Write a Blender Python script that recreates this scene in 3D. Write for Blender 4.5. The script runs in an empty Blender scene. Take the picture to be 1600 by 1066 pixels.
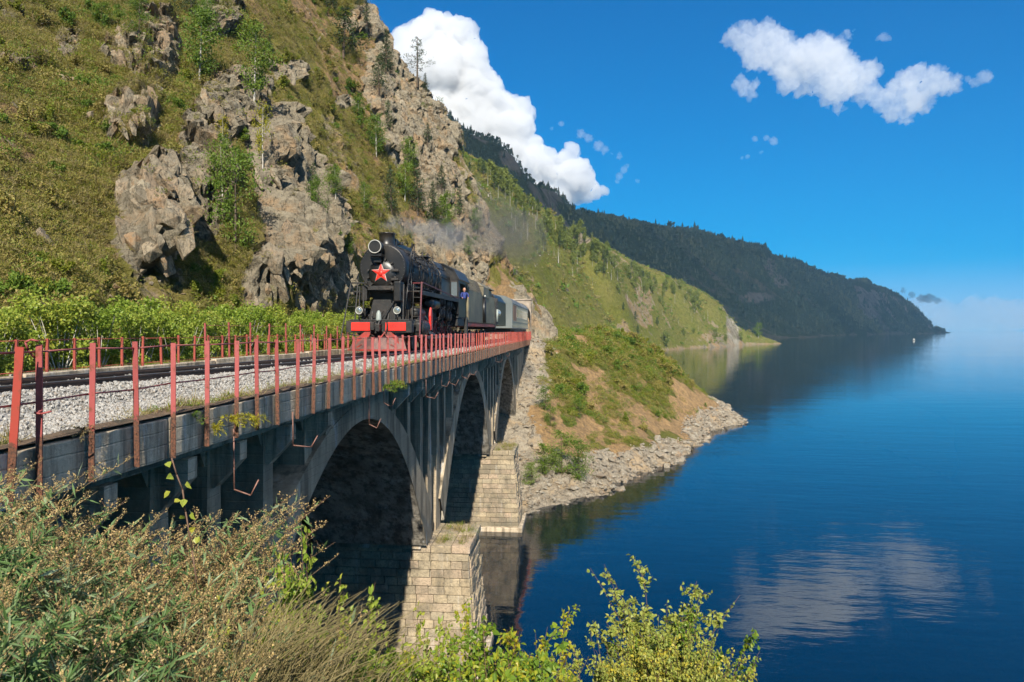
import bpy, bmesh, math, random
import numpy as np
from mathutils import Vector, Matrix
random.seed(7)
RNG = np.random.RandomState(11)
S = bpy.context.scene
C = S.collection
TH = math.radians(5.355)
CAMX, CAMZ, FPX = 5.88, 15.2, 1067.0
# ---------------------------------------------------------------- camera, sky, sun, exposure
cam = bpy.data.cameras.new('camera')
cam.sensor_width = 36.0
cam.lens = 24.0
cam.clip_start = 0.1
cam.clip_end = 60000
cam.shift_y = -17.0/1600.0
cam_ob = bpy.data.objects.new('camera', cam)
C.objects.link(cam_ob)
cam_ob.location = (CAMX, 0, CAMZ)
cam_ob.rotation_euler = (math.radians(90), 0, TH)
S.camera = cam_ob
SUN_EL = math.radians(36)
SUN_AZ = math.radians(7.0)      # light travels towards +Y, turned this much to -X
world = bpy.data.worlds.new("World")
S.world = world
world.use_nodes = True
wn = world.node_tree
wn.nodes.clear()
w_out = wn.nodes.new('ShaderNodeOutputWorld')
w_bg = wn.nodes.new('ShaderNodeBackground')
w_sky = wn.nodes.new('ShaderNodeTexSky')
w_sky.sky_type = 'NISHITA'
w_sky.sun_disc = False
w_sky.sun_elevation = SUN_EL
w_sky.sun_rotation = math.pi - SUN_AZ
w_sky.altitude = 3000
w_sky.air_density = 0.8
w_sky.dust_density = 0.0
w_sky.ozone_density = 6.0
w_hs = wn.nodes.new('ShaderNodeHueSaturation')
w_hs.inputs['Saturation'].default_value = 1.4
w_hs.inputs['Hue'].default_value = 0.49
w_bg.inputs['Strength'].default_value = 0.101
wn.links.new(w_sky.outputs[0], w_hs.inputs['Color'])
w_sep = wn.nodes.new('ShaderNodeSeparateColor'); w_com = wn.nodes.new('ShaderNodeCombineColor')
wn.links.new(w_hs.outputs[0], w_sep.inputs[0])
for ch, a_, k_ in ((0, 1.0, 0.30), (1, 1.26, 0.185), (2, 1.75, 0.185)):    # the polarised blue of the photograph: highlights roll off
    m1 = wn.nodes.new('ShaderNodeMath'); m1.operation = 'MULTIPLY_ADD'; m1.inputs[1].default_value = k_; m1.inputs[2].default_value = 1.0
    m2 = wn.nodes.new('ShaderNodeMath'); m2.operation = 'DIVIDE'; m3 = wn.nodes.new('ShaderNodeMath'); m3.operation = 'MULTIPLY_ADD'; m3.inputs[1].default_value = a_; m3.inputs[2].default_value = 0.008
    wn.links.new(w_sep.outputs[ch], m1.inputs[0]); wn.links.new(w_sep.outputs[ch], m2.inputs[0]); wn.links.new(m1.outputs[0], m2.inputs[1])
    wn.links.new(m2.outputs[0], m3.inputs[0]); wn.links.new(m3.outputs[0], w_com.inputs[ch])
wn.links.new(w_com.outputs[0], w_bg.inputs['Color'])
wn.links.new(w_bg.outputs[0], w_out.inputs['Surface'])
sun = bpy.data.lights.new('sun', 'SUN')
sun.energy = 5.0
sun.angle = math.radians(0.5)
sun.color = (1.0, 0.92, 0.78)
sun_ob = bpy.data.objects.new('sun', sun)
C.objects.link(sun_ob)
sdir = Vector((-math.sin(SUN_AZ)*math.cos(SUN_EL), math.cos(SUN_AZ)*math.cos(SUN_EL), -math.sin(SUN_EL)))
sun_ob.rotation_euler = sdir.to_track_quat('-Z', 'Y').to_euler()
S.view_settings.view_transform = 'Standard'
S.view_settings.look = 'None'
S.view_settings.gamma = 1.0
S.view_settings.use_curve_mapping = False
S.view_settings.exposure = 0.72
S.cycles.use_denoising = True
S.cycles.max_bounces = 6
S.cycles.diffuse_bounces = 3
S.cycles.glossy_bounces = 3
S.cycles.transmission_bounces = 4
S.cycles.transparent_max_bounces = 12
S.cycles.volume_bounces = 1
S.cycles.caustics_reflective = False
S.cycles.caustics_refractive = False
S.cycles.use_adaptive_sampling = True
S.cycles.adaptive_threshold = 0.02

# ---------------------------------------------------------------- helpers
FV = np.array([-math.sin(TH), math.cos(TH), 0.0])
RV = np.array([math.cos(TH), math.sin(TH), 0.0])
CP = np.array([CAMX, 0.0, CAMZ])
def PX(u, v, D):
    """point of the place at depth D along the viewing axis"""
    return CP + FV*D + RV*((u-800.0)/FPX*D) + np.array([0, 0, (516.0-v)/FPX*D])
def UV(P):
    """where a point of the place is seen (n,3)->(u,v,D)"""
    Q = P - CP
    D = Q @ FV
    D = np.where(np.abs(D) < 0.1, 0.1, D)
    return 800+FPX*(Q @ RV)/D, 516-FPX*Q[..., 2]/D, D

def Y_of(u, X):
    """distance along the line X = const that is seen at column u"""
    k = (u-800.0)/FPX; s, c = math.sin(TH), math.cos(TH)
    return (CAMX-X)*(c+k*s)/(s-k*c)
def hsh(ix, iy, iz, seed=0):
    with np.errstate(over='ignore'):
        h = (ix.astype(np.int64)*374761393 + iy.astype(np.int64)*668265263 + iz.astype(np.int64)*2147483647 + seed*974711) & 0xffffffff
        h = ((h ^ (h >> 13))*1274126177) & 0xffffffff
        h = ((h ^ (h >> 16))*2246822519) & 0xffffffff
        h = h ^ (h >> 15)
    return (h & 0xffffff)/float(0xffffff)
def vnoise(P, seed=0):
    i = np.floor(P).astype(np.int64); f = P-i
    f = f*f*(3-2*f)
    r = 0
    for dx in (0, 1):
        wx = f[:, 0] if dx else 1-f[:, 0]
        for dy in (0, 1):
            wy = f[:, 1] if dy else 1-f[:, 1]
            for dz in (0, 1):
                wz = f[:, 2] if dz else 1-f[:, 2]
                r = r + wx*wy*wz*hsh(i[:, 0]+dx, i[:, 1]+dy, i[:, 2]+dz, seed)
    return r*2-1
def fbm(P, octv=4, seed=0, gain=0.5):
    r = 0; a = 1.0; Q = P.copy()
    for k in range(octv):
        r = r + a*vnoise(Q, seed+k*17); a *= gain; Q = Q*2.03+11.7
    return r
def worley(P, seed=0):
    """F1, F2 and a random number of the nearest cell"""
    i = np.floor(P).astype(np.int64)
    n = len(P)
    f1 = np.full(n, 9.0); f2 = np.full(n, 9.0); cid = np.zeros(n)
    for dx in (-1, 0, 1):
        for dy in (-1, 0, 1):
            for dz in (-1, 0, 1):
                a, b, c = i[:, 0]+dx, i[:, 1]+dy, i[:, 2]+dz
                d = np.sqrt((a+hsh(a, b, c, seed)-P[:, 0])**2+(b+hsh(a, b, c, seed+1)-P[:, 1])**2+(c+hsh(a, b, c, seed+2)-P[:, 2])**2)
                m = d < f1
                f2 = np.where(m, f1, np.minimum(f2, d))
                cid = np.where(m, hsh(a, b, c, seed+3), cid)
                f1 = np.where(m, d, f1)
    return f1, f2, cid
def sstep(a, b, x):
    t = np.clip((x-a)/(b-a), 0, 1)
    return t*t*(3-2*t)

def tps_fit(P, lam=0.0):
    P = np.array(P, float)
    n = len(P)
    d = np.sqrt(((P[:, None, :2]-P[None, :, :2])**2).sum(2))
    K = np.where(d > 0, d*d*np.log(np.maximum(d, 1e-9)), 0)+lam*np.eye(n)
    A = np.zeros((n+3, n+3)); A[:n, :n] = K
    A[:n, n] = 1; A[:n, n+1:n+3] = P[:, :2]; A[n, :n] = 1; A[n+1:, :n] = P[:, :2].T
    sol = np.linalg.solve(A, np.concatenate([P[:, 2], np.zeros(3)]))
    def ev(x, y):
        out = np.zeros(len(x))
        for s in range(0, len(x), 20000):
            xx, yy = x[s:s+20000], y[s:s+20000]
            dd = np.sqrt((xx[:, None]-P[None, :, 0])**2+(yy[:, None]-P[None, :, 1])**2)
            K = np.where(dd > 0, dd*dd*np.log(np.maximum(dd, 1e-9)), 0)
            out[s:s+20000] = K @ sol[:n]+sol[n]+sol[n+1]*xx+sol[n+2]*yy
        return out
    return ev

def np_mesh(name, V, F, attrs=None, smooth=True):
    """V (n,3), F (m,k) -> mesh, all faces with k corners"""
    me = bpy.data.meshes.new(name)
    V = np.asarray(V, np.float32); F = np.asarray(F, np.int32)
    m, k = F.shape
    me.vertices.add(len(V)); me.vertices.foreach_set('co', V.ravel())
    me.loops.add(m*k); me.loops.foreach_set('vertex_index', F.ravel())
    me.polygons.add(m)
    me.polygons.foreach_set('loop_start', np.arange(0, m*k, k, dtype=np.int32))
    me.polygons.foreach_set('loop_total', np.full(m, k, np.int32))
    me.polygons.foreach_set('use_smooth', np.full(m, smooth, bool))
    for an, dat in (attrs or {}).items():
        a = me.attributes.new(an, 'FLOAT', 'POINT'); a.data.foreach_set('value', np.asarray(dat, np.float32))
    me.update(calc_edges=True)
    me.validate()
    return me
def grid_faces(nx, ny):
    idx = np.arange(nx*ny).reshape(ny, nx)
    return np.stack([idx[:-1, :-1].ravel(), idx[:-1, 1:].ravel(), idx[1:, 1:].ravel(), idx[1:, :-1].ravel()], 1)
def grid_normals(P, nx, ny):
    G = P.reshape(ny, nx, 3)
    dx = np.gradient(G, axis=1); dy = np.gradient(G, axis=0)
    n = np.cross(dx, dy); n /= np.maximum(np.linalg.norm(n, axis=2, keepdims=True), 1e-9)
    return n.reshape(-1, 3)

def link(name, me, mat=None, parent=None):
    o = bpy.data.objects.new(name, me)
    C.objects.link(o)
    if mat is not None and me is not None and len(me.materials) == 0:
        me.materials.append(mat)
    if parent is not None: o.parent = parent
    return o
def tag(o, label=None, cat=None, group=None, kind=None):
    if label: o['label'] = label
    if cat: o['category'] = cat
    if group: o['group'] = group
    if kind: o['kind'] = kind
    return o
def empty(name, loc=(0, 0, 0), rz=0.0, label=None, cat=None, group=None):
    o = bpy.data.objects.new(name, None); C.objects.link(o)
    o.location = loc; o.rotation_euler = (0, 0, rz); o.empty_display_size = 0.2
    return tag(o, label, cat, group)
KIDS = {}
def copy_tree(o, parent=None):
    c = o.copy(); C.objects.link(c)
    if parent is not None: c.parent = parent
    for ch in o.children: copy_tree(ch, c)
    return c

class G:
    """collects simple solids into one mesh"""
    def __init__(s): s.v = []; s.f = []; s.sm = []
    def add(s, vs, fs, sm=False):
        b = len(s.v); s.v += [tuple(p) for p in vs]
        s.f += [tuple(i+b for i in f) for f in fs]; s.sm += [sm]*len(fs); return s
    def box(s, x0, x1, y0, y1, z0, z1):
        vs = [(x, y, z) for x in (x0, x1) for y in (y0, y1) for z in (z0, z1)]
        return s.add(vs, [(0, 1, 3, 2), (4, 6, 7, 5), (0, 4, 5, 1), (2, 3, 7, 6), (0, 2, 6, 4), (1, 5, 7, 3)])
    def obox(s, c, ax, ay, az, hx, hy, hz):
        c, ax, ay, az = Vector(c), Vector(ax), Vector(ay), Vector(az)
        vs = [c+ax*hx*i+ay*hy*j+az*hz*k for i in (-1, 1) for j in (-1, 1) for k in (-1, 1)]
        return s.add(vs, [(0, 1, 3, 2), (4, 6, 7, 5), (0, 4, 5, 1), (2, 3, 7, 6), (0, 2, 6, 4), (1, 5, 7, 3)])
    def bar(s, p0, p1, w, h):
        p0, p1 = Vector(p0), Vector(p1); d = (p1-p0); L = d.length; d.normalize()
        up = Vector((0, 0, 1)) if abs(d.z) < .95 else Vector((0, 1, 0))
        a = d.cross(up).normalized(); b = a.cross(d)
        return s.obox((p0+p1)/2, d, a, b, L/2, w/2, h/2)
    def cyl(s, p0, p1, r0, r1=None, n=20, caps=True, sm=True):
        r1 = r0 if r1 is None else r1
        p0, p1 = Vector(p0), Vector(p1); d = (p1-p0).normalized()
        up = Vector((0, 0, 1)) if abs(d.z) < .9 else Vector((0, 1, 0))
        a = d.cross(up).normalized(); b = a.cross(d)
        vs = []
        for p, r in ((p0, r0), (p1, r1)):
            for i in range(n):
                t = 2*math.pi*i/n; vs.append(p+a*math.cos(t)*r+b*math.sin(t)*r)
        s.add(vs, [(i, (i+1) % n, n+(i+1) % n, n+i) for i in range(n)], sm)
        if caps:
            k = len(s.v)-2*n
            s.f.append(tuple(k+i for i in range(n))[::-1]); s.sm.append(False)
            s.f.append(tuple(k+n+i for i in range(n))); s.sm.append(False)
        return s
    def tube(s, pts, r, n=6):
        for a, b in zip(pts[:-1], pts[1:]): s.cyl(a, b, r, r, n)
        return s
    def lathe(s, o, axis, prof, n=24, caps=True):
        """prof: list of (distance along axis, radius)"""
        o, d = Vector(o), Vector(axis).normalized()
        up = Vector((0, 0, 1)) if abs(d.z) < .9 else Vector((0, 1, 0))
        a = d.cross(up).normalized(); b = a.cross(d)
        vs = []
        for t, r in prof:
            for i in range(n):
                q = 2*math.pi*i/n; vs.append(o+d*t+a*math.cos(q)*r+b*math.sin(q)*r)
        fs = []
        for k in range(len(prof)-1):
            for i in range(n): fs.append((k*n+i, k*n+(i+1) % n, (k+1)*n+(i+1) % n, (k+1)*n+i))
        s.add(vs, fs, True)
        if caps:
            k = len(s.v)-len(vs)
            s.f.append(tuple(k+i for i in range(n))[::-1]); s.sm.append(False)
            e = k+(len(prof)-1)*n
            s.f.append(tuple(e+i for i in range(n))); s.sm.append(False)
        return s
    def ring(s, c, axis, r, t, n=28, m=6):
        c, d = Vector(c), Vector(axis).normalized()
        up = Vector((0, 0, 1)) if abs(d.z) < .9 else Vector((0, 1, 0))
        a = d.cross(up).normalized(); b = a.cross(d)
        vs = []
        for i in range(n):
            q = 2*math.pi*i/n; e = a*math.cos(q)+b*math.sin(q)
            for j in range(m):
                p = 2*math.pi*j/m; vs.append(c+e*(r+t*math.cos(p))+d*t*math.sin(p))
        fs = [(i*m+j, i*m+(j+1) % m, ((i+1) % n)*m+(j+1) % m, ((i+1) % n)*m+j) for i in range(n) for j in range(m)]
        return s.add(vs, fs, True)
    def prism(s, poly, a0, a1, axis='x'):
        """poly in the two other coordinates, extruded along axis"""
        n = len(poly)
        def P(p, t):
            return {'x': (t, p[0], p[1]), 'y': (p[0], t, p[1]), 'z': (p[0], p[1], t)}[axis]
        vs = [P(p, a0) for p in poly]+[P(p, a1) for p in poly]
        return s.add(vs, [tuple(range(n))[::-1], tuple(range(n, 2*n))]+[(i, (i+1) % n, n+(i+1) % n, n+i) for i in range(n)])
    def mesh(s, name='mesh'):
        me = bpy.data.meshes.new(name); me.from_pydata(s.v, [], s.f)
        me.polygons.foreach_set('use_smooth', s.sm)
        me.update()
        bm = bmesh.new(); bm.from_mesh(me); bmesh.ops.recalc_face_normals(bm, faces=bm.faces); bm.to_mesh(me); bm.free()
        return me
    def build(s, name, mat, parent=None, bevel=0.0):
        o = link(name, s.mesh(name), mat, parent)
        if bevel:
            b = o.modifiers.new('bevel', 'BEVEL'); b.width = bevel; b.segments = 2; b.limit_method = 'ANGLE'; b.angle_limit = 0.7
        return o

# ---- materials
def nmat(name):
    m = bpy.data.materials.new(name); m.use_nodes = True
    nt = m.node_tree; nt.nodes.clear()
    out = nt.nodes.new('ShaderNodeOutputMaterial'); b = nt.nodes.new('ShaderNodeBsdfPrincipled')
    nt.links.new(b.outputs[0], out.inputs[0])
    return m, nt, b, out
def node(nt, t, **kw):
    n = nt.nodes.new(t)
    for k, v in kw.items():
        if k.startswith('i_'):
            key = k[2:].replace('_', ' ')
            n.inputs[key if key in n.inputs.keys() else int(key)].default_value = v
        else: setattr(n, k, v)
    return n
def ramp(nt, fac, stops, interp='LINEAR'):
    r = nt.nodes.new('ShaderNodeValToRGB'); r.color_ramp.interpolation = interp
    el = r.color_ramp.elements
    while len(el) < len(stops): el.new(0.5)
    for e, (p, c) in zip(el, stops):
        e.position = p; e.color = (c if len(c) == 4 else (*c, 1)) if isinstance(c, tuple) else (c, c, c, 1)
    nt.links.new(fac, r.inputs[0]); return r.outputs[0]
def mixc(nt, fac, a, b, mode='MIX'):
    m = nt.nodes.new('ShaderNodeMix'); m.data_type = 'RGBA'; m.blend_type = mode
    for k, x in ((0, fac), (6, a), (7, b)):
        if isinstance(x, bpy.types.NodeSocket): nt.links.new(x, m.inputs[k])
        elif k == 0: m.inputs[0].default_value = x
        else: m.inputs[k].default_value = (*x, 1)
    return m.outputs[2]
def coords(nt, kind='Object', scale=(1, 1, 1)):
    t = nt.nodes.new('ShaderNodeTexCoord')
    if kind == 'World':
        g = nt.nodes.new('ShaderNodeNewGeometry'); src = g.outputs['Position']
    else: src = t.outputs[kind]
    mp = nt.nodes.new('ShaderNodeMapping'); mp.inputs['Scale'].default_value = scale
    nt.links.new(src, mp.inputs[0]); return mp.outputs[0]
def noise(nt, vec, scale, detail=5, rough=0.55, out=0):
    n = nt.nodes.new('ShaderNodeTexNoise'); n.inputs['Scale'].default_value = scale
    n.inputs['Detail'].default_value = detail; n.inputs['Roughness'].default_value = rough
    nt.links.new(vec, n.inputs['Vector']); return n.outputs[out]
def bump(nt, b, h, strength=0.3, dist=0.1, prev=None):
    n = nt.nodes.new('ShaderNodeBump'); n.inputs['Strength'].default_value = strength; n.inputs['Distance'].default_value = dist
    nt.links.new(h, n.inputs['Height'])
    if prev is not None: nt.links.new(prev, n.inputs['Normal'])
    if b is not None: nt.links.new(n.outputs[0], b.inputs['Normal'])
    return n.outputs[0]
def simple(name, c1, c2=None, scale=3.0, rough=0.6, bmp=0.15, metal=0.0, kind='World', lo=0.35, hi=0.65, detail=6, c3=None, bdist=0.03, spec=None):
    m, nt, b, out = nmat(name)
    v = coords(nt, kind)
    b.inputs['Roughness'].default_value = rough; b.inputs['Metallic'].default_value = metal
    if spec is not None: b.inputs['Specular IOR Level'].default_value = spec
    n = noise(nt, v, scale, detail, 0.62)
    c = ramp(nt, n, [(lo, c1), (hi, c2 or tuple(x*0.75 for x in c1))])
    if c3:
        n2 = noise(nt, v, scale*0.37, 5, 0.6)
        f = ramp(nt, n2, [(0.52, 0.0), (0.66, 1.0)])
        c = mixc(nt, f, c, c3)
    nt.links.new(c, b.inputs['Base Color'])
    if bmp: bump(nt, b, noise(nt, v, scale*4, 6, 0.65), bmp, bdist)
    return m
def leafmat(name, cols, rough=0.55, trans=0.35, noise_scale=None):
    """leaf colour varies from plant to plant and from leaf to leaf"""
    m, nt, b, out = nmat(name)
    oi = nt.nodes.new('ShaderNodeObjectInfo')
    g = nt.nodes.new('ShaderNodeNewGeometry')
    ad = node(nt, 'ShaderNodeMath', operation='MULTIPLY_ADD')
    nt.links.new(oi.outputs['Random'], ad.inputs[0]); ad.inputs[1].default_value = 0.45
    sc = node(nt, 'ShaderNodeMath', operation='MULTIPLY'); nt.links.new(g.outputs['Random Per Island'], sc.inputs[0]); sc.inputs[1].default_value = 0.55
    nt.links.new(sc.outputs[0], ad.inputs[2])
    n = len(cols)
    c = ramp(nt, ad.outputs[0], [(i/(n-1) if n > 1 else 0, cols[i]) for i in range(n)])
    nt.links.new(c, b.inputs['Base Color']); b.inputs['Roughness'].default_value = rough
    b.inputs['Specular IOR Level'].default_value = 0.3
    if trans:
        tr = nt.nodes.new('ShaderNodeBsdfTranslucent'); nt.links.new(c, tr.inputs[0])
        mx = nt.nodes.new('ShaderNodeMixShader'); mx.inputs[0].default_value = trans
        nt.links.new(b.outputs[0], mx.inputs[1]); nt.links.new(tr.outputs[0], mx.inputs[2]); nt.links.new(mx.outputs[0], out.inputs[0])
    return m

# ---- scattering as one object of stuff
def scatter(name, pts, rots, scales, variants, kind='stuff', label=None, cat=None):
    """one object whose geometry nodes set variant meshes on its points"""
    n = len(pts)
    me = bpy.data.meshes.new(name); me.vertices.add(n); me.vertices.foreach_set('co', np.asarray(pts, np.float32).ravel())
    a = me.attributes.new('rot', 'FLOAT_VECTOR', 'POINT'); a.data.foreach_set('vector', np.asarray(rots, np.float32).ravel())
    a = me.attributes.new('scl', 'FLOAT_VECTOR', 'POINT'); a.data.foreach_set('vector', np.asarray(scales, np.float32).ravel())
    a = me.attributes.new('var', 'INT', 'POINT'); a.data.foreach_set('value', (np.arange(n) % len(variants)).astype(np.int32))
    ob = link(name, me)
    ng = bpy.data.node_groups.new(name+'_scatter', 'GeometryNodeTree')
    ng.interface.new_socket('Geometry', in_out='INPUT', socket_type='NodeSocketGeometry')
    ng.interface.new_socket('Geometry', in_out='OUTPUT', socket_type='NodeSocketGeometry')
    gi = ng.nodes.new('NodeGroupInput'); go = ng.nodes.new('NodeGroupOutput')
    jn = ng.nodes.new('GeometryNodeJoinGeometry')
    def attr(nm, ty):
        x = ng.nodes.new('GeometryNodeInputNamedAttribute'); x.data_type = ty; x.inputs[0].default_value = nm
        return [o for o in x.outputs if o.enabled and o.name == 'Attribute'][0]
    for k, vm in enumerate(variants):
        src = bpy.data.objects.new(name+'_piece', vm)
        oi = ng.nodes.new('GeometryNodeObjectInfo'); oi.inputs['Object'].default_value = src
        ip = ng.nodes.new('GeometryNodeInstanceOnPoints')
        cmp_ = ng.nodes.new('FunctionNodeCompare'); cmp_.data_type = 'INT'; cmp_.operation = 'EQUAL'
        ng.links.new(attr('var', 'INT'), [i for i in cmp_.inputs if i.enabled][0])
        [i for i in cmp_.inputs if i.enabled][1].default_value = k
        ng.links.new(gi.outputs[0], ip.inputs['Points'])
        ng.links.new(cmp_.outputs[0], ip.inputs['Selection'])
        ng.links.new(oi.outputs['Geometry'], ip.inputs['Instance'])
        e2r = ng.nodes.new('FunctionNodeEulerToRotation'); ng.links.new(attr('rot', 'FLOAT_VECTOR'), e2r.inputs[0])
        ng.links.new(e2r.outputs[0], ip.inputs['Rotation'])
        ng.links.new(attr('scl', 'FLOAT_VECTOR'), ip.inputs['Scale'])
        ng.links.new(ip.outputs[0], jn.inputs[0])
    ng.links.new(jn.outputs[0], go.inputs[0])
    md = ob.modifiers.new('scatter', 'NODES'); md.node_group = ng
    ob['kind'] = kind
    if label: ob['label'] = label
    if cat: ob['category'] = cat
    return ob
# ================================================================ TERRAIN
def m_ground(name, grass1, grass2, soil1, soil2, rock1, rock2, rock3, gscale=0.35, fine=3.0):
    """grass, soil and rock on one surface; 'rock' and 'soil' are measured on the mesh"""
    m, nt, b, out = nmat(name)
    v = coords(nt, 'World')
    ar = node(nt, 'ShaderNodeAttribute', attribute_name='rock'); asl = node(nt, 'ShaderNodeAttribute', attribute_name='soil')
    n1 = noise(nt, v, gscale, 8, 0.65); n2 = noise(nt, v, fine, 6, 0.7); n3 = noise(nt, v, gscale*4.2, 7, 0.7)
    gr = mixc(nt, ramp(nt, n1, [(0.38, 0.0), (0.62, 1.0)]), grass1, grass2)
    gr = mixc(nt, ramp(nt, n2, [(0.35, 0.65), (0.7, 0.0)]), gr, tuple(x*0.45 for x in grass1))
    so = mixc(nt, ramp(nt, n3, [(0.4, 0.0), (0.6, 1.0)]), soil1, soil2)
    so = mixc(nt, ramp(nt, n2, [(0.4, 0.5), (0.6, 0.0)]), so, tuple(x*0.5 for x in soil2))
    rk = mixc(nt, ramp(nt, n3, [(0.4, 0.0), (0.6, 1.0)]), rock1, rock2)
    rk = mixc(nt, ramp(nt, n1, [(0.5, 0.0), (0.64, 0.9)]), rk, rock3)
    vo = node(nt, 'ShaderNodeTexVoronoi', feature='DISTANCE_TO_EDGE'); vo.inputs['Scale'].default_value = fine*0.38
    mp = nt.nodes.new('ShaderNodeMapping'); mp.inputs['Scale'].default_value = (1.3, 1.3, 0.55); nt.links.new(v, mp.inputs[0])
    nw = node(nt, 'ShaderNodeMix', data_type='RGBA'); nw.inputs[0].default_value = 0.45
    nt.links.new(mp.outputs[0], nw.inputs[6]); nt.links.new(noise(nt, v, fine*0.5, 4, 0.6, 1), nw.inputs[7])
    nt.links.new(nw.outputs[2], vo.inputs['Vector'])
    cr0 = ramp(nt, vo.outputs['Distance'], [(0.0, 0.0), (0.035, 1.0)])
    crack = mixc(nt, ramp(nt, n3, [(0.42, 0.9), (0.56, 0.0)]), cr0, (1, 1, 1))
    crack = mixc(nt, 1.0, crack, ramp(nt, ar.outputs['Fac'], [(0.25, 1.0), (0.6, 0.0)]), 'LIGHTEN')
    rk = mixc(nt, crack, tuple(x*0.38 for x in rock2), rk)
    wv = noise(nt, coords(nt, 'World', (1.0, 1.0, 0.3)), fine*1.3, 8, 0.75)
    rk = mixc(nt, ramp(nt, wv, [(0.36, 0.75), (0.5, 0.0)]), rk, tuple(x*0.45 for x in rock2))
    # soil shows where the mesh says so, broken up by noise
    def brk(att, w):
        s = node(nt, 'ShaderNodeMath', operation='ADD'); nt.links.new(att.outputs['Fac'], s.inputs[0])
        q = node(nt, 'ShaderNodeMath', operation='MULTIPLY_ADD'); nt.links.new(n3, q.inputs[0]); q.inputs[1].default_value = w; q.inputs[2].default_value = -w/2
        nt.links.new(q.outputs[0], s.inputs[1]); return ramp(nt, s.outputs[0], [(0.42, 0.0), (0.58, 1.0)])
    c = mixc(nt, brk(asl, 1.6), gr, so)
    c = mixc(nt, brk(ar, 1.1), c, rk)
    nt.links.new(c, b.inputs['Base Color']); b.inputs['Roughness'].default_value = 0.95
    b.inputs['Specular IOR Level'].default_value = 0.15
    hb = node(nt, 'ShaderNodeMath', operation='MULTIPLY_ADD'); nt.links.new(crack, hb.inputs[0]); hb.inputs[1].default_value = 0.7; nt.links.new(n2, hb.inputs[2])
    p = bump(nt, None, n2, 0.7, 0.35/fine*2)
    p = bump(nt, None, wv, 0.8, 0.5/fine, p)
    bump(nt, b, hb.outputs[0], 0.6, 0.6/fine, p)
    return m
GR1, GR2 = (0.16, 0.155, 0.032), (0.25, 0.20, 0.065)
SO1, SO2 = (0.34, 0.215, 0.10), (0.24, 0.165, 0.09)
RK1, RK2, RK3 = (0.33, 0.285, 0.205), (0.21, 0.18, 0.13), (0.36, 0.245, 0.14)
M_hill = m_ground('hillside_ground', GR1, GR2, SO1, SO2, RK1, RK2, RK3)
M_mid = m_ground('far_slope_ground', (0.165, 0.18, 0.025), (0.24, 0.215, 0.06), SO1, (0.30, 0.25, 0.16), (0.36, 0.33, 0.26), RK2, RK3, gscale=0.03, fine=0.35)
M_far = m_ground('mountain_ground', (0.035, 0.05, 0.022), (0.06, 0.07, 0.03), (0.13, 0.11, 0.07), (0.1, 0.085, 0.06), (0.17, 0.14, 0.12), (0.11, 0.095, 0.08), (0.2, 0.15, 0.11), gscale=0.004, fine=0.05)

def under_sky(P, line, margin):
    """keeps the land below the known ridge line"""
    u, v, D = UV(P); vs = np.interp(u, [a for a, b in line], [b for a, b in line])+margin
    zmax = CAMZ+(516-vs)/FPX*D
    P[:, 2] = np.where(D > 30, np.minimum(P[:, 2], zmax), P[:, 2]); return P
SKY_M = [(500, -200), (640, 120), (700, 196), (720, 238), (760, 262), (800, 292), (850, 326), (900, 358), (950, 388), (1000, 414), (1050, 434), (1100, 458), (1130, 478), (1145, 496), (1150, 508), (1170, 517), (1200, 527), (1224, 537), (1240, 560), (1600, 700)]
SKY_F = [(500, 60), (640, 140), (690, 176), (720, 202), (745, 212), (775, 222), (800, 240), (818, 270), (832, 290), (850, 292), (870, 300), (886, 322), (900, 332), (930, 336), (980, 348), (1030, 358), (1080, 362), (1100, 367), (1140, 380), (1194, 389), (1203, 401), (1210, 405), (1250, 412), (1262, 420), (1281, 430), (1316, 434), (1323, 442), (1356, 439), (1364, 449), (1381, 452), (1409, 466), (1431, 482), (1444, 498), (1453, 506), (1457, 518), (1462, 514), (1475, 518), (1497, 523), (1600, 530)]
# ---- the near hillside
A = []
for (u, v, D) in [(-250, 560, 18), (-250, 300, 24), (-250, 150, 29), (-250, 0, 35), (-250, -300, 55),
                  (0, 400, 26), (0, 300, 30), (0, 200, 35), (0, 100, 41), (0, 0, 49), (0, -250, 80),
                  (230, 450, 34), (230, 400, 36), (230, 300, 39), (230, 200, 44), (230, 100, 51), (230, 0, 60), (230, -250, 98),
                  (400, 480, 39.5), (400, 400, 41), (400, 300, 45), (400, 200, 51), (400, 100, 60), (400, 0, 73), (400, -200, 105),
                  (500, 470, 50), (500, 400, 53), (500, 300, 60), (500, 200, 71), (500, 100, 84), (500, 0, 98), (500, -80, 112),
                  (565, 2, 112), (600, 470, 64), (600, 400, 70), (600, 350, 74), (600, 250, 86), (600, 150, 98), (598, 52, 110),
                  (650, 160, 107), (650, 250, 96), (650, 400, 82), (690, 172, 110), (700, 300, 98), (700, 400, 90), (700, 450, 84),
                  (725, 252, 108), (745, 315, 107), (760, 400, 98), (772, 400, 104), (790, 450, 98), (803, 452, 101)]:
    A.append(PX(u, v, D))
for Y in range(-20, 86, 8):
    A.append((-6.2, Y, 14.0)); A.append((-8.5, Y, 14.0))
    A.append((-11.0 if Y < 60 else -9.5, Y, 14.15))
for (x, y, z) in [(-40, 135, 30), (-60, 150, 40), (-20, 135, 22), (-8, 132, 15), (-90, 130, 60), (-110, 90, 75), (-90, 60, 80), (-90, 30, 78), (-90, 0, 78), (-90, -20, 78),
                  (-30, -20, 36), (-45, 125, 46), (-25, 122, 32), (-0.8, 94, 19.2), (1.2, 97, 16.2), (3.2, 100, 13.4), (4, 112, 13.2), (3, 126, 12.5), (-4, 93.4, 20.6), (-2, 101, 21.5), (-1, 108, 19), (0, 116, 15.5), (-8, 95, 23.5)]:
    A.append((x, y, z))
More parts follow.
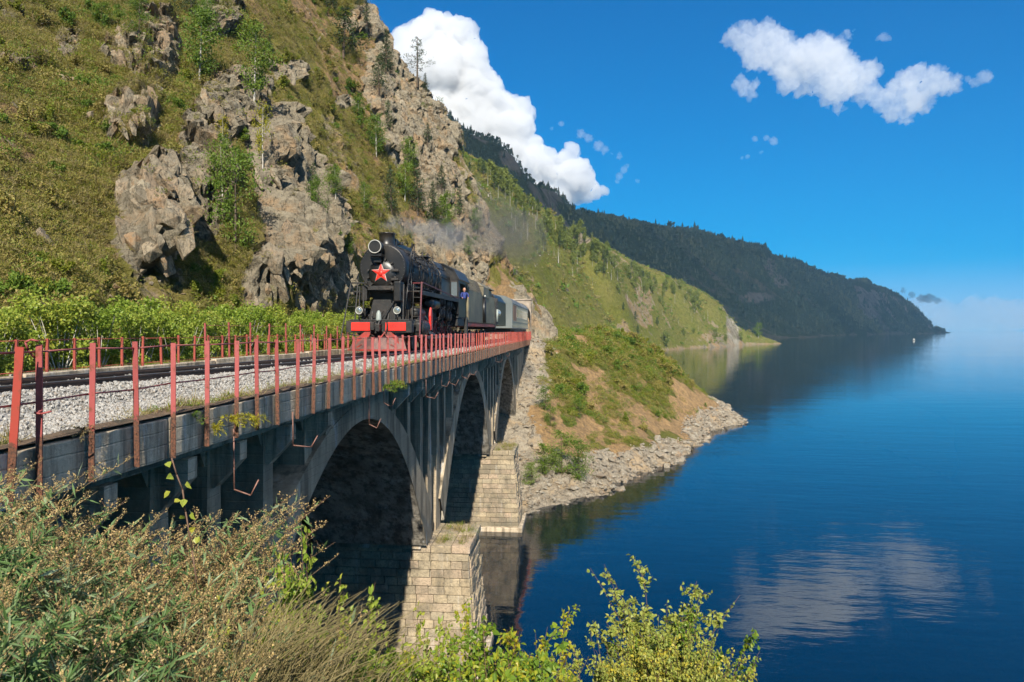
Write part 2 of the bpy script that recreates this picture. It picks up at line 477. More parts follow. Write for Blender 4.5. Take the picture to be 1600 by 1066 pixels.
# ---- shore bank and the spur beyond the bridge
Bp = []
for (u, v, D) in [(828, 790, 58.5), (950, 765, 65), (1030, 730, 75.8), (1100, 690, 93), (1160, 662, 111), (1140, 645, 126), (1090, 620, 156),
                  (900, 650, 78), (850, 600, 81), (850, 700, 69), (1000, 620, 97), (950, 560, 99), (950, 650, 84), (950, 720, 72), (1050, 640, 103), (1050, 690, 88), (1100, 650, 108), (1000, 690, 79),
                  (835, 521, 97), (900, 523, 101), (900, 560, 92), (950, 528, 108), (1000, 541, 113), (1050, 580, 116), (1100, 620, 117), (1130, 643, 115)]:
    Bp.append(PX(u, v, D))
Bp += [(1, 88.5, 13.7), (-3, 88, 13.4), (-6, 88, 13.6), (-3, 80, 9.5), (-3, 72, 5.6), (-3, 62, 1.5), (-3, 56, 0.5), (-6, 72, 6.5), (-6, 60, 2.5),
       (2, 80, 9.0), (2.5, 72, 5.2), (2, 62, 1.2), (2, 56, -0.6), (6, 56, -2.5), (14, 60, -3.5), (25, 72, -4), (38, 90, -5), (50, 110, -5), (54, 130, -5), (50, 155, -5), (40, 180, -4),
       (6, 2, 12.7), (6, -6, 13.8), (6, 5, 11.2), (6, 8, 8.4), (6, 14, 2), (6, 19, -1.5), (1, 2, 12.9), (1, 5, 12.3), (3, 6.5, 11.3), (1, 9, 8.4), (1, 15, 2.0), (1, 21, -1.2), (-5, 3, 12.5), (-5, 8, 9), (-5, 15, 3.0), (-5, 22, 0),
       (12, 0, 11.5), (12, 6, 5), (12, 11, 0), (12, 18, -4), (20, 0, 8), (20, 6, 1), (30, 0, 2), (40, 5, -4), (50, 30, -6), (30, 40, -6), (12, 30, -5), (4, 30, -2.8), (-2, 30, -1.4), (-6, 30, 0.3), (4, 44, -3), (-2, 44, -1.2), (-6, 44, 0.5),
       (0, 92, 14.1), (-3.5, 96, 14.1), (1.5, 97, 14.1), (5, 105, 14.3), (3, 112, 14.2), (2, 125, 14), (0, 140, 13.8), (10, 112, 14.0), (14, 130, 13.5), (20, 140, 9), (12, 160, 12), (28, 160, 2), (30, 180, -3), (10, 180, 10), (-6, 110, 15), (-6, 130, 14)]
fA = tps_fit(A, 0.5)
fB = tps_fit(Bp, 0.2)
def HA(x, y):
    z = fA(x, y)
    t = sstep(-12.5, -10.5, x)*(1-sstep(80, 90, y))
    return z*(1-t)+14.0*t
def HB(x, y):
    return fB(x, y)

ROCKS = [  # u, v, ru, rv, height of the outcrop (m), all on the hillside
    (235, 330, 62, 82, 3.2), (205, 185, 50, 50, 2.0), (245, 95, 40, 80, 2.2), (340, 25, 34, 40, 1.6), (190, 80, 30, 24, 0.9), (30, 92, 44, 20, 0.9), (105, 65, 22, 22, 0.6),
    (425, 235, 40, 75, 2.4), (455, 330, 62, 95, 3.0), (440, 462, 62, 85, 1.3), (500, 460, 34, 100, 2.2), (370, 150, 60, 60, 0.9), (320, 250, 45, 120, 0.5), (455, 112, 26, 18, 0.9),
    (640, 190, 50, 90, 1.3), (675, 250, 36, 90, 1.0), (708, 330, 24, 70, 0.7), (760, 430, 60, 60, 1.4), (700, 400, 60, 60, 0.8), (540, 160, 16, 10, 0.5), (600, 120, 30, 60, 1.2), (580, 30, 40, 30, 1.0), (815, 485, 40, 40, 0.6)]
def grid_xy(x0, x1, y0, y1, st):
    nx = int((x1-x0)/st)+1; ny = int((y1-y0)/st)+1
    X, Y = np.meshgrid(np.linspace(x0, x1, nx), np.linspace(y0, y1, ny))
    return X.ravel(), Y.ravel(), nx, ny
x, y, nx, ny = grid_xy(-72, -6.35, 2, 128, 0.2)
z = HA(x, y)
P = np.stack([x, y, z], 1)
N = grid_normals(P, nx, ny)
u, v, D = UV(P)
rk = np.zeros(len(P)); amp = np.zeros(len(P))
wob = fbm(P*0.22, 4, 5)
for (cu, cv, ru, rv, h) in ROCKS:
    r = np.sqrt(((u-cu)/ru)**2+((v-cv)/rv)**2)+wob*0.28
    k = 1-sstep(0.82, 1.02, r)
    rk = np.maximum(rk, 1-sstep(0.9, 1.15, r)); amp = np.maximum(amp, k*h)
slope = 1-N[:, 2]
nrk = sstep(0.45, 0.8, fbm(P*0.11, 4, 21)+slope*0.5)*0.9
lowl = (1-sstep(150, 240, u))*sstep(200, 280, v)
nrk *= 1-lowl*.9
offt = np.maximum(1-sstep(-13.5, -11.0, x), sstep(80, 87, y)*(1-sstep(-6.9, -6.4, x)*.7))
far_cliff = sstep(585, 640, u)*sstep(86, 96, D)
rk = np.maximum(rk, nrk*np.maximum(0.55, far_cliff))*offt
amp *= offt
tal = sstep(680, 720, u)*sstep(270, 310, v)*offt
rk = np.maximum(rk, tal*np.clip(.72+.5*fbm(P*.16, 4, 47), 0, 1))
sc = np.where(D > 78, 0.42, 0.62)[:, None]
Q = (P+np.stack([P[:, 2]*.25, P[:, 2]*-.1, P[:, 2]*0], 1))*np.array([1.25, 1.25, 0.48])*sc + np.stack([wob, -wob, wob*0.5], 1)*0.25
f1, f2, cid = worley(Q, 3)
g1, g2, cid2 = worley(Q*2.6+5, 9)
crack = sstep(0.0, 0.16, f2-f1)
disp = amp*(0.75+0.25*fbm(P*0.12, 2, 8)) + rk*((cid-0.5)*1.5/np.where(D > 78, 0.95, 1.0)+(cid2-0.5)*0.55+(crack-1)*1.1)
disp += rk*amp*0.35*(worley(Q*1.5+9, 13)[2]-0.5)
disp += offt*(fbm(P*0.35, 5, 31)*0.38+fbm(P*1.9, 3, 33)*0.10)
# an upper flank in the rock leans out a little towards the lake, with its foot cut back
nd = N*1.0; nd[:, 2] *= 0.35; nd /= np.linalg.norm(nd, axis=1, keepdims=True)
P = P+nd*disp[:, None]
soil = sstep(0.0, 0.6, fbm(P*0.16, 5, 41)+0.15*far_cliff+0.25*sstep(480, 600, u)-0.02)
soil *= (1-0.7*lowl)*(1-.6*tal)
soil = np.maximum(soil, 0.75*np.exp(-(((u-330)/60)**2+((v-260)/150)**2)))
me = np_mesh('hillside', P, grid_faces(nx, ny), {'rock': rk, 'soil': soil}, False)
hillside = tag(link('hillside', me, M_hill), kind='structure')
HP, HN, HRK, HSO = P, grid_normals(P, nx, ny), rk, soil
HU, HV, HD = UV(P)
# the end of the hill over the tunnel
x, y, nx, ny = grid_xy(-6.35, 5.0, 93.2, 128, 0.2)
z = HA(x, y); P = np.stack([x, y, z], 1); N = grid_normals(P, nx, ny)
w_ = fbm(P*0.22, 4, 5); f1, f2, cid = worley(P*np.array([1, 1, .6])*0.6+w_[:, None]*0.2, 3)
k_ = sstep(14.0, 15.5, z)
dd = k_*((cid-0.5)*1.3+fbm(P*0.35, 5, 31)*0.4+fbm(P*1.9, 3, 33)*0.1)
P2 = P+N*dd[:, None]; P2[:, 2] = np.where(y < 93.5, 12.5, P2[:, 2]); P2[:, 1] = np.where(y < 93.5, 93.3, P2[:, 1]); P2[:, 2] = np.where(x > 4.85, 10, P2[:, 2])
me = np_mesh('hill_end', P2, grid_faces(nx, ny), {'rock': sstep(-0.35, 0.25, w_+0.1)*k_, 'soil': sstep(-0.3, 0.3, fbm(P*0.3, 4, 41))})
tag(link('hill_end', me, M_hill), kind='structure')
# outer, never closely seen flanks of the same hill
for nm, (a0, a1, b0, b1) in {'hillside_upper_flank': (-150, -72, -20, 128), 'hillside_near_flank': (-72, -6.35, -24, 2)}.items():
    x, y, nx, ny = grid_xy(a0, a1, b0, b1, 1.0)
    z = HA(x, y); P = np.stack([x, y, z], 1); P[:, 2] += fbm(P*0.35, 4, 31)*0.3*(1-sstep(-13.5, -11.0, x))
    me = np_mesh(nm, P, grid_faces(nx, ny), {'rock': np.full(len(P), 0.2), 'soil': sstep(0.0, 0.6, fbm(P*0.16, 4, 41))})
    tag(link(nm, me, M_hill), kind='structure')

# ---- shore bank
x, y, nx, ny = grid_xy(-6.35, 62, -12, 190, 0.33)
z = HB(x, y)
P = np.stack([x, y, z], 1)
zero = np.zeros(len(P))
spur = sstep(88, 96, y)*(1-sstep(104, 116, y))*(1-sstep(-3.2, 3.5, x+0.12*(y-96)))   # rock above the tunnel
spur = spur*0
N = grid_normals(P, nx, ny)
u, v, D = UV(P)
wob = fbm(P*0.15, 4, 55)
stony = 1-sstep(1.2, 2.7, P[:, 2]+wob*1.3)
side = 1-sstep(0.8, 4.0, x+wob*2.5-np.clip((y-60)*0.05, 0, 2))
rk = np.clip(np.maximum(stony*0.9, side*sstep(50, 60, y)*0.75), 0, 1)
rk = np.maximum(rk, spur)
f1, f2, cid = worley(P*0.9, 61)
P[:, 2] += (cid-0.5)*0.5*rk*np.where(P[:, 2] > -1, 1, 0.4)+fbm(P*0.5, 4, 62)*0.35
P += N*(spur*((cid-0.5)*1.2))[:, None]
soil = sstep(-0.15, 0.45, fbm(P*np.array([0.22, 0.22, 0.22]), 5, 71)+0.5*(1-sstep(3, 9, P[:, 2]))-0.15)
M_bank = m_ground('shore_ground', (0.13, 0.14, 0.028), (0.20, 0.175, 0.045), (0.44, 0.28, 0.13), (0.30, 0.2, 0.105), (0.44, 0.38, 0.29), (0.33, 0.28, 0.21), (0.45, 0.33, 0.2), gscale=0.3, fine=2.2)
nt = M_bank.node_tree   # bed colour darkens with depth, painting in the light lost to deep water
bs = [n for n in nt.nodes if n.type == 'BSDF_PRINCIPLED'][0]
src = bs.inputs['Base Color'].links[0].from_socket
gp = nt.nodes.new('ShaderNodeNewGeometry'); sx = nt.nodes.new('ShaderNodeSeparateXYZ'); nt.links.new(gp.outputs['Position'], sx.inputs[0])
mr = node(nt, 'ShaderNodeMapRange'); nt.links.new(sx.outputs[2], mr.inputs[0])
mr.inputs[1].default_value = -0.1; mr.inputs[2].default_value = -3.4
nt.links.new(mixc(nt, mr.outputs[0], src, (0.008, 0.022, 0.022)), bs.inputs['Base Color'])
me = np_mesh('shore_bank', P, grid_faces(nx, ny), {'rock': rk, 'soil': soil})
shore = tag(link('shore_bank', me, M_bank), kind='structure')
BP, BN, BRK, BSO = P, grid_normals(P, nx, ny), rk, soil
BU, BV, BD = UV(P)

# ---- the green slope beyond, down to the cove
Mp = []
for (u, v, D) in [(720, 238, 350), (760, 262, 380), (800, 292, 410), (850, 330, 450), (900, 362, 490), (950, 392, 530), (1000, 420, 580), (1050, 440, 640), (1100, 462, 690), (1130, 482, 715), (1148, 502, 735), (1150, 514, 745), (1170, 519, 752), (1200, 529, 762), (1220, 536, 772),
                  (850, 512, 290), (850, 450, 320), (850, 390, 370), (780, 450, 260), (780, 350, 320), (760, 300, 350), (720, 400, 240), (700, 300, 300), (900, 500, 350), (900, 440, 390), (900, 400, 430), (950, 505, 420), (950, 450, 460), (1000, 510, 500), (1000, 470, 530), (1050, 512, 570), (1050, 480, 610), (1100, 508, 640), (1100, 490, 670), (1140, 512, 720),
                  (850, 545, 480), (1012, 549, 480), (1050, 546.5, 530), (1100, 543, 600), (1150, 540, 680), (1190, 538, 735), (950, 552, 440),
                  (700, 180, 420), (640, 150, 380)]:
    Mp.append(PX(u, v, D))
def below(u, v, D, dz):
    p = PX(u, v, D); p[2] = dz; return p
Mp += [below(850, 0, 300, 12), below(780, 0, 220, 14), below(720, 0, 180, 16), below(850, 0, 200, 13), below(900, 0, 260, 5), below(950, 0, 330, 0.5), below(1000, 0, 420, -3), below(950, 0, 250, -4), below(1100, 0, 450, -6), below(1200, 0, 600, -8), below(1240, 0, 760, -6), below(1260, 0, 850, -8), below(1180, 0, 860, -4),
       below(720, 0, 560, 95), below(850, 0, 620, 70), below(1000, 0, 760, 20), below(1100, 0, 830, 5), below(600, 0, 500, 150), below(800, 0, 800, 60), below(1000, 0, 950, 5), below(640, 0, 250, 60), below(560, 0, 250, 90), below(500, 0, 350, 140), below(620, 0, 170, 35)]
fM = tps_fit(Mp, 1.0)
x, y, nx, ny = grid_xy(-230, 420, 124, 900, 2.6)
z = fM(x, y)
zb = np.where(x < -6.35, HA(np.clip(x, -100, -6.35), np.clip(y, 0, 126))-1.5, HB(np.clip(x, -6, 60), y)-2.5)
wb = 1-sstep(126, 165, y)
z = z*(1-wb)+np.minimum(z, zb)*wb
z = np.where((y < 186) & (x > -6.35) & (x < 62), np.minimum(z, zb), z)
P = np.stack([x, y, z], 1)
N = grid_normals(P, nx, ny)
w1 = fbm(P*0.012, 5, 81); w2 = fbm(P*0.05, 4, 82)
land = sstep(2, 14, P[:, 2])
f1, f2, cid = worley(P*0.09, 83)
u, v, D = UV(P)
rk = sstep(0.42, 0.8, w2*0.8+w1*0.6+0.05)*0.5
rk = np.maximum(rk, sstep(1128, 1142, u)*(1-sstep(1150, 1160, u))*sstep(490, 500, v)*0.9)
for (cu, cv, ru, rv) in [(1010, 470, 40, 16), (620+240, 340, 50, 18), (1060, 500, 20, 12), (930, 470, 22, 14), (960, 400, 30, 14), (880, 430, 15, 10)]:
    rk = np.maximum(rk, 0.5*np.exp(-(((u-cu)/ru)**2+((v-cv)/rv)**2)*1.3)*(0.6+0.6*w2))
P[:, 2] += land*(w1*2.0+w2*1.3*sstep(120, 300, y)+fbm(P*0.16, 3, 84)*0.4+rk*(cid-0.5)*2.4)
P = under_sky(P, SKY_M, 1.0)
soil = np.maximum(sstep(0.35, 0.75, fbm(P*0.03, 5, 85)), 1-sstep(0.8, 2.2, P[:, 2]+w2*1.0))
soil = np.maximum(soil, 0.9*np.exp(-(((u-1110)/28)**2+((v-527)/9)**2)))
me = np_mesh('green_slope', P, grid_faces(nx, ny), {'rock': rk, 'soil': soil})
tag(link('green_slope', me, M_mid), kind='structure')
MP, MN, MRK = P, grid_normals(P, nx, ny), rk
MU, MV, MD = UV(P)

# ---- dark wooded mountains
Fp = []
for (u, v, D) in [(640, 150, 900), (690, 172, 950), (720, 196, 980), (745, 205, 1000), (775, 216, 1020), (800, 232, 1040), (818, 262, 1060), (832, 280, 1080), (850, 284, 1120), (870, 292, 1160), (886, 316, 1200), (900, 326, 1350),
                  (930, 330, 1500), (980, 342, 1700), (1030, 352, 1800), (1080, 358, 1950), (1140, 375, 2100), (1190, 390, 2250), (1205, 404, 2350), (1240, 410, 2500), (1280, 424, 2700), (1320, 436, 2900), (1345, 440, 3000), (1360, 444, 3050), (1400, 456, 3300), (1430, 480, 3500), (1445, 497, 3600), (1452, 512, 3650), (1458, 515, 3660),
                  (700, 300, 800), (760, 300, 850), (820, 350, 900), (900, 400, 1000), (1000, 440, 1200), (1000, 400, 1400), (1100, 470, 1400), (1100, 420, 1700), (1150, 510, 1300), (1200, 500, 1500), (1200, 440, 1950), (1300, 490, 2200), (1300, 460, 2550), (1400, 500, 3000), (1400, 480, 3200),
                  (1450, 517, 3640), (1462, 512, 3680), (1478, 517, 3720)]:
    Fp.append(PX(u, v-(14 if v < 490 else 5), D))
for (u, D) in [(1000, 1000), (1100, 1050), (1180, 1150), (1225, 1350), (1260, 1700), (1310, 2150), (1370, 2700), (1430, 3300), (1455, 3620), (1470, 3680), (1486, 3740)]:
    Fp.append(below(u, 0, D, 1.0)); Fp.append(below(u+14, 0, D*0.97, -14))
Fp += [below(1495, 0, 3900, -12), below(1500, 0, 3600, -20), below(1480, 0, 4100, -10), below(1430, 0, 4200, 60), below(1350, 0, 3900, 180), below(1250, 0, 3600, 250), below(1100, 0, 3200, 330), below(1000, 0, 2800, 330), below(900, 0, 2300, 300), below(850, 0, 1800, 240), below(750, 0, 1500, 260), below(650, 0, 1500, 300), below(560, 0, 1100, 330), below(560, 0, 800, 230),
       below(600, 0, 640, 140), below(750, 0, 680, 100), below(900, 0, 800, 60), below(1000, 0, 880, 6), below(1350, 0, 1500, -30), below(1500, 0, 3000, -40), below(1150, 0, 950, -10)]
fF = tps_fit(Fp, 3.0)
x, y, nx, ny = grid_xy(-500, 3100, 640, 4500, 15)
z = np.maximum(fF(x, y), -40)
P = np.stack([x, y, z], 1)
w1 = fbm(P*0.0025, 5, 91); w2 = fbm(P*0.011, 4, 92)
land = sstep(6, 90, P[:, 2]); w3 = 1-np.abs(fbm(P*np.array([0.0045, 0.0045, 0.001]), 3, 93))
P[:, 2] += land*(w1*9+w2*5+(w3-0.7)*20)
P = under_sky(P, SKY_F, 1.5+2.0*fbm(P*0.01, 3, 95))
N = grid_normals(P, nx, ny)
u, v, D = UV(P)
rk = sstep(0.42, 0.62, 1-N[:, 2]+w2*0.18)*0.8
for (cu, cv, ru, rv) in [(800, 250, 26, 24), (860, 302, 26, 16), (745, 215, 20, 8), (1205, 415, 10, 16), (1220, 440, 14, 12), (1180, 465, 30, 10)]:
    rk = np.maximum(rk, 0.95*np.exp(-(((u-cu)/ru)**2+((v-cv)/rv)**2)*0.9))
soil = np.maximum(sstep(0.2, 0.7, fbm(P*0.006, 4, 94))*0.5, 1-sstep(1, 4, P[:, 2]))
me = np_mesh('mountains', P, grid_faces(nx, ny), {'rock': rk, 'soil': soil})
tag(link('mountains', me, M_far), kind='structure')
FP, FN, FRK = P, grid_normals(P, nx, ny), rk
FU, FVv, FD = UV(P)

# ---- the lake bed and the lake
def m_water():
    m, nt, b, out = nmat('lake_water')
    v = coords(nt, 'World')
    nt.nodes.remove(b)
    mp = nt.nodes.new('ShaderNodeMapping'); mp.inputs['Scale'].default_value = (0.32, 1.0, 1.0); mp.inputs['Rotation'].default_value = (0, 0, 0.12)
    nt.links.new(v, mp.inputs[0])
    n1 = noise(nt, mp.outputs[0], 1.1, 4, 0.55); n2 = noise(nt, mp.outputs[0], 0.22, 3, 0.5); n3 = noise(nt, v, 0.012, 3, 0.5)
    st = ramp(nt, n3, [(0.4, 0.35), (0.62, 1.0)])
    b1 = node(nt, 'ShaderNodeBump'); b1.inputs['Distance'].default_value = 0.028; nt.links.new(st, b1.inputs['Strength']); nt.links.new(n1, b1.inputs['Height'])
    b2 = node(nt, 'ShaderNodeBump'); b2.inputs['Distance'].default_value = 0.06; b2.inputs['Strength'].default_value = 0.7; nt.links.new(n2, b2.inputs['Height']); nt.links.new(b1.outputs[0], b2.inputs['Normal'])
    gl = node(nt, 'ShaderNodeBsdfGlossy'); gl.inputs['Roughness'].default_value = 0.03; nt.links.new(b2.outputs[0], gl.inputs['Normal'])
    gl.inputs['Color'].default_value = (1, 1, 1, 1)
    tr = node(nt, 'ShaderNodeBsdfTransparent'); tr.inputs['Color'].default_value = (0.30, 0.52, 0.50, 1)
    df = node(nt, 'ShaderNodeBsdfDiffuse'); df.inputs['Color'].default_value = (0.0, 0.014, 0.034, 1)
    body = node(nt, 'ShaderNodeMixShader'); body.inputs[0].default_value = 0.4
    nt.links.new(tr.outputs[0], body.inputs[1]); nt.links.new(df.outputs[0], body.inputs[2])
    fr = node(nt, 'ShaderNodeFresnel'); fr.inputs['IOR'].default_value = 1.75; nt.links.new(b2.outputs[0], fr.inputs['Normal'])
    mx = node(nt, 'ShaderNodeMixShader'); nt.links.new(fr.outputs[0], mx.inputs[0]); nt.links.new(body.outputs[0], mx.inputs[1]); nt.links.new(gl.outputs[0], mx.inputs[2])
    nt.links.new(mx.outputs[0], out.inputs[0])
    return m
M_water = m_water()
def ngon_ring(R, cx, cy, z, n=64):
    return [(cx+R*math.cos(2*math.pi*i/n), cy+R*math.sin(2*math.pi*i/n), z) for i in range(n)]
g = G(); g.add(ngon_ring(9000, 0, 2200, 0.0, 96), [tuple(range(96))]); o = g.build('lake', M_water); tag(o, kind='structure')
M_bed = simple('lake_bed_deep_water_tint', (0.003, 0.014, 0.024), (0.004, 0.018, 0.028), 0.1, 0.9, 0)  # dark blue colour stands in for light scattered and lost in deep water
g = G(); g.add(ngon_ring(9000, 0, 2200, -60.0, 96), [tuple(range(96))]); o = g.build('lake_bed', M_bed); tag(o, kind='structure')
# ================================================================ BRIDGE
def m_concrete(name, c1, c2, stain, scale=0.9, streak=0.5, bmp=0.35):
    m, nt, b, out = nmat(name)
    v = coords(nt, 'World'); vs = coords(nt, 'World', (1.0, 1.0, 0.22))
    n1 = noise(nt, v, scale, 8, 0.68); n2 = noise(nt, vs, scale*2.6, 6, 0.65); n3 = noise(nt, v, 14, 6, 0.7)
    c = mixc(nt, ramp(nt, n1, [(0.38, 0.0), (0.62, 1.0)]), c1, c2)
    c = mixc(nt, ramp(nt, n2, [(0.5, 0.0), (0.68, streak)]), c, stain)
    wh = ramp(nt, noise(nt, vs, scale*1.7+0.3, 7, 0.7), [(0.58, 0.0), (0.68, 0.75)])
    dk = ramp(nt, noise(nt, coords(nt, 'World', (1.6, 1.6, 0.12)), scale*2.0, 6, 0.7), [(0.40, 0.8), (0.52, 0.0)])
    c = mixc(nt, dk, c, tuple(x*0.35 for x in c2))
    c = mixc(nt, wh, c, (0.52, 0.52, 0.5))
    c = mixc(nt, ramp(nt, n3, [(0.3, 0.55), (0.5, 0.0)]), c, tuple(x*0.45 for x in c1))
    nt.links.new(c, b.inputs['Base Color']); b.inputs['Roughness'].default_value = 0.9
    b.inputs['Specular IOR Level'].default_value = 0.25
    wv = node(nt, 'ShaderNodeTexWave', wave_type='BANDS', bands_direction='Z'); wv.inputs['Scale'].default_value = 1.6; wv.inputs['Distortion'].default_value = 0.6; wv.inputs['Detail'].default_value = 2
    nt.links.new(v, wv.inputs['Vector'])
    p = bump(nt, None, ramp(nt, wv.outputs[0], [(0.0, 0.0), (0.06, 1.0)]), 0.5, 0.02)
    p = bump(nt, None, n1, 0.5, 0.15, p); bump(nt, b, n3, bmp, 0.03, p)
    return m
M_beam = m_concrete('weathered_concrete', (0.62, 0.51, 0.37), (0.47, 0.39, 0.28), (0.16, 0.10, 0.06), 1.1, 0.6)
M_conc = m_concrete('old_concrete', (0.47, 0.38, 0.265), (0.30, 0.245, 0.17), (0.10, 0.085, 0.065), 0.5, 0.6)
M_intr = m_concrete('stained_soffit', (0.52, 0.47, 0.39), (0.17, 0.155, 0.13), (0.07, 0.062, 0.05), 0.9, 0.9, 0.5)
def m_blockstone():
    m, nt, b, out = nmat('ashlar_stone')
    v = coords(nt, 'World'); oi = nt.nodes.new('ShaderNodeObjectInfo')
    n1 = noise(nt, v, 1.6, 8, 0.68); n3 = noise(nt, v, 11, 6, 0.7)
    base = ramp(nt, oi.outputs['Random'], [(0.0, (0.33, 0.26, 0.17)), (0.3, (0.48, 0.39, 0.26)), (0.55, (0.38, 0.32, 0.225)), (0.8, (0.50, 0.375, 0.265)), (1.0, (0.25, 0.21, 0.15))])
    c = mixc(nt, ramp(nt, n1, [(0.42, 0.0), (0.62, 0.75)]), base, (0.21, 0.18, 0.13))
    c = mixc(nt, ramp(nt, n3, [(0.34, 0.7), (0.52, 0.0)]), c, (0.12, 0.10, 0.075))
    c = mixc(nt, ramp(nt, noise(nt, coords(nt, 'World', (1, 1, .4)), 0.75, 7, .72), [(0.52, 0.0), (0.64, 0.75)]), c, (0.13, 0.115, 0.085))
    c = mixc(nt, ramp(nt, noise(nt, coords(nt, 'World', (2, 2, .25)), 1.1, 6, .7), [(0.6, 0.0), (0.7, 0.5)]), c, (0.55, 0.53, 0.48))
    gz = nt.nodes.new('ShaderNodeNewGeometry'); sz = nt.nodes.new('ShaderNodeSeparateXYZ'); nt.links.new(gz.outputs['Position'], sz.inputs[0])
    wz = node(nt, 'ShaderNodeMapRange'); nt.links.new(sz.outputs[2], wz.inputs[0]); wz.inputs[1].default_value = 1.0; wz.inputs[2].default_value = 0.5; wz.inputs[4].default_value = 0.6
    c = mixc(nt, wz.outputs[0], c, (0.11, 0.105, 0.08))
    nt.links.new(c, b.inputs['Base Color']); b.inputs['Roughness'].default_value = 0.92
    b.inputs['Specular IOR Level'].default_value = 0.2
    p = bump(nt, None, n1, 0.5, 0.12); bump(nt, b, n3, 0.55, 0.04, p)
    return m
M_block = m_blockstone()
M_mortar = simple('lime_mortar', (0.36, 0.32, 0.25), (0.2, 0.18, 0.14), 3.0, 0.95, 0.3)

def m_post(name, pink1, pink2, zrust):
    m, nt, b, out = nmat(name)
    v = coords(nt, 'World'); g_ = nt.nodes.new('ShaderNodeNewGeometry'); sx = nt.nodes.new('ShaderNodeSeparateXYZ')
    nt.links.new(g_.outputs['Position'], sx.inputs[0])
    oi = nt.nodes.new('ShaderNodeObjectInfo')
    n1 = noise(nt, v, 9, 5, 0.65); n2 = noise(nt, v, 35, 4, 0.6)
    pk = mixc(nt, ramp(nt, oi.outputs['Random'], [(0.0, 0.0), (1.0, 1.0)]), pink1, pink2)
    pk = mixc(nt, ramp(nt, n1, [(0.56, 0.0), (0.66, 0.9)]), pk, (0.17, 0.055, 0.03))
    rs = mixc(nt, ramp(nt, n2, [(0.4, 0.0), (0.6, 1.0)]), (0.16, 0.065, 0.035), (0.05, 0.028, 0.02))
    h = node(nt, 'ShaderNodeMath', operation='MULTIPLY_ADD'); nt.links.new(n1, h.inputs[0]); h.inputs[1].default_value = 0.4; nt.links.new(sx.outputs[2], h.inputs[2])
    mr = node(nt, 'ShaderNodeMapRange'); nt.links.new(h.outputs[0], mr.inputs[0]); mr.inputs[1].default_value = zrust+0.22; mr.inputs[2].default_value = zrust+0.17
    nt.links.new(mixc(nt, mr.outputs[0], pk, rs), b.inputs['Base Color']); b.inputs['Roughness'].default_value = 0.6
    bump(nt, b, n2, 0.35, 0.004)
    return m
M_pink = m_post('pink_painted_steel', (0.36, 0.085, 0.08), (0.27, 0.055, 0.05), 14.02)
M_redp = m_post('red_painted_steel', (0.34, 0.05, 0.032), (0.26, 0.04, 0.03), 14.02)
M_redfar = m_post('brown_red_painted_steel', (0.36, 0.075, 0.05), (0.26, 0.05, 0.035), 13.0)
M_wire = simple('rusty_rod', (0.28, 0.075, 0.065), (0.36, 0.12, 0.11), 9, 0.6, 0.1)
M_hook = simple('rusty_bracket_iron', (0.26, 0.13, 0.095), (0.12, 0.06, 0.045), 9, 0.6, 0.1)

YC = [-1.7, 20.3, 42.3, 64.3]
PIERS = [9.3, 31.3, 53.3, 75.3]
XF, XB = -0.6, -5.7
def intrados(t, half=9.0): return 12.45-6.65*(t/half)**2
def extrados(t): return 12.98-6.1*(t/10.2)**2
bridge = empty('arched_viaduct', (0, 0, 0), 0, 'grey concrete arch viaduct on stone piers carrying the railway along the lake', 'bridge')
# deck edge beam in cast lengths, and slab
for k in range(31):
    y0 = -6+k*3.08
    g = G(); j = 0.012*math.sin(k*7.3); g.box(-0.42, j, y0+0.012, y0+3.068, 13.33+0.01*math.sin(k*3.1), 13.93+0.02*math.sin(k*5.7))
    g.build('edge_beam', M_beam, bridge, 0.02)
g = G(); g.box(-6.0, -0.44, -6, 89.5, 13.12, 13.62); g.box(-0.55, -0.25, -6, 88, 13.2, 13.325); g.build('deck_slab', M_conc, bridge)
for k in range(24):
    y0 = -6+k*3.95
    g = G(); g.box(-6.42, -6.02, y0+0.02, y0+3.93, 13.3, 14.22+0.02*math.sin(k*2.9)); g.build('parapet_kerb', M_beam, bridge, 0.02)
def arch_ring(yc):
    n = 44; g = G(); vs = []; fs = []
    for i in range(n+1):
        t = -9.0+18.0*i/n
        zi = intrados(t); te = t*10.0/9.0
        ze = max(extrados(te), zi+0.5)
        for (x, z, tt) in ((XF, zi, t), (XF, ze, te), (XB, zi, t), (XB, ze, te)): vs.append((x, yc+tt, z))
    for i in range(n):
        a = i*4; b = a+4
        fs += [(a, b, b+1, a+1), (a+2, a+3, b+3, b+2), (a+1, b+1, b+3, a+3)]
    g.add(vs, fs); g.build('arch_ring', M_conc, bridge)
    s = G(); vs = []; fs = []
    for i in range(n+1):
        t = -9.0+18.0*i/n; zi = intrados(t)-0.004
        vs += [(XF-0.02, yc+t, zi), (XB, yc+t, zi)]
    for i in range(n): a = i*2; fs.append((a, a+1, a+3, a+2))
    # soffit boards marks as shallow ribs
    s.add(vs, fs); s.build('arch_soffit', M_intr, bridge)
    # solid spandrel over the crown
    g = G(); ps = []
    for i in range(13):
        t = -3.0+6.0*i/12; ps.append((yc+t, extrados(t)-0.05))
    ps += [(yc+3.0, 13.11), (yc-3.0, 13.11)]
    g.prism(ps, XF-0.03, XB+0.03, 'x'); g.build('crown_spandrel', M_conc, bridge)
